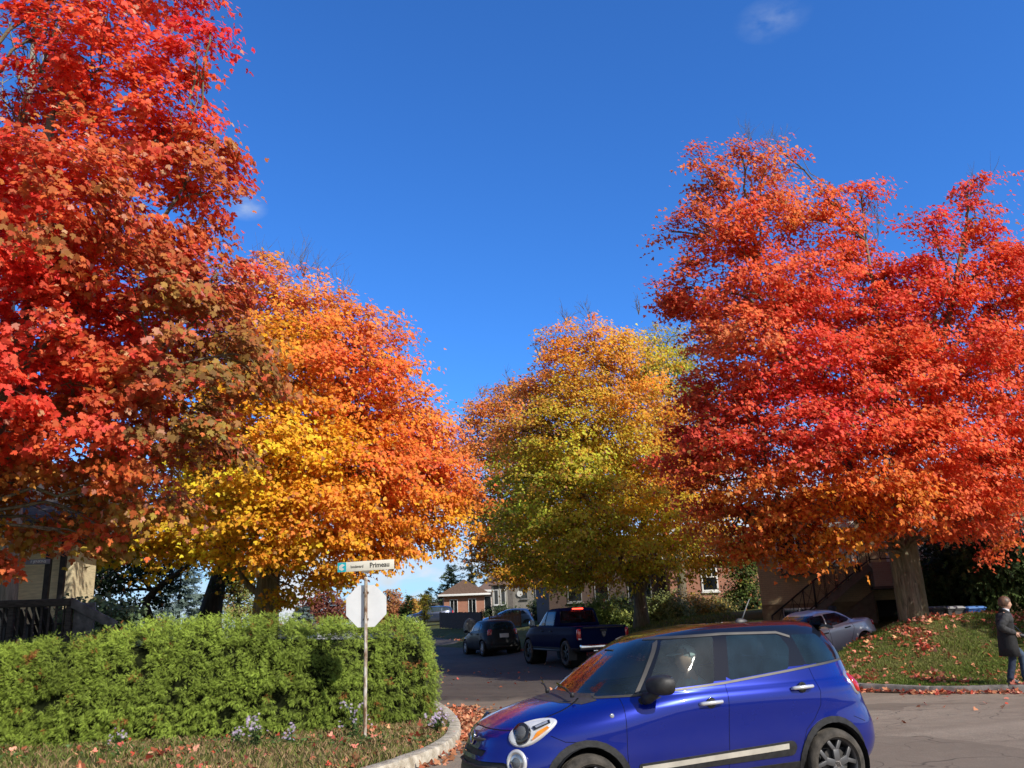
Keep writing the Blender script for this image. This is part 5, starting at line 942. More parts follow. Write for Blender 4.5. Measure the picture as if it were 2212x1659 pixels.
        lens_disc('projector', conf(-.080, 0, .036), .062, n, mat_glass('lamp_glass', (.5, .55, .6), (.4, .42, .45), .25), e, .45)
        b = MB(); b.loft([[conf(*q) for q in ((.02, .018*sg, z), (.165, .030*sg, z), (.17, -.012*sg, z), (.04, -.022*sg, z))] for z in (.020, .032)]); b.build('running_lamp', LAMPD, e); b = MB(); b.loft([[conf(*q) for q in ((.045, .010*sg, z), (.150, .020*sg, z), (.152, -.004*sg, z), (.055, -.012*sg, z))] for z in (.028, .037)]); b.build('led_strip', CLEAR, e)
        b = MB(); b.loft([[conf(*q) for q in ((-.02, -.095*sg, z), (.06, -.080*sg, z), (.15, -.050*sg, z), (.14, -.032*sg, z), (.05, -.050*sg, z))] for z in (.018, .032)]); b.build('indicator', AMBER, e)
        n2 = Vector((.80, .60*sg, .08)); c2 = snap((1.94, .665*sg, .600), n2, .018); e2 = bpy.data.objects.new('fog_light', None); COL.objects.link(e2); e2.parent = root
        ring('bezel', c2, .092, .020, n2, MATS['lamp_silver'], e2); lens_disc('lens', c2-n2.normalized()*.006, .090, n2, CLEAR, e2, .22); lens_disc('bulb_glass', c2+n2.normalized()*.016, .045, n2, mat_glass('lamp_glass', (.5, .55, .6), (.4, .42, .45), .25), e2, .4)
        lens_disc('side_indicator', snap((1.045, .88*sg, .935), (.1, sg, .1)), .022, (.1, sg, .1), CLEAR, root, .5)
        # tail lamp
        n3 = Vector((-.74, .66*sg, .14)); c3 = snap((-1.83, .71*sg, 1.035), n3, -.012); e3 = bpy.data.objects.new('tail_light', None); COL.objects.link(e3); e3.parent = root; R3 = n3.normalized().to_track_quat('Z', 'Y').to_matrix()
        def oval3(name, a, b_, h, m, inset=.85, dz=0, nn=28):
            b = MB(); rr = []
            for f, hh in ((1.0, -.09), (1.0, h*.4), (.93, h*.8), (inset*.8, h), (.3, h*1.05)): rr.append([conf(a*f*math.cos(t), b_*f*math.sin(t)+dz, hh, c3, R3) for t in [2*math.pi*i/nn for i in range(nn)]])
            b.loft(rr); return b.build(name, m, e3, smooth=True, angle=50)
        oval3('surround', .088, .125, .014, mat('silver_paint', (.55, .57, .62), .25, .7, coat=1)); oval3('lens', .060, .098, .034, REDL, dz=-.004)
        # mirror
        em = bpy.data.objects.new('mirror', None); COL.objects.link(em); em.parent = root; cm = Vector((.60, 1.0*sg, 1.17)); b = MB(); rr = []
        for f, dx in ((.35, .115), (.72, .098), (.92, .06), (1.0, .01), (1.0, -.04), (.96, -.062)): rr.append([cm+Vector((dx-.02*math.cos(t)*sg, .125*f*math.copysign(abs(math.cos(t))**.75, math.cos(t)), .088*f*math.copysign(abs(math.sin(t))**.75, math.sin(t)))) for t in [2*math.pi*i/24 for i in range(24)]])
        b.loft(rr); b.build('housing', BLACKP, em, smooth=True, angle=60); b = MB(); b.box(cm+Vector((-.064, 0, 0)), (.006, .20, .135)); b.build('mirror_glass', CHROME, em, bevel=.003)
        b = MB(); b.tube([(.70, .845*sg, 1.055), (.69, .90*sg, 1.06), (.66, .935*sg, 1.085), (.62, .95*sg, 1.12)], [.055, .05, .045, .04], 12); b.build('foot', BLACKP, em, smooth=True)
    # emblem with moustache bars
    e = bpy.data.objects.new('emblem', None); COL.objects.link(e); e.parent = root; ring('badge_ring', (2.165, 0, .765), .058, .009, (1, 0, .22), CHROME, e); lens_disc('badge_face', (2.162, 0, .765), .054, (1, 0, .22), mat('badge_dark', (.06, .012, .015), .2, coat=1), e, .15)
    for sg in (1, -1): b = MB(); b.tube([(2.165, .06*sg, .760), (2.157, .15*sg, .760), (2.133, .25*sg, .764), (2.11, .30*sg, .770)], [.013, .017, .013, .006], 10); b.build('badge_bar', SATIN, e, smooth=True)
    for z, yw in ((.55, .55), (.44, .58)): b = MB(); b.tube([(2.09, -yw, z), (2.205, -yw*.6, z), (2.245, 0, z), (2.205, yw*.6, z), (2.09, yw, z)], .013, 8); b.build('grille_bar', BLACKP, root, smooth=True)
    # wipers, aerial, spoiler
    for a, m_, z in (((1.30, .50, 1.105), (1.235, -.05, 1.150), 0), ((1.34, -.10, 1.112), (1.22, -.62, 1.148), 0)):
        e = bpy.data.objects.new('wiper', None); COL.objects.link(e); e.parent = root; b = MB(); b.tube([a, (Vector(a)+Vector(m_))/2+Vector((0, 0, .022)), m_], .009, 6); b.lathe([(.02, 0), (.022, .03), (.012, .045)], (a[0], a[1], a[2]-.02), n=12); b.build('arm', BLACKP, e, smooth=True); d = Vector(m_)-Vector(a); b = MB(); b.beam(Vector(a)+d*.25+Vector((0, 0, .012)), Vector(m_)+d*.18+Vector((-.01, 0, .012)), .012, .016); b.build('blade', LAMPD, e)
    e = bpy.data.objects.new('aerial', None); COL.objects.link(e); e.parent = root; b = MB(); b.loft([[(-.92+lx*k, ly*k, zz) for lx, ly in [(.085*math.cos(t)-.02, .036*math.sin(t)) for t in np.linspace(0, 2*np.pi, 17)[:-1]]] for k, zz in ((1, 1.652), (.85, 1.667), (.55, 1.682), (.25, 1.692))]); b.build('base', SATIN, e, smooth=True); b = MB(); b.tube([(-.955, 0, 1.685), (-1.02, 0, 1.80), (-1.075, 0, 1.885)], [.008, .006, .005], 8); b.build('mast', mat('aerial_grey', (.25, .25, .25), .5), e, smooth=True)
    b = MB(); rr = []
    for y in np.linspace(-.56, .56, 15): k = 1-abs(y/.56)**4*.35; rr.append([(-1.56, y, 1.592), (-1.56, y, 1.610-.02*(1-k)), (-1.66, y*.98, 1.585), (-1.68-.06*k, y*.97, 1.562), (-1.68-.06*k, y*.97, 1.552), (-1.66, y*.98, 1.545)])
    b.loft(rr); b.build('roof_spoiler', ROOFB, root, smooth=True, angle=40)
    # wheels and inside
    for x in (1.306, -1.306):
        for sg in (1, -1): wheel(root, x, .775*sg, .318, .215, .232, RIMD, 5, sg, badge=True)
    wells(root, (1.306, -1.306), .325, .372, .45, .86)
    b = MB(); b.box((0, 0, .23), (3.6, 1.2, .06)); b.build('underbody', WELL, root); b = MB(); b.box((-.35, 0, .40), (2.3, 1.56, .1)); b.build('floor_pan', DARKIN, root)
    b = MB(); b.loft([[(x, y, z) for x, z in ((1.12, .62), (1.15, 1.05), (.92, 1.085), (.78, 1.03), (.76, .62))] for y in (-.58, -.3, 0, .3, .58)]); b.build('dashboard', DARKIN, root, bevel=.03)
    for y in (.37, -.37): seat(root, .0, y, .52); seat(root, -.82, y, .54)
    ring('steering_wheel', (.58, .37, .97), .185, .016, (-.85, 0, .5), DARKIN, root); soft_box('cabin_mirror', (.66, 0, 1.43), (.04, .22, .07), DARKIN, root, .015); soft_box('door_lining', (-.2, .80, .82), (1.9, .05, .48), DARKIN, root, .02); soft_box('door_lining', (-.2, -.80, .82), (1.9, .05, .48), DARKIN, root, .02); soft_box('parcel_shelf', (-1.45, 0, 1.02), (.5, 1.3, .04), DARKIN, root, .01)
    return root
CAR = blue_car()
# ---------------- the other vehicles share one builder
def simple_car(root, levels, glass, paint_m, xs, wr, wt, rim_m, track, lights=(), seams=(), ws=None, rear=None, extra=(), seats=(), crown=.01, gl=None, spokes=7, split=False, badge=False, arch=None, handles=(), sub=4, nphi=26):
    B = Body(levels, sub, nphi, crown)
    if ws: B.cut('ws', ws[0], FRONTV, lambda f: f.normal.x > ws[1] and f.calc_center_median().x > ws[2])
    if rear: B.cut('rw', rear[0], FRONTV, lambda f: f.normal.x < -rear[1] and f.calc_center_median().x < rear[2])
    for sg, s in ((1, 'L'), (-1, 'R')):
        for i, p in enumerate(glass): B.side('g%d%s' % (i, s), rpoly(p, .04), sg)
        for i, p in enumerate(glass): P = rpoly(p, .04); B.line('frame'+s, P+[P[0]], .03, sg)
        for q in seams: B.line('gap', q, .010, sg)
    for nm, poly, view, cond, m, off in extra: B.cut(nm, poly, view, cond)
    allr = ['']+[k for k in B.codes if k]; arches(B, xs, wr, arch or wr+.05, allr); B.drop('arch_hole'); G = gl or GLASS_D
    bvh = BVHTree.FromBMesh(B.bm)
    B.take('', 'body', paint_m, root); B.take('gap', 'panel_gap', GAP, root, -.003); B.take('ws', 'windshield', GLASS_W, root); B.take('rw', 'rear_window', G, root)
    for s in 'LR':
        for i in range(len(glass)): B.take('g%d%s' % (i, s), 'side_window', G, root)
        B.take('frame'+s, 'window_frame', BLACKP, root, .003)
    for nm, poly, view, cond, m, off in extra: B.take(nm, nm, m, root, off, .01 if off > 0 else 0)
    for nm, p, n, a, b_, m in lights:
        for sg in (1, -1):
            n_ = Vector((n[0], n[1]*sg, n[2])).normalized(); p_ = Vector((p[0], p[1]*sg, p[2])); h = bvh.ray_cast(p_+n_*.8, -n_); c = (h[0] if h[0] else p_)-n_*.01; R = n_.to_track_quat('Z', 'Y').to_matrix(); bb = MB(); rr = []
            for f, hh in ((1.0, -.04), (1.0, .012), (.9, .026), (.4, .034)): rr.append([c+R @ Vector((a*f*math.copysign(abs(math.cos(t))**.5, math.cos(t)), b_*f*math.copysign(abs(math.sin(t))**.5, math.sin(t)), hh)) for t in [2*math.pi*i/24 for i in range(24)]])
            bb.loft(rr); bb.build(nm, m, root, smooth=True, angle=50)
    for x, z in handles:
        for sg in (1, -1):
            h = bvh.ray_cast(Vector((x, 2*sg, z)), Vector((0, -sg, 0))); y = h[0].y if h[0] else .85*sg; b = MB(); b.tube([(x+.11, y-.01*sg, z), (x+.08, y+.03*sg, z), (x-.08, y+.03*sg, z), (x-.11, y-.01*sg, z)], .016, 8); b.build('handle', BLACKP, root, smooth=True)
    for x in xs:
        for sg in (1, -1): wheel(root, x, track*sg, wr, wt, wr*.66, rim_m, spokes, sg, split=split)
    wells(root, xs, wr, (arch or wr+.05)+.004, .4, track+wt*.42)
    x0, x1 = levels[0][1]-.3, levels[0][2]+.3; b = MB(); b.box(((x0+x1)/2, 0, levels[0][0]+.14), (abs(x0-x1), 1.2, .1)); b.build('underbody', WELL, root)
    for x, y, z in seats: seat(root, x, y, z)
    return B
def mirrors(root, x, y, z, m, w=.11, h=.085):
    for sg in (1, -1):
        b = MB(); rr = []
        for f, dx in ((.4, .08), (.85, .05), (1, 0), (.97, -.04)): rr.append([(x+dx, y*sg+w*f*math.copysign(abs(math.cos(t))**.6, math.cos(t)), z+h*f*math.copysign(abs(math.sin(t))**.6, math.sin(t))) for t in [2*math.pi*i/20 for i in range(20)]])
        b.loft(rr); b.tube([(x+.03, (y-w*.8)*sg, z-h*.4), (x+.06, (y-w-.10)*sg, z-h*.7)], .03, 8); b.build('mirror', m, root, smooth=True, angle=60)
def place(px, py, Y): 
    p = at(px, py, Y); return p[0], p[1], TR(p[0], p[1])
STREET_YAW = math.atan2(SID[1], SID[0])
rw = lambda a, z0, b, z1: rpoly([(-a, z0), (a, z0), (b, z1), (-b, z1)], .06)

# blue pickup seen from behind
x, y = at(1232, 1380, 32.6)[:2]; z = TR(x, y)
root = car_root('pickup_truck', 'dark blue crew cab pickup parked at the street edge with its top brake lamp lit', 'pickup truck', x, y, z, STREET_YAW+rad(1.0), rad(-.3))
PB = paint('pickup_blue', (.004, .008, .040), .0, .35, .0, .01, .12, 1.12)
TAILC = lambda f: f.normal.x < -.5
simple_car(root, [(.46, 2.60, -2.75, .86, 6, 12), (.55, 2.72, -2.82, .95, 6, 14), (.80, 2.76, -2.84, .985, 5, 16), (1.0, 2.74, -2.84, .985, 4.5, 16), (1.14, 2.62, -2.83, .965, 4, 16), (1.24, 2.35, -2.82, .955, 4, 16), (1.285, 2.05, -2.80, .945, 4.5, 16), (1.30, 1.30, -.78, .90, 5, 14), (1.34, 1.24, -.80, .885, 5, 12), (1.55, .95, -.78, .84, 4.5, 10), (1.78, .62, -.74, .775, 4.5, 9), (1.87, .42, -.70, .73, 4.5, 8), (1.915, .15, -.60, .62, 4, 6), (1.93, -.1, -.35, .35, 3, 4)],
 [[(1.05, 1.345), (.29, 1.345), (.20, 1.80), (.52, 1.80)], [(.21, 1.345), (-.60, 1.345), (-.60, 1.80), (.13, 1.80)]], PB, (1.86, -1.74), .42, .29, mat('black_rim', (.02, .02, .022), .4, .5), .84,
 lights=[('tail_light', (-2.80, .89, 1.03), (-1, .22, 0), .075, .185, REDL)], seams=[[(1.16, .60), (1.16, 1.32)], [(.24, .60), (.24, 1.34)], [(-.70, .56), (-.70, 1.30)], [(-.62, .98), (.24, .98)]], ws=([(-.8, 1.36), (.8, 1.36), (.7, 1.84), (-.7, 1.84)], .3, .1), rear=(rw(.70, 1.40, .66, 1.82), .5, -.5),
 extra=[('tailgate', rpoly([(-.79, .70), (.79, .70), (.79, 1.27), (-.79, 1.27)], .02), FRONTV, TAILC, PB, .008), ('lower_cladding', [(-2.8, .40), (2.8, .40), (2.8, .60), (-2.8, .60)], SIDEV, lambda f: abs(f.normal.y) > .5, BLACKP, .006)], seats=[(.55, .4, .80), (.55, -.4, .80), (-.20, .42, .78), (-.20, -.42, .78)], gl=mat_glass('pickup_glass', (.25, .30, .33), (.02, .03, .04), .4), badge=False, arch=.50, handles=[(.34, 1.14), (-.50, 1.14)], spokes=6)
mirrors(root, 1.02, 1.10, 1.40, CHROME, .11, .13)
b = MB(); b.box((-.80, 0, 1.885), (.05, .42, .045)); b.build('brake_lamp', mat('lit_brake_lamp', (.8, .03, .02), .3, emit=((1, .06, .03), 5.0)), root, bevel=.01)
b = MB(); b.box((-2.93, 0, .62), (.14, 1.84, .18)); b.box((-2.90, 0, .50), (.1, .9, .1)); b.build('rear_bumper', CHROME, root, bevel=.03)
b = MB(); b.box((-2.852, .0, 1.245), (.03, 1.52, .05)); b.build('tailgate_lip', BLACKP, root, bevel=.01); b = MB(); b.box((-2.855, .0, 1.15), (.02, .26, .07)); b.build('tailgate_latch', BLACKP, root, bevel=.01)
for sg in (1, -1): b = MB(); b.box((-2.855, .89*sg, .885), (.035, .10, .055)); b.build('reversing_lamp', CLEAR, root, bevel=.006)
SH = [(-.085, .075), (-.05, .10), (.05, .10), (.085, .075), (.075, -.01), (.035, -.085), (0, -.105), (-.035, -.085), (-.075, -.01)]; RT = Matrix(((0, 0, -1), (-1, 0, 0), (0, 1, 0)))
b = MB(); b.prism(SH, .012, RT, (-2.858, 0, 1.02)); e = b.build('emblem', SATIN, root, bevel=.003)
b = MB()
for q in ([(-.062, .07), (-.012, .07), (-.03, .025), (-.06, .0)], [(.062, .07), (.06, .0), (.03, .025), (.012, .07)], [(-.03, .0), (.03, .0), (.016, -.07), (-.016, -.07)]): b.prism(q, .004, RT, (-2.872, 0, 1.02))
b.build('emblem_head', LAMPD, e)
for sg in (1, -1): b = MB(); b.beam((1.45, .90*sg, .50), (-1.25, .90*sg, .50), .10, .06); b.build('side_step', BLACKP, root, bevel=.015)
for sg in (1, -1): b = MB(); b.box((-2.27, .93*sg, .38), (.03, .30, .36)); b.build('mud_flap', BLACKP, root)

# grey hatchback ahead of it
x, y = at(1060, 1380, 43)[:2]; root = car_root('hatchback_car', 'dark grey hatchback parked ahead of the pickup', 'car', x, y, TR(x, y), STREET_YAW+rad(1), 0)
HB = paint('dark_grey_paint', (.026, .029, .034), .0, .35, .12, .02, .3, 1.2)
HL_ = [(.20, 1.75, -1.72, .70, 4, 6), (.30, 1.95, -1.85, .80, 3.6, 5.5), (.48, 2.02, -1.90, .845, 3.3, 5), (.66, 1.99, -1.88, .855, 3.0, 4.6), (.78, 1.90, -1.84, .853, 2.7, 4.2), (.88, 1.66, -1.80, .845, 2.5, 4), (.95, 1.25, -1.77, .830, 2.6, 4), (.985, .98, -1.75, .815, 3, 4), (1.15, .70, -1.68, .77, 3, 3.8), (1.33, .32, -1.55, .69, 3, 3.6), (1.41, .08, -1.43, .62, 2.8, 3.2), (1.45, -.2, -1.22, .48, 2.5, 2.8), (1.47, -.55, -.9, .22, 2.3, 2.4)]
HG = [[(.72, 1.0), (.04, 1.01), (-.02, 1.35), (.30, 1.33)], [(-.04, 1.01), (-.80, 1.04), (-.84, 1.20), (-.72, 1.345), (-.09, 1.35)], [(-.87, 1.06), (-1.16, 1.10), (-1.02, 1.30), (-.86, 1.32)]]
HSEAM = [[(.80, .35), (.80, .97)], [(.0, .35), (.0, 1.0)], [(-.88, 1.03), (-.90, .80), (-.72, .55)]]
def hatch(root, m, gl=None, plate=True):
    simple_car(root, HL_, HG, m, (1.24, -1.24), .31, .19, RIMS, .73, lights=[('tail_light', (-1.74, .66, .93), (-.75, .66, .1), .10, .15, REDL), ('headlight', (1.80, .62, .70), (.75, .6, .3), .16, .08, CLEAR)], seams=HSEAM, ws=([(-.72, 1.01), (.72, 1.01), (.55, 1.37), (-.55, 1.37)], .3, 0), rear=(rw(.60, 1.06, .48, 1.36), .3, -1.0), seats=[(.1, .36, .5), (.1, -.36, .5), (-.75, 0, .5)], handles=[(.12, .86), (-.72, .88)], gl=gl)
    mirrors(root, .68, .93, 1.0, m, .09, .065)
    b = MB(); b.box((-1.845, 0, .80), (.02, .40, .17), R=Matrix.Rotation(rad(8), 3, 'Y')); b.build('licence_plate', WHITEP, root, bevel=.003)
    b = MB(); b.box((-1.915, 0, .36), (.03, 1.25, .07)); b.build('bumper_strip', BLACKP, root, bevel=.008)
root.scale = (1.1, 1.1, 1.08); hatch(root, HB)
# silver sedan on the sloping driveway, nose towards the street
p = at(1748, 1356, 26.0); x, y = p[0], p[1]; root = car_root('sedan_car', 'silver grey sedan parked nose down on the driveway behind the lawn mound', 'car', x, y, .22, rad(206), rad(8.0))
SV = paint('silver_paint_body', (.76, .78, .81), .2, .34)
simple_car(root, [(.20, 2.0, -2.0, .72, 4, 5), (.30, 2.2, -2.18, .84, 3.6, 4.6), (.48, 2.27, -2.24, .885, 3.2, 4.2), (.66, 2.24, -2.22, .895, 3.0, 4), (.80, 2.10, -2.18, .89, 2.6, 3.8), (.90, 1.80, -2.14, .88, 2.5, 3.6), (.96, 1.42, -2.05, .865, 2.6, 3.6), (.995, 1.12, -1.75, .845, 3, 3.4), (1.02, 1.02, -1.62, .83, 3, 3), (1.18, .72, -1.30, .77, 3, 2.8), (1.33, .38, -.98, .69, 3, 2.7), (1.41, .12, -.70, .60, 2.8, 2.6), (1.45, -.1, -.48, .42, 2.5, 2.4), (1.465, -.2, -.32, .2, 2.2, 2.2)],
 [[(.80, 1.03), (.02, 1.035), (-.04, 1.34), (.35, 1.33)], [(-.05, 1.035), (-.86, 1.06), (-1.0, 1.10), (-.62, 1.32), (-.11, 1.35)]], SV, (1.36, -1.34), .32, .2, RIMS, .76, lights=[('tail_light', (-2.12, .72, .84), (-.8, .6, .1), .12, .08, REDL), ('headlight', (2.0, .66, .72), (.75, .6, .3), .18, .08, CLEAR)], seams=[[(.86, .38), (.86, .98)], [(-.02, .38), (-.02, 1.03)], [(-.92, 1.05), (-1.0, .85), (-.80, .55)]], ws=([(-.76, 1.04), (.76, 1.04), (.56, 1.38), (-.56, 1.38)], .3, 0), rear=([(-.72, 1.05), (.72, 1.05), (.52, 1.36), (-.52, 1.36)], .3, -.5), seats=[(.1, .36, .5), (.1, -.36, .5), (-.8, 0, .5)], handles=[(.14, .88), (-.74, .90)])
mirrors(root, .76, .97, 1.03, SV, .09, .065)
# dark vehicle behind the fence, pale one behind the hatchback, white one behind the hedge
SUVL = [(.25, 2.0, -2.0, .72, 4, 6), (.40, 2.22, -2.18, .86, 3.6, 5.5), (.60, 2.28, -2.22, .90, 3.2, 5), (.85, 2.2, -2.2, .905, 2.8, 4.5), (1.0, 1.95, -2.16, .90, 2.5, 4.2), (1.08, 1.5, -2.12, .88, 2.6, 4), (1.12, 1.22, -2.1, .86, 3, 4), (1.30, .90, -2.02, .81, 3, 3.8), (1.52, .45, -1.86, .72, 3, 3.6), (1.62, .1, -1.7, .62, 2.8, 3.2), (1.66, -.3, -1.4, .42, 2.5, 2.8), (1.675, -.6, -1.0, .2, 2.3, 2.4)]
SUVG = [[(.90, 1.14), (.10, 1.16), (.02, 1.54), (.40, 1.50)], [(.0, 1.16), (-.90, 1.20), (-.90, 1.54), (-.05, 1.55)], [(-1.0, 1.22), (-1.66, 1.28), (-1.46, 1.50), (-1.0, 1.54)]]
def suv(root, m): simple_car(root, SUVL, SUVG, m, (1.38, -1.38), .36, .22, RIMS, .78, lights=[('tail_light', (-2.12, .74, 1.05), (-.8, .6, .1), .08, .2, REDL), ('headlight', (2.05, .68, .9), (.75, .6, .3), .18, .09, CLEAR)], ws=([(-.76, 1.15), (.76, 1.15), (.6, 1.58), (-.6, 1.58)], .3, 0), rear=(rw(.62, 1.2, .52, 1.52), .3, -1.4), seats=[(.1, .38, .6), (.1, -.38, .6)], gl=mat_glass('suv_glass', (.3, .38, .42), (.10, .16, .2), .5))
x, y, z = place(930, 1356, 80); root = car_root('suv_car', 'dark blue family car parked beyond the dark board fence', 'car', x, y, T(x, y), rad(192), 0); suv(root, paint('navy_paint', (.03, .045, .09), .4, .3))
x, y, z = place(1098, 1345, 66); root = car_root('hatchback_car', 'pale blue grey car whose windshield shows above the picket fence', 'car', x, y, T(x, y)-.32, rad(196), 0); hatch(root, paint('pale_blue_paint', (.25, .32, .40), .4, .3), GLASS_F)
x, y, z = place(730, 1368, 47); root = car_root('hatchback_car', 'white car mostly hidden behind the hedge left of the stop sign', 'car', x, y, T(x, y)+.10, rad(160), 0); hatch(root, paint('white_paint', (.78, .79, .80), .0, .3), GLASS_F)
# ------------------------------------------------------------------ buildings, fences and small things
def unit_frame(name, label, cat, px, Y, yaw, group=None, z=None):
    p = at(px, 1340, Y); return thing(name, label, cat, (p[0], p[1], T(p[0], p[1]) if z is None else z), yaw, group)
def gable_roof(b, x0, x1, y0, y1, z, h, ov=.4, axis='x', hip=0.0):
    """roof slabs with overhang; ridge along axis, hipped ends inset by hip"""
    if axis == 'x':
        ym = (y0+y1)/2; A = [(x0-ov, y0-ov, z), (x1+ov, y0-ov, z), (x1+ov, y1+ov, z), (x0-ov, y1+ov, z)]; R = [(x0-ov+hip, ym, z+h), (x1+ov-hip, ym, z+h)]
    else:
        xm = (x0+x1)/2; A = [(x1+ov, y0-ov, z), (x1+ov, y1+ov, z), (x0-ov, y1+ov, z), (x0-ov, y0-ov, z)]; R = [(xm, y0-ov+hip, z+h), (xm, y1+ov-hip, z+h)]
    d = .14; V = A+R+[(p[0], p[1], p[2]-d) for p in A]
    b.add(V, [(0, 1, 5, 4), (2, 3, 4, 5), (1, 2, 5), (3, 0, 4), (0, 6, 7, 1), (1, 7, 8, 2), (2, 8, 9, 3), (3, 9, 6, 0), (6, 9, 8, 7)])
def window(parent, c, w, h, face='-y', frame=None, mullions=1, rails=0, sill=True, glass=None, fw=.06):
    """window as frame (> sill, glass); c is the centre on the wall, facing local direction"""
    R = {'-y': Matrix.Identity(3), '-x': Matrix.Rotation(rad(-90), 3, 'Z'), 'x': Matrix.Rotation(rad(90), 3, 'Z')}[face]; c = Vector(c); P = lambda x, y, z: c+R @ Vector((x, y, z)); frame = frame or WHITEF; b = MB()
    bx = lambda x, y, z, dx, dy, dz: b.box(P(x, y, z), (dx, dy, dz), R=R)
    bx(-w/2+fw/2, -.03, 0, fw, .10, h); bx(w/2-fw/2, -.03, 0, fw, .10, h); bx(0, -.03, h/2-fw/2, w-2*fw, .10, fw); bx(0, -.03, -h/2+fw/2, w-2*fw, .10, fw)
    for i in range(mullions): bx(-w/2+w*(i+1)/(mullions+1), -.03, 0, fw*.7, .07, h-2*fw)
    for z in (rails if hasattr(rails, '__len__') else [0]*rails): bx(0, -.031, z*h, w-2*fw, .072, fw*.6)
    o = b.build('window', frame, parent, bevel=.006); g = MB(); g.box(P(0, .005, 0), (w-fw, .02, h-fw), R=R); g.build('glass', glass or WINGLASS, o)
    if sill: s_ = MB(); s_.box(P(0, -.07, -h/2-.05), (w+.12, .18, .07), R=R); s_.build('sill', frame, o, bevel=.008)
    return o
WHITEF = mat('white_frame', (.74, .74, .72), .45, var=.06); WINGLASS = mat('window_glass', (.02, .025, .03), .03, var=.5, scale=.8, spec=.9); SHING = mat('brown_shingles', (.20, .125, .095), .9, var=.3, scale=18, bump=.4, bscale=30); SHINGD = mat('dark_shingles', (.06, .052, .05), .9, var=.3, scale=18, bump=.4)
REDB = mat_brick('red_brick', (.30, .105, .06), (.38, .15, .085), (.34, .29, .25)); TANB = mat_brick('tan_brick', (.40, .29, .16), (.47, .35, .20), (.26, .20, .13)); GREYB = mat_brick('grey_stone', (.22, .20, .18), (.30, .28, .25), (.18, .17, .15), 1, .34, .16); FOUND = mat('foundation', (.26, .18, .10), .9, var=.2, scale=3, bump=.2)

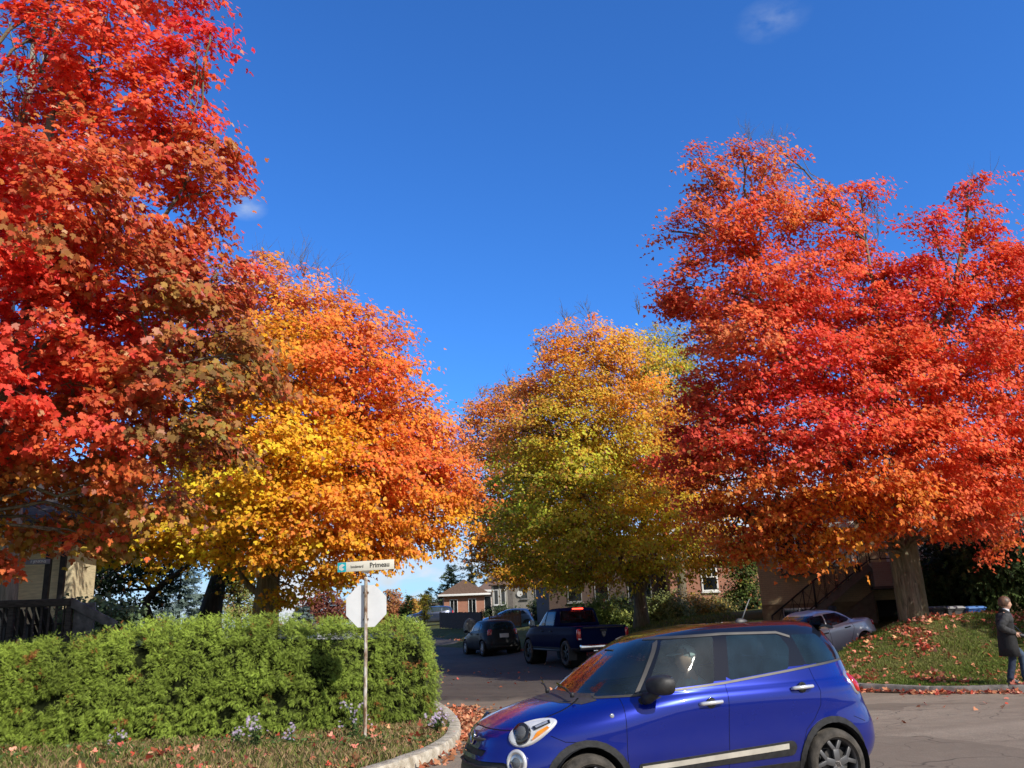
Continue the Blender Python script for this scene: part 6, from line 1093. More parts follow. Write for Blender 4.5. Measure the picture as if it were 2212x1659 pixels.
# tan duplex with outside stairs over a basement garage
def duplex():
    p = at(1648, 1330, 33.8); z0 = .55; root = thing('apartment_house', 'tan brick raised house with iron stairs and dark basement garage behind the red maple', 'house', (p[0], p[1], z0), rad(-17)); W, D = 11.0, 4.8
    b = MB(); b.box((W/2, D/2, 3.25), (W, D, 3.7)); b.build('upper_wall', TANB, root); b = MB(); b.box((2.05, D/2, .70), (4.1, D-.06, 1.40)); b.box((W/2+4.1, D/2, .70), (3.0, D-.06, 1.40)); b.box((6.2, D/2+.9, .70), (4.4, D-1.9, 1.40)); b.build('foundation_wall', FOUND, root)
    b = MB(); gable_roof(b, 0, W, 0, D, 5.12, .7, .5, 'x', 2.5); b.build('roof', SHINGD, root)
    window(root, (1.35, -.0, .82), 1.25, .85, mullions=1, sill=False); window(root, (1.5, 0, 3.4), 1.5, 1.2, mullions=1); window(root, (8.6, 0, 3.3), 1.5, 1.2)
    fl = MB(); fl.box((1.6, -.22, 2.55), (1.5, .24, .2)); f = fl.build('flower_box', mat('planter_green', (.06, .08, .06), .8), root, bevel=.01); n = 160; P = np.c_[RNG.uniform(.9, 2.3, n), RNG.uniform(-.35, -.1, n), RNG.uniform(2.6, 2.85, n)]; link_mesh('leaves', leaf_mesh('leaves', P, RNG.normal(0, 1, (n, 3)), RNG.normal(0, 1, (n, 3)), RNG.uniform(.06, .1, n), np.tile([.05, .09, .03], (n, 1))*RNG.uniform(.5, 1.4, (n, 1)), maple(6)), GREEN, f)
    # balcony slab, stair and railings
    b = MB(); b.box((6.6, -.75, 2.28), (5.2, 1.5, .85)); b.build('balcony', mat_brick('balcony_brick', (.26, .17, .13), (.32, .21, .16), (.30, .26, .22)), root); b = MB(); b.box((6.6, -.77, 1.82), (5.3, 1.6, .10)); b.build('balcony_beam', mat('beam_brown', (.07, .05, .04), .7), root); b = MB(); b.box((6.9, -1.55, 1.70), (3.2, .08, .09)); b.build('garage_lintel', mat('lintel_pale', (.55, .45, .33), .7), root)
    IRON = mat('wrought_iron', (.028, .018, .015), .6, .3, var=.3)
    def rail(pts, h, n, nm='railing'):
        b = MB(); top = [Vector(q)+Vector((0, 0, h)) for q in pts]; low = [Vector(q)+Vector((0, 0, .12)) for q in pts]; b.tube(top, .028, 6); b.tube(low, .018, 6)
        for a, c in zip(pts[:-1], pts[1:]):
            a, c = Vector(a), Vector(c)
            for i in range(n+1):
                q = a.lerp(c, i/n); b.tube([q, q+Vector((0, 0, h))], .013 if i % 4 else .022, 5)
                if i < n:
                    r = a.lerp(c, (i+1)/n); m_ = q.lerp(r, .5); b.tube([q+Vector((0, 0, .12)), m_+Vector((0, 0, h*.55)), q+Vector((0, 0, h*.98))], .008, 4); b.tube([r+Vector((0, 0, .12)), m_+Vector((0, 0, h*.55)), r+Vector((0, 0, h*.98))], .008, 4)
        return b.build(nm, IRON, root, smooth=True)
    A, B_ = (.35, -1.35, .05), (3.95, -1.35, 2.70); A2, B2 = (.35, -.15, .05), (3.95, -.15, 2.70); m = (2.15, -1.35, 1.38)
    rail([A, B_], .95, 9); rail([A2, B2], .95, 9); rail([B_, (9.1, -1.45, 2.70)], .95, 14)
    b = MB()
    for i in range(13): q = Vector(A).lerp(Vector(B_), (i+.5)/13); b.box((q.x, -.75, q.z-.06), (.30, 1.15, .05))
    b.beam(Vector(A)+Vector((0, .05, -.12)), Vector(B_)+Vector((0, .05, -.12)), .06, .24); b.beam(Vector(A2)+Vector((0, -.05, -.12)), Vector(B2)+Vector((0, -.05, -.12)), .06, .24); b.build('stair', mat('stair_concrete', (.12, .10, .085), .9), root)
    b = MB(); b.loft([[(4.0, y, .0), (4.02, y, 1.75), (2.6, y, .75), (1.9, y, .0)] for y in (-.1, -.35)]); b.build('stair_wall', mat('stair_render', (.15, .115, .085), .9), root)
    dr = MB(); dr.box((6.2, 1.20, .82), (4.3, .06, 1.55)); dr.build('garage_door', mat('garage_door_black', (.02, .019, .018), .7), root); dr = MB(); dr.box((5.9, 1.15, .55), (.8, .06, .3)); dr.build('garage_vent', GAP, root)
    b = MB(); b.box((3.2, -.03, 3.75), (1.0, .08, 2.1)); b.build('door', mat('white_door', (.6, .6, .58), .5), root, bevel=.01); b = MB(); b.box((5.6, -.03, 3.75), (1.9, .08, 2.1)); b.build('door', mat('white_door', (.6, .6, .58), .5), root, bevel=.01)
duplex()
# red brick house with the white sash window
def brick_house():
    p = at(1470, 1330, 54); root = thing('brick_house', 'red brick house with one white sash window behind the green bushes', 'house', (p[0], p[1], 1.55), rad(4)); b = MB(); b.box((3.6, 4, 1.75), (8.2, 8, 3.5)); b.build('wall', REDB, root); b = MB(); gable_roof(b, -.5, 7.7, 0, 8, 3.62, 2.2, .6, 'x', 2.5); b.build('roof', SHINGD, root)
    b = MB(); b.box((3.6, -.62, 3.52), (9.2, .06, .16)); b.build('gutter', WHITEF, root, bevel=.01); window(root, (2.0, 0, 2.25), 1.05, 1.6, mullions=0, rails=(.04,), fw=.10)
    w_ = MB()
    for x in (-.17, .17): w_.box((2.0+x, -.035, 2.62), (.035, .05, .62))
    w_.build('glazing_bar', WHITEF, root)
    b = MB(); b.box((-4.2, 5.5, 1.7), (7.4, 9, 3.4)); b.build('side_wing', mat_brick('dark_brick', (.06, .035, .028), (.08, .05, .04), (.06, .05, .045)), root); b = MB(); gable_roof(b, -7.9, -.6, 1, 10, 3.52, 2.0, .5, 'x', 1.5); b.build('wing_roof', SHINGD, root)
    for x in (-6.3, -4.6, -2.2): window(root, (x, 1.0, 1.9), .9 if x < -3 else 1.5, 1.5, mullions=0 if x < -3 else 2, frame=mat('grey_frame', (.22, .22, .22), .5))
brick_house()
# grey stone house with a bay under its own little roof
def grey_house():
    p = at(1068, 1335, 84); root = thing('stone_house', 'grey stone house with a bay window and steep brown gable behind the dark hatchback', 'house', (p[0], p[1], T(p[0], p[1])), rad(-14)); b = MB(); b.box((3.1, 4, 1.75), (6.2, 8, 3.5)); b.build('wall', GREYB, root); b = MB(); gable_roof(b, -.1, 6.3, 0, 8, 3.52, 2.9, .5, 'y'); b.build('roof', SHING, root)
    b = MB(); b.loft([[(x, y, z) for x, y in ((-.2, .0), (.2, -.9), (1.5, -.9), (1.9, .0))] for z in (0, 3.0)]); b.build('bay', mat('bay_dark', (.10, .09, .085), .8), root); b = MB(); b.loft([[(.85+(x-.85)*k, -.3+(y+.3)*k, z) for x, y in ((-.5, .05), (0, -1.2), (1.7, -1.2), (2.2, .05))] for k, z in ((1, 3.0), (1, 3.08), (.1, 3.75))]); b.build('bay_roof', SHING, root)
    for x in (.18, .85, 1.52): b = MB(); b.box((x, -.93, 1.6), (.16, .08, 2.9)); b.build('bay_post', mat('beige_post', (.42, .39, .33), .7), root)
    window(root, (.5, -.9, 1.9), .5, 1.4, mullions=0); window(root, (1.18, -.9, 1.9), .5, 1.4, mullions=0); window(root, (4.9, 0, 1.75), 1.6, 2.0, mullions=2, frame=mat('grey_frame', (.22, .22, .22), .5)); window(root, (3.0, 0, 2.2), .7, 1.1, mullions=0, frame=mat('grey_frame', (.22, .22, .22), .5))
    b = MB(); b.tube([(2.6, -.12, 2.15), (2.6, -.05, 2.15)], .28, 18); b.build('round_plaque', WHITEF, root)
grey_house()
# brick bungalow with white soffits, and the low brown roof to its left
def bungalow():
    p = at(960, 1345, 100); root = thing('bungalow', 'orange red brick bungalow with white eaves and tall white windows at the street end', 'house', (p[0], p[1], T(p[0], p[1])-.2), rad(6)); b = MB(); b.box((2.3, 4.5, 1.55), (4.6, 9, 3.1)); b.box((7.6, 6.2, 1.75), (6.2, 9, 3.5)); b.build('wall', REDB, root)
    b = MB(); gable_roof(b, 0, 4.6, 0, 9, 3.12, 1.6, .6, 'y', 0.0); b.build('roof', SHING, root); b = MB(); gable_roof(b, 4.4, 10.7, 1.7, 10.7, 3.52, 2.4, .6, 'x', 3.0); b.build('main_roof', SHING, root)
    b = MB(); b.box((2.3, -.62, 3.02), (6.0, .10, .22)); b.box((7.6, 1.06, 3.40), (7.5, .10, .26)); b.build('fascia', WHITEF, root, bevel=.02); g = MB(); g.add([(-.58, -.585, 3.12), (5.18, -.585, 3.12), (2.3, -.585, 4.62)], [(0, 1, 2)]); g.build('gable_board', mat('gable_grey', (.42, .43, .45), .7), root)
    for x in (1.1, 3.2): window(root, (x, 0, 1.7), .9, 1.7, mullions=1, sill=False)
    window(root, (5.1, 1.7, 1.55), .85, 2.6, mullions=0, sill=False); window(root, (6.3, 1.7, 1.55), .9, 2.6, mullions=0, sill=False); b = MB(); b.box((9.4, 1.6, 1.9), (1.5, .1, 1.2)); b.build('shutter_panel', WHITEF, root, bevel=.02)
    c = MB(); c.box((8.6, 5, 6.2), (.9, .7, 1.2)); c.box((8.6, 5, 6.84), (1.05, .85, .12)); c.build('chimney', REDB, root); m = MB(); m.tube([(7.1, 1.2, 1.0), (7.1, 1.2, 6.9)], .05, 6); m.build('mast', mat('mast_grey', (.6, .6, .6), .5), root)
bungalow()
p = at(886, 1362, 118); root = thing('garage_building', 'low building with faded brown roof and grey gable left of the bungalow', 'house', (p[0], p[1], T(p[0], p[1])-.9), rad(8)); b = MB(); b.box((3, 3, .9), (6, 6, 1.8)); b.build('wall', mat('pale_siding', (.42, .43, .44), .8), root); b = MB(); gable_roof(b, 0, 6, 0, 6, 1.82, 1.5, .35, 'x'); b.build('roof', mat('faded_shingles', (.30, .17, .13), .9, var=.2, scale=14), root); b = MB(); b.tube([(4.2, 3.6, 2.8), (4.2, 3.6, 4.6)], .18, 8); b.build('vent_pipe', mat('mast_grey', (.6, .6, .6), .5), root)
# fences
def fence(name, label, a, b_, h, n, m, pal=.12, gap=.02, pointed=False):
    A, Bp = np.array(a), np.array(b_); L = np.linalg.norm(Bp-A); ya = math.atan2(Bp[1]-A[1], Bp[0]-A[0]); z = T(*A); root = thing(name, label, 'fence', (A[0], A[1], z), ya); q = MB()
    for i in range(n):
        x = L*(i+.5)/n; zz = T(*(A+(Bp-A)*(i+.5)/n))-z; w = L/n*(1-gap); q.box((x, 0, zz+h*.52+.02*math.sin(i*2.1)), (w, .025, h*.95))
    q.build('board_panel', m, root)
    for i in range(5): x = L*i/4; zz = T(*(A+(Bp-A)*i/4))-z; s_ = MB(); s_.box((x, .06, zz+h*.5), (.1, .08, h*1.04)); s_.build('post', m, root)
    for k in (.25, .8): s_ = MB(); s_.beam((0, .035, h*k), (L, .035, T(*Bp)-z+h*k), .03, .09); s_.build('rail', m, root)
p, q = at(950, 1365, 72), at(1040, 1362, 64); fence('board_fence', 'dark brown board fence in front of the bungalow', p[:2], q[:2], 1.25, 34, mat('dark_fence', (.07, .045, .035), .85, var=.3, scale=10))
p, q = at(1058, 1362, 60), at(1125, 1358, 60); fence('picket_fence', 'sunlit reddish picket fence between the hatchback and the grey house', p[:2], q[:2], 1.0, 22, mat('cedar_pickets', (.34, .18, .11), .8, var=.2, scale=10), gap=.25)
p = at(1018, 1368, 58); zz = T(p[0], p[1]); root = thing('boulder', 'rounded pale boulder beside the dark hatchback', 'rock', (p[0], p[1], zz)); bm = bmesh.new(); bmesh.ops.create_icosphere(bm, subdivisions=3, radius=.5)
for v in bm.verts: v.co *= 1+.22*mnoise.noise(v.co*2.2); v.co.z = v.co.z*1.25+.45
me = bpy.data.meshes.new('stone'); bm.to_mesh(me); bm.free(); shade(me, True); link_mesh('stone', me, mat('boulder_stone', (.30, .27, .22), .9, var=.3, scale=5, bump=.4), root)
# white lamp post far behind
p = at(491, 1345, 66); root = thing('lamp_post', 'thin white lamp post with a side arm behind the hedge', 'lamp post', (p[0], p[1], T(p[0], p[1]))); b = MB(); b.tube([(0, 0, 0), (0, 0, 3.6)], .08, 8); b.build('pole', WHITEF, root); b = MB(); b.tube([(0, 0, 2.55), (1.7, 0, 2.66)], .06, 8); b.build('arm', WHITEF, root)

# ---------------- house at the left with its wooden deck
def porch():
    p = at(38, 1345, 20.5); z = T(p[0], p[1]); root = thing('porch_house', 'cream porch of a house glowing in sunlight behind the dark deck', 'house', (p[0], p[1], z), rad(8)); CREAM = mat('cream_siding', (.78, .66, .42), .8, var=.12, scale=4, stretch=(1, 1, 6)); b = MB(); b.box((-2.3, 1.2, 2.0), (5.6, .3, 4.0)); b.box((.62, 1.9, 2.0), (.25, 1.6, 4.0)); b.build('wall', CREAM, root)
    DKT = mat('dark_timber', (.030, .026, .024), .8, var=.3, scale=8)
    for x in (-.55, .28, .62): b = MB(); b.box((x, .72, 1.75), (.13, .13, 3.5)); b.build('column', DKT, root, bevel=.01)
    b = MB(); b.box((-2.0, .8, 3.62), (5.8, 2.2, .25)); b.build('porch_beam', DKT, root); b = MB(); gable_roof(b, -5, .9, -.2, 6, 3.76, 2.0, .4, 'x'); b.build('roof', SHINGD, root); window(root, (-1.6, 1.05, 2.0), .9, 1.5, mullions=0, frame=DKT)
porch()
p = at(73, 1214, 18.2); root = thing('name_sign', 'small grey name board hanging above the deck at the left', 'sign', (p[0], p[1], p[2]), rad(4)); b = MB(); b.box((0, 0, 0), (.66, .03, .105)); b.build('board', mat('grey_board', (.20, .21, .24), .7), root, bevel=.006)
for x in (-.26, .26): b = MB(); b.tube([(x, 0, .05), (x, 0, .30)], .006, 6); b.build('hanger', BLACKP, root)
def text_mesh(name, s, size, m, parent, loc, R, sx=1.0, depth=.002, bold=0.0, align='CENTER'):
    cu = bpy.data.curves.new(name, 'FONT'); cu.body = s; cu.size = size; cu.extrude = depth; cu.offset = bold; cu.align_x = align; cu.align_y = 'CENTER'; cu.resolution_u = 3; tmp = bpy.data.objects.new('tmp', cu); COL.objects.link(tmp); dg = bpy.context.evaluated_depsgraph_get(); me = bpy.data.meshes.new_from_object(tmp.evaluated_get(dg)); bpy.data.objects.remove(tmp); me.name = name
    R = R.to_4x4(); me.transform(Matrix.Translation(Vector(loc)) @ R @ Matrix.Diagonal((sx, 1, 1, 1))); me.materials.clear(); return link_mesh(name, me, m, parent)
UPR = Matrix.Rotation(rad(90), 3, 'X')
text_mesh('lettering', 'F JENKINS', .075, mat('sign_white', (.75, .75, .72), .6), root, (.10, -.018, 0), UPR, .95, bold=.001)
DECKM = mat('weathered_deck', (.060, .052, .047), .8, var=.35, scale=7, stretch=(1, 1, 5)); DECKG = mat('grey_deck_wood', (.15, .15, .16), .8, var=.3, scale=6)
def deck():
    a = at(10, 1310, 16.8); b_ = at(152, 1297, 17.0); z = T(b_[0], b_[1]); root = thing('deck_railing', 'dark weathered wooden deck railing with a sloping grey handrail behind the hedge', 'railing', (b_[0], b_[1], z)); o = np.array([b_[0], b_[1], z]); A = Vector(a-o); Bv = Vector(b_-o); top = Bv.z; A.z = top; fl = top-1.0
    L = lambda t, dz: Vector((A.x+(Bv.x-A.x)*t, A.y+(Bv.y-A.y)*t, dz)); b = MB(); b.beam(L(-.9, top-.03), L(1.02, top-.03), .17, .14); b.build('top_rail', DECKM, root, bevel=.01); b = MB(); b.beam(L(-.9, fl+.18), L(1, fl+.18), .05, .09); b.build('bottom_rail', DECKM, root)
    for i in range(15): t = -.7+1.62*i/14; b = MB(); b.box(L(t, (top+fl)/2), (.03, .03, .95)); b.build('baluster', DECKM, root)
    for t in (-.6, .12, 1.0): b = MB(); b.box(L(t, (top+fl)/2-.1), (.10, .10, 1.15)); b.build('post', DECKM, root, bevel=.008)
    b = MB(); b.box(L(0, fl-.06)+Vector((-.3, .9, 0)), (2.9, 1.9, .10)); b.build('deck_floor', DECKM, root); b = MB(); b.box(L(1.0, top-.58)+Vector((.28, .04, 0)), (.40, .05, 1.05)); b.build('end_panel', DECKG, root, bevel=.006); q = Vector(at(250, 1352, 17.0)-o); b = MB(); b.beam(L(1.0, top-.02)+Vector((0, -.02, 0)), q, .06, .17); b.build('stair_rail', DECKG, root, bevel=.01)
    return o, A, Bv, fl
DO, DA, DB, DF = deck()
def deck_chair(px, label):
    p = at(px, 1300, 17.7); root = thing('deck_chair', label, 'chair', (p[0], p[1], DO[2]+DF), rad(160), 'dark wooden chairs on the deck'); M_ = mat('chair_wood', (.022, .018, .016), .7)
    for i in range(5):
        x = -.24+.12*i; h = 1.02-.05*abs(i-2)**1.5; b = MB(); b.beam((x, .12, .36), (x*1.15, .42, h), .095, .022); b.build('back_slat', M_, root, bevel=.004)
    b = MB(); b.box((0, -.08, .37), (.56, .50, .03), R=Matrix.Rotation(rad(-8), 3, 'X')); b.build('seat', M_, root, bevel=.006)
    for s in (-1, 1):
        b = MB(); b.box((.32*s, -.06, .58), (.13, .66, .025)); b.build('armrest', M_, root, bevel=.004)
        for y in (-.30, .22): b = MB(); b.box((.31*s, y, .285), (.08, .04, .57)); b.build('leg', M_, root)
deck_chair(62, 'dark slatted wooden chair at the left on the deck, nearer the picture edge'); deck_chair(118, 'dark slatted wooden chair on the deck beside the cream wall')

# ---------------- street name and stop sign seen from behind
def street_sign():
    x, y = at(788, 1601, 13.55)[:2]; z = T(x, y); root = thing('street_sign', 'rusty pole carrying the boulevard name board above the back of an octagonal stop sign', 'sign', (x, y, z)); m, t, bb, o, ob, pos = mat_base('rusty_white_pole'); n = t.noise(t.mapping(ob, (9, 9, 2.2)), 1.6, 6, .7)
    t.link(t.ramp(n, [(.42, (.16, .085, .045)), (.50, (.42, .34, .26)), (.58, (.62, .60, .56)), (.72, (.55, .50, .44))]), bb.inputs['Base Color']); bb.inputs['Roughness'].default_value = .7; t.link(t.bump(n, .3, .01), bb.inputs['Normal'])
    Hp = at(788, 1255, 13.55)[2]-z; b = MB(); b.tube([(0, 0, -.1), (.006, 0, Hp*.5), (.004, 0, Hp)], .027, 14); b.lathe([(.027, 0), (.031, .005), (.031, .045), (.02, .06)], (.004, 0, Hp), n=14); b.build('pole', m, root, smooth=True, angle=50)
    oc = at(788, 1309, 13.55)[2]-z; r = .315/math.cos(math.pi/8); ya = rad(-3); R = Matrix.Rotation(ya, 3, 'Z') @ UPR; b = MB(); b.prism([(r*math.cos(math.pi/8+k*math.pi/4), r*math.sin(math.pi/8+k*math.pi/4)) for k in range(8)], -.004, R, (.004, .042, oc)); pl = b.build('octagon_plate', mat('bare_aluminium', (.80, .82, .84), .5, .0, var=.06, scale=3), root)
    b = MB(); b.prism([(r*.985*math.cos(math.pi/8+k*math.pi/4), r*.985*math.sin(math.pi/8+k*math.pi/4)) for k in range(8)], -.002, R, (.004, .0475, oc)); b.build('red_face', mat('stop_red', (.5, .02, .02), .4), pl)
    for dz in (-.2, .2): b = MB(); b.box((.004, .02, oc+dz), (.075, .05, .03)); b.build('clamp', RUST, root, bevel=.004)
    nb = at(787, 1222, 13.5)[2]-z; b = MB(); b.tube([(.004, 0, Hp+.05), (.004, 0, nb-.07)], .008, 8); b.box((.0, 0, nb-.088), (.12, .035, .035)); b.build('bracket', mat('bracket_steel', (.30, .26, .21), .6, .5, var=.3), root, smooth=False)
    ya = rad(-8); Rz = Matrix.Rotation(ya, 3, 'Z') @ Matrix.Rotation(rad(-.6), 3, 'Y'); c = Vector((0, 0, nb)); b = MB(); b.box(c, (.915, .008, .150), R=Rz); np_ = b.build('name_plate', mat('cream_plate', (.80, .77, .66), .45, var=.05), root, bevel=.002); R = Rz @ UPR; P = lambda u, v, d=-.0052: c+Rz @ Vector((u, d, v)); INK = mat('sign_ink', (.045, .040, .032), .6)
    b = MB(); b.box(P(-.386, 0, -.0045), (.140, .003, .146), R=Rz); lg = b.build('logo_square', mat('logo_teal', (.01, .42, .50), .5, var=.04), np_)
    b = MB(); b.prism([(-.048, .018), (.006, .052), (.050, .030), (.0, -.004), (.042, -.030), (.004, -.056), (-.048, -.030)], .002, R, P(-.386, 0, -.0064)); b.build('logo_shape', mat('sign_white', (.75, .75, .72), .6), lg)
    text_mesh('small_lettering', 'boulevard', .060, INK, np_, P(-.140, -.004), R, .86, .0008, .0012); text_mesh('large_lettering', 'Primeau', .106, INK, np_, P(.225, .002), R, .92, .0008, .0022)
    b = MB(); b.lathe([(.085, 0), (.09, .012), (.06, .022)], (0, 0, .0), n=12); b.build('footing', CONC, root)
street_sign()
p = at(392, 1612, 13.4); root = tag(MB().box((0, 0, .012), (.16, .07, .02), .3).box((.05, .03, .026), (.09, .06, .012), 1.1).build('paper_scrap', WHITEP, bevel=.006, loc=(p[0], p[1], T(p[0], p[1]))), 'crumpled white scrap of litter on the grass below the hedge', 'litter')

# ---------------- wheeled bins behind the lawn crest
def bin_(px, label, m, lidm, yaw, h=.98):
    p = at(px, 1320, 27.2); zt = at(px, 1311, 27.2)[2]; root = thing('wheeled_bin', label, 'bin', (p[0], p[1], zt-h-.06), yaw, 'bins by the cedar'); b = MB(); b.loft([[(sx*w_, sy*d_+dy, z) for sx, sy in ((-1, -1), (1, -1), (1, 1), (-1, 1))] for w_, d_, dy, z in ((.22, .24, .0, .06), (.26, .29, 0, h*.6), (.29, .34, 0, h-.06), (.31, .36, 0, h-.05), (.31, .36, 0, h))]); b.build('tub', m, root, bevel=.012)
    b = MB(); b.loft([[(sx*w_, sy*d_-.01, z) for sx, sy in ((-1, -1), (1, -1), (1, 1), (-1, 1))] for w_, d_, z in ((.32, .39, h+.004), (.325, .39, h+.03), (.27, .33, h+.07), (.18, .2, h+.08))]); b.tube([(-.2, .40, h), (.2, .40, h)], .018, 8); b.build('lid', lidm, root, bevel=.01)
    for s in (-1, 1): b = MB(); b.lathe([(.001, -.03), (.10, -.03), (.10, .03), (.001, .03)], (s*.25, .26, .10), 'X', 18); b.build('wheel', BLACKP, root, smooth=True, angle=40)
GB = mat('bin_grey', (.10, .10, .10), .6, var=.15); BB = mat('bin_blue', (.03, .12, .42), .5, var=.1)
bin_(2092, 'blue recycling bin nearest the dark cedar', BB, mat('bin_blue_lid', (.10, .25, .62), .45, var=.1), rad(15)); bin_(2050, 'grey bin with pale lid between the other two', GB, mat('bin_grey_lid', (.34, .35, .36), .5, var=.1), rad(12)); bin_(2022, 'black bin closest to the maple trunk', mat('bin_black', (.03, .03, .03), .6), mat('bin_black_lid', (.05, .05, .05), .6), rad(8))
p = at(2192, 1288, 33); root = thing('garden_wall', 'low pale plastered wall half hidden by the sunlit cedar', 'wall', (p[0], p[1], T(p[0], p[1])-.2), rad(-6)); b = MB(); b.box((.6, 0, .8), (3.4, .25, 1.6)); b.build('wall_body', mat('beige_render', (.55, .47, .35), .9, var=.15, scale=3), root, bevel=.02); b = MB(); b.box((.6, 0, 1.63), (3.5, .35, .07)); b.build('coping', CONC, root, bevel=.01)
# the neighbour's tree just outside the right edge: its shade falls across the lawn
# ------------------------------------------------------------------ people
SKIN = mat('skin', (.62, .36, .25), .55, var=.06, scale=12); HAIRB = mat('brown_hair', (.17, .085, .045), .5, var=.4, scale=40, stretch=(1, 1, .3)); COAT = mat('black_wool', (.020, .020, .022), .9, var=.25, scale=30, bump=.2, bscale=120); COATG = mat('grey_wool', (.055, .055, .058), .9, var=.3, scale=25, bump=.2, bscale=120); JEAN = mat('blue_denim', (.025, .04, .08), .85, var=.3, scale=14, bump=.15); JEANL = mat('pale_denim', (.055, .09, .15), .85, var=.25, scale=9); SHOE = mat('dark_shoe', (.018, .02, .03), .5); SHIRT = mat('pale_shirt', (.62, .66, .75), .7)
def skin_body(name, verts, edges, m, parent, sub=2):
    """one continuous surface grown around a jointed skeleton: verts = (x, y, z, rx, ry)"""
    me = bpy.data.meshes.new(name); me.from_pydata([v[:3] for v in verts], edges, []); me.update(); o = bpy.data.objects.new(name, me); COL.objects.link(o); o.parent = parent; md = o.modifiers.new('skin', 'SKIN'); md.use_smooth_shade = True
    for i, v in enumerate(verts): me.skin_vertices[0].data[i].radius = (v[3], v[4])
    me.skin_vertices[0].data[0].use_root = True; s = o.modifiers.new('subdivision', 'SUBSURF'); s.levels = s.render_levels = sub; me.materials.append(m); return o
def head_mesh(name, c, h, m, parent, yaw=0.0, tilt=0.0):
    """face, jaw, nose, ears on an egg; x is forward, c is the centre of the skull, h the head height"""
    bm = bmesh.new(); bmesh.ops.create_uvsphere(bm, u_segments=28, v_segments=20, radius=1)
    for v in bm.verts:
        x, y, z = v.co; k = h/2; fx = 1.0 if x < 0 else .93; jaw = max(0, -z); wy = .74*(1-.30*jaw**1.5); wx = .86*fx*(1-.18*jaw)
        X = x*wx+(.16*jaw if x > -.2 else -.06*jaw*(x < -.4)); Y = y*wy; Z = z
        if x > .3:
            X += .20*math.exp(-((y/.13)**2)-((z+.12)/.20)**2)              # nose
            X -= .07*(math.exp(-((abs(y)-.34)/.14)**2-((z-.06)/.10)**2))    # eye sockets
            X += .05*math.exp(-(y/.28)**2-((z+.50)/.07)**2) - .03*math.exp(-(y/.3)**2-((z+.565)/.03)**2) # lips
        if abs(y) > .85 and -.35 < z < .25 and -.3 < x < .15: Y *= 1.13     # ears
        v.co = Vector((X*k, Y*k, Z*k))
    me = bpy.data.meshes.new(name); bm.to_mesh(me); bm.free(); shade(me, True); me.transform(Matrix.Translation(Vector(c)) @ Matrix.Rotation(yaw, 4, 'Z') @ Matrix.Rotation(tilt, 4, 'Y')); return link_mesh(name, me, m, parent)
def hair_cap(name, c, h, m, parent, low=-.25, front=.45, yaw=0.0, tilt=0.0, puff=1.07):
    bm = bmesh.new(); bmesh.ops.create_uvsphere(bm, u_segments=28, v_segments=20, radius=1); kill = [f for f in bm.faces if f.calc_center_median().z < (low if f.calc_center_median().x < -.12 else low+(f.calc_center_median().x+.12)*(1.25 if f.calc_center_median().x < .4 else .9)+front*.3)]; bmesh.ops.delete(bm, geom=kill, context='FACES')
    for v in bm.verts: n = 1+.05*mnoise.noise(v.co*4); v.co = Vector((v.co.x*.90-.04, v.co.y*.80, v.co.z*1.02))*h/2*puff*n
    me = bpy.data.meshes.new(name); bm.to_mesh(me); bm.free(); shade(me, True); me.transform(Matrix.Translation(Vector(c)) @ Matrix.Rotation(yaw, 4, 'Z') @ Matrix.Rotation(tilt, 4, 'Y')); return link_mesh(name, me, m, parent)
def oval_rings(L, n=24, wob=0.0):
    """(x, y, z, rx, ry[, tilt about y]) -> rings of points"""
    out = []
    for i, r in enumerate(L):
        R = Matrix.Rotation(r[5] if len(r) > 5 else 0, 3, 'Y'); out.append([Vector(r[:3])+R @ Vector((r[3]*math.cos(t)*(1+wob*math.sin(t*5+i)), r[4]*math.sin(t)*(1+wob*math.sin(t*7+i*.6)), 0)) for t in [2*math.pi*k/n for k in range(n)]])
    return out
def limb_rings(P, rad_, n=14, wr=0.0):
    b = MB(); P = smooth_line([tuple(p) for p in P], 5); R = np.interp(np.linspace(0, 1, len(P)), np.linspace(0, 1, len(rad_)), rad_); R = R*(1+wr*np.sin(np.arange(len(R))*2.1)); b.tube(P, R, n); return b
def hand(wrist, d, palm_n, curl, m, parent, s=1.0, side=1):
    """palm, four bent fingers and a thumb as one skinned mesh"""
    d = Vector(d).normalized(); n = Vector(palm_n).normalized(); lat = d.cross(n).normalized()*side; w0 = Vector(wrist); V = [(*w0, .022*s, .016*s)]; E = []; pc = w0+d*.045*s; V.append((*pc, .030*s, .015*s)); E.append((0, 1))
    for k, (o, L) in enumerate(((-.030, .068), (-.010, .076), (.010, .072), (.028, .056))):
        a = w0+d*.085*s+lat*o*s; i = len(V); V.append((*a, .011*s, .010*s)); E.append((1, i)); q = a; dd = d.copy()
        for j in range(3): dd = (dd*math.cos(curl)+n*math.sin(curl)).normalized(); nn = n-dd*n.dot(dd); n2 = nn.normalized(); q = q+dd*L*s/2.6; V.append((*q, .0085*s, .0085*s)); E.append((len(V)-2, len(V)-1)); n = n2 if j < 0 else n
    a = w0+d*.03*s-lat*.035*s; i = len(V); V.append((*a, .012*s, .012*s)); E.append((1, i)); q = a+(d*.6-lat*.5+n*.45)*.040*s; V.append((*q, .0095*s, .0095*s)); E.append((i, i+1)); q = q+(d*.8+n*.5)*.03*s; V.append((*q, .0085*s, .0085*s)); E.append((i+1, i+2))
    return skin_body('hand', V, E, m, parent, 1)
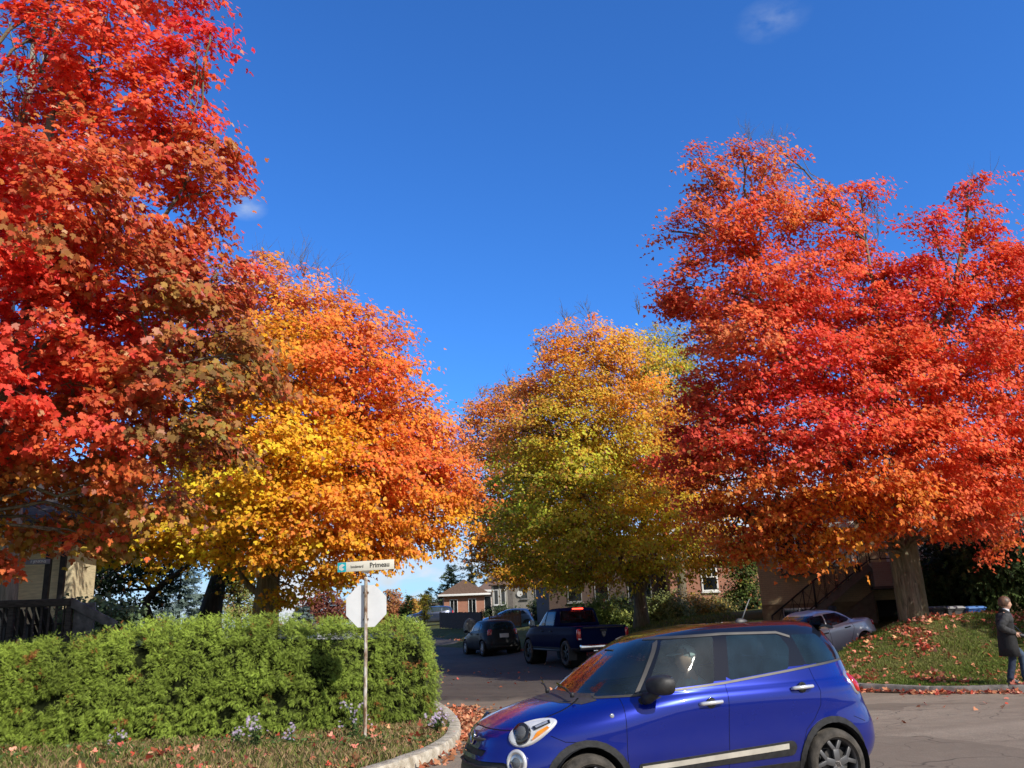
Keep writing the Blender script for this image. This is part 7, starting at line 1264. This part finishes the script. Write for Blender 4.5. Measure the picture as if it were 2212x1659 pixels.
def walker():
    p = at(2186, 1478, 18.30); z = T(p[0], p[1]); root = thing('person', 'person in a long black coat and jeans walking right along the grass edge', 'person', (p[0]+.06, p[1], z+.01), rad(-4))
    V = [(.03, 0, .90, .13, .15), (.02, 0, 1.10, .11, .14), (.03, 0, 1.28, .11, .16), (.06, 0, 1.40, .055, .055), (.10, 0, 1.50, .065, .065),
         (-.01, -.17, 1.33, .055, .055), (-.15, -.22, 1.12, .042, .042), (.10, -.17, .98, .028, .028), (.06, .17, 1.33, .055, .055), (.10, .24, 1.10, .042, .042), (.26, .18, .98, .028, .028),
         (.03, -.09, .84, .095, .095), (.00, -.09, .46, .060, .060), (-.11, -.09, .10, .042, .042), (.00, -.09, .05, .035, .035), (.06, .09, .84, .095, .095), (.27, .09, .50, .060, .060), (.26, .09, .12, .042, .042), (.36, .09, .06, .035, .035)]
    E = [(0, 1), (1, 2), (2, 3), (3, 4), (2, 5), (5, 6), (6, 7), (2, 8), (8, 9), (9, 10), (0, 11), (11, 12), (12, 13), (13, 14), (0, 15), (15, 16), (16, 17), (17, 18)]
    skin_body('body', V, E, SKIN, root, 1); head_mesh('head', (.115, 0, 1.555), .245, SKIN, root, 0, rad(4)); hair_cap('hair', (.100, 0, 1.572), .252, HAIRB, root, -.42, .05, 0, rad(2), 1.13)
    b = MB(); b.loft(oval_rings([(.01, 0, .53, .185, .24), (.01, 0, .70, .175, .225), (.015, 0, .90, .165, .21), (.02, 0, 1.06, .150, .195), (.02, 0, 1.20, .152, .205), (.025, 0, 1.31, .138, .205), (.035, 0, 1.375, .110, .160), (.055, 0, 1.42, .075, .090)], 28, .025)); b.build('coat', COAT, root, smooth=True)
    for k, (P, r) in enumerate((([(-.005, -.185, 1.335), (-.09, -.24, 1.22), (-.165, -.245, 1.12), (-.10, -.235, 1.06), (.02, -.20, 1.01), (.10, -.17, .985)], (.075, .078, .074, .066, .058, .050)), ([(.05, .185, 1.335), (.08, .25, 1.20), (.11, .25, 1.10), (.18, .22, 1.03), (.25, .18, .985)], (.075, .075, .070, .06, .050)))): limb_rings(P, r, 14, .03).build('sleeve', COATG if k == 0 else COAT, root, smooth=True)
    b = MB(); b.loft(oval_rings([(.03, 0, 1.18, .146, .198), (.03, 0, 1.25, .156, .209), (.03, 0, 1.315, .142, .208), (.04, 0, 1.375, .114, .163)], 28)); b.build('shoulder_yoke', COATG, root, smooth=True)
    b = MB(); b.loft(oval_rings([(.075, 0, 1.385, .080, .085, rad(14)), (.080, 0, 1.425, .072, .076, rad(14)), (.088, 0, 1.455, .070, .073, rad(14))])); b.build('collar', SHIRT, root, smooth=True); b = MB(); b.loft(oval_rings([(.045, 0, 1.375, .098, .13, rad(18)), (.045, 0, 1.42, .082, .098, rad(22)), (.035, 0, 1.45, .085, .095, rad(24))])); b.build('coat_collar', COAT, root, smooth=True)
    limb_rings([(.03, -.09, .80), (.02, -.09, .62), (-.005, -.09, .45), (-.06, -.09, .26), (-.115, -.09, .09)], (.098, .088, .070, .066, .060), 16, .02).build('trouser_leg', JEAN, root, smooth=True); limb_rings([(.07, .09, .80), (.17, .09, .66), (.275, .09, .50), (.275, .09, .30), (.265, .09, .10)], (.098, .090, .072, .066, .060), 16, .02).build('trouser_leg', JEANL, root, smooth=True)
    for x, y in ((-.10, -.09), (.29, .09)): b = MB(); b.loft([[(x+xx*1.0, y+yy*w_, zz) for xx, yy in [(cx_+rx*math.cos(t), .045*math.sin(t)) for t in np.linspace(0, 2*np.pi, 19)[:-1]]] for cx_, rx, w_, zz in ((.055, .145, 1.0, .0), (.055, .150, 1.05, .03), (.04, .13, 1.0, .06), (.0, .075, .95, .09), (-.015, .058, .9, .12))]); b.build('shoe', SHOE, root, smooth=True, angle=60)
    hand((.105, -.170, .982), (.9, .1, -.35), (.2, .8, -.5), .55, SKIN, root, .95, 1); hand((.262, .178, .982), (.7, -.5, -.3), (.2, -.8, -.5), .55, SKIN, root, .95, -1)
    bag = thing('handbag', 'black bag held at the waist by the walking person', 'bag', (p[0]+.38, p[1]-.09, z+.96), rad(-4)); b = MB(); b.tube([(-.20, -.07, .03), (-.10, -.07, -.02), (.04, -.04, -.05), (.16, -.02, -.04)], [.014, .03, .055, .05], 10); b.build('bag_body', SHOE, bag, smooth=True); b = MB(); b.tube([(-.02, .0, .0), (-.16, .08, .22), (-.30, .08, .40)], .010, 6); b.build('strap', SHOE, bag, smooth=True)
walker()
def driver():
    cr = Matrix.Translation(CAR.location) @ CAR.rotation_euler.to_matrix().to_4x4(); root = thing('person', 'driver in a pale cap and shirt sitting at the wheel of the blue car', 'person', tuple(cr @ Vector((.02, .37, .64)))); root.rotation_euler = CAR.rotation_euler
    V = [(0, 0, .08, .14, .15), (-.06, 0, .28, .11, .15), (-.10, 0, .46, .10, .16), (-.07, 0, .58, .05, .05), (-.05, 0, .66, .06, .06), (-.09, .18, .50, .055, .055), (.02, .24, .28, .042, .042), (.30, .16, .32, .03, .03), (-.09, -.18, .50, .055, .055), (.02, -.24, .28, .042, .042), (.30, -.14, .34, .03, .03), (.05, .10, .06, .085, .085), (.45, .12, .14, .06, .06), (.72, .10, -.22, .045, .045), (.05, -.10, .06, .085, .085), (.45, -.12, .14, .06, .06), (.72, -.10, -.22, .045, .045)]
    E = [(0, 1), (1, 2), (2, 3), (3, 4), (2, 5), (5, 6), (6, 7), (2, 8), (8, 9), (9, 10), (0, 11), (11, 12), (12, 13), (0, 14), (14, 15), (15, 16)]
    skin_body('body', V, E, SKIN, root, 1); head_mesh('head', (-.02, 0, .735), .24, SKIN, root, 0, rad(4)); CAPM = mat('pale_cap', (.62, .70, .66), .8, var=.1); hair_cap('hair', (-.035, 0, .735), .238, mat('grey_hair', (.30, .29, .27), .6), root, -.35, .55, 0, 0, 1.04); hair_cap('cap', (-.03, 0, .752), .25, CAPM, root, .20, .0, 0, rad(4), 1.08)
    b = MB(); b.loft([[(x, y*w_, zz+dz) for x, y, zz in ((.05, -.075, .795), (.14, -.06, .787), (.185, 0, .783), (.14, .06, .787), (.05, .075, .795))] for w_, dz in ((1, 0), (1, .008))]); b.build('cap_peak', CAPM, root, smooth=True, angle=40)
    b = MB(); b.loft(oval_rings([(0, 0, .04, .155, .175), (-.05, 0, .25, .145, .185), (-.09, 0, .42, .135, .205), (-.095, 0, .52, .105, .185), (-.085, 0, .575, .065, .075)])); b.build('shirt', mat('teal_shirt', (.30, .42, .42), .85), root, smooth=True)
    for s in (1, -1): limb_rings([(-.09, .18*s, .50), (-.03, .235*s, .38), (.03, .245*s, .28), (.15, .20*s, .29)], (.07, .066, .058, .052), 12).build('sleeve', MATS['teal_shirt'], root, smooth=True); hand((.30, .15*s, .33), (.7, -.2*s, .6), (.3, -.9*s, -.2), .6, SKIN, root, 1.0, s)
driver()
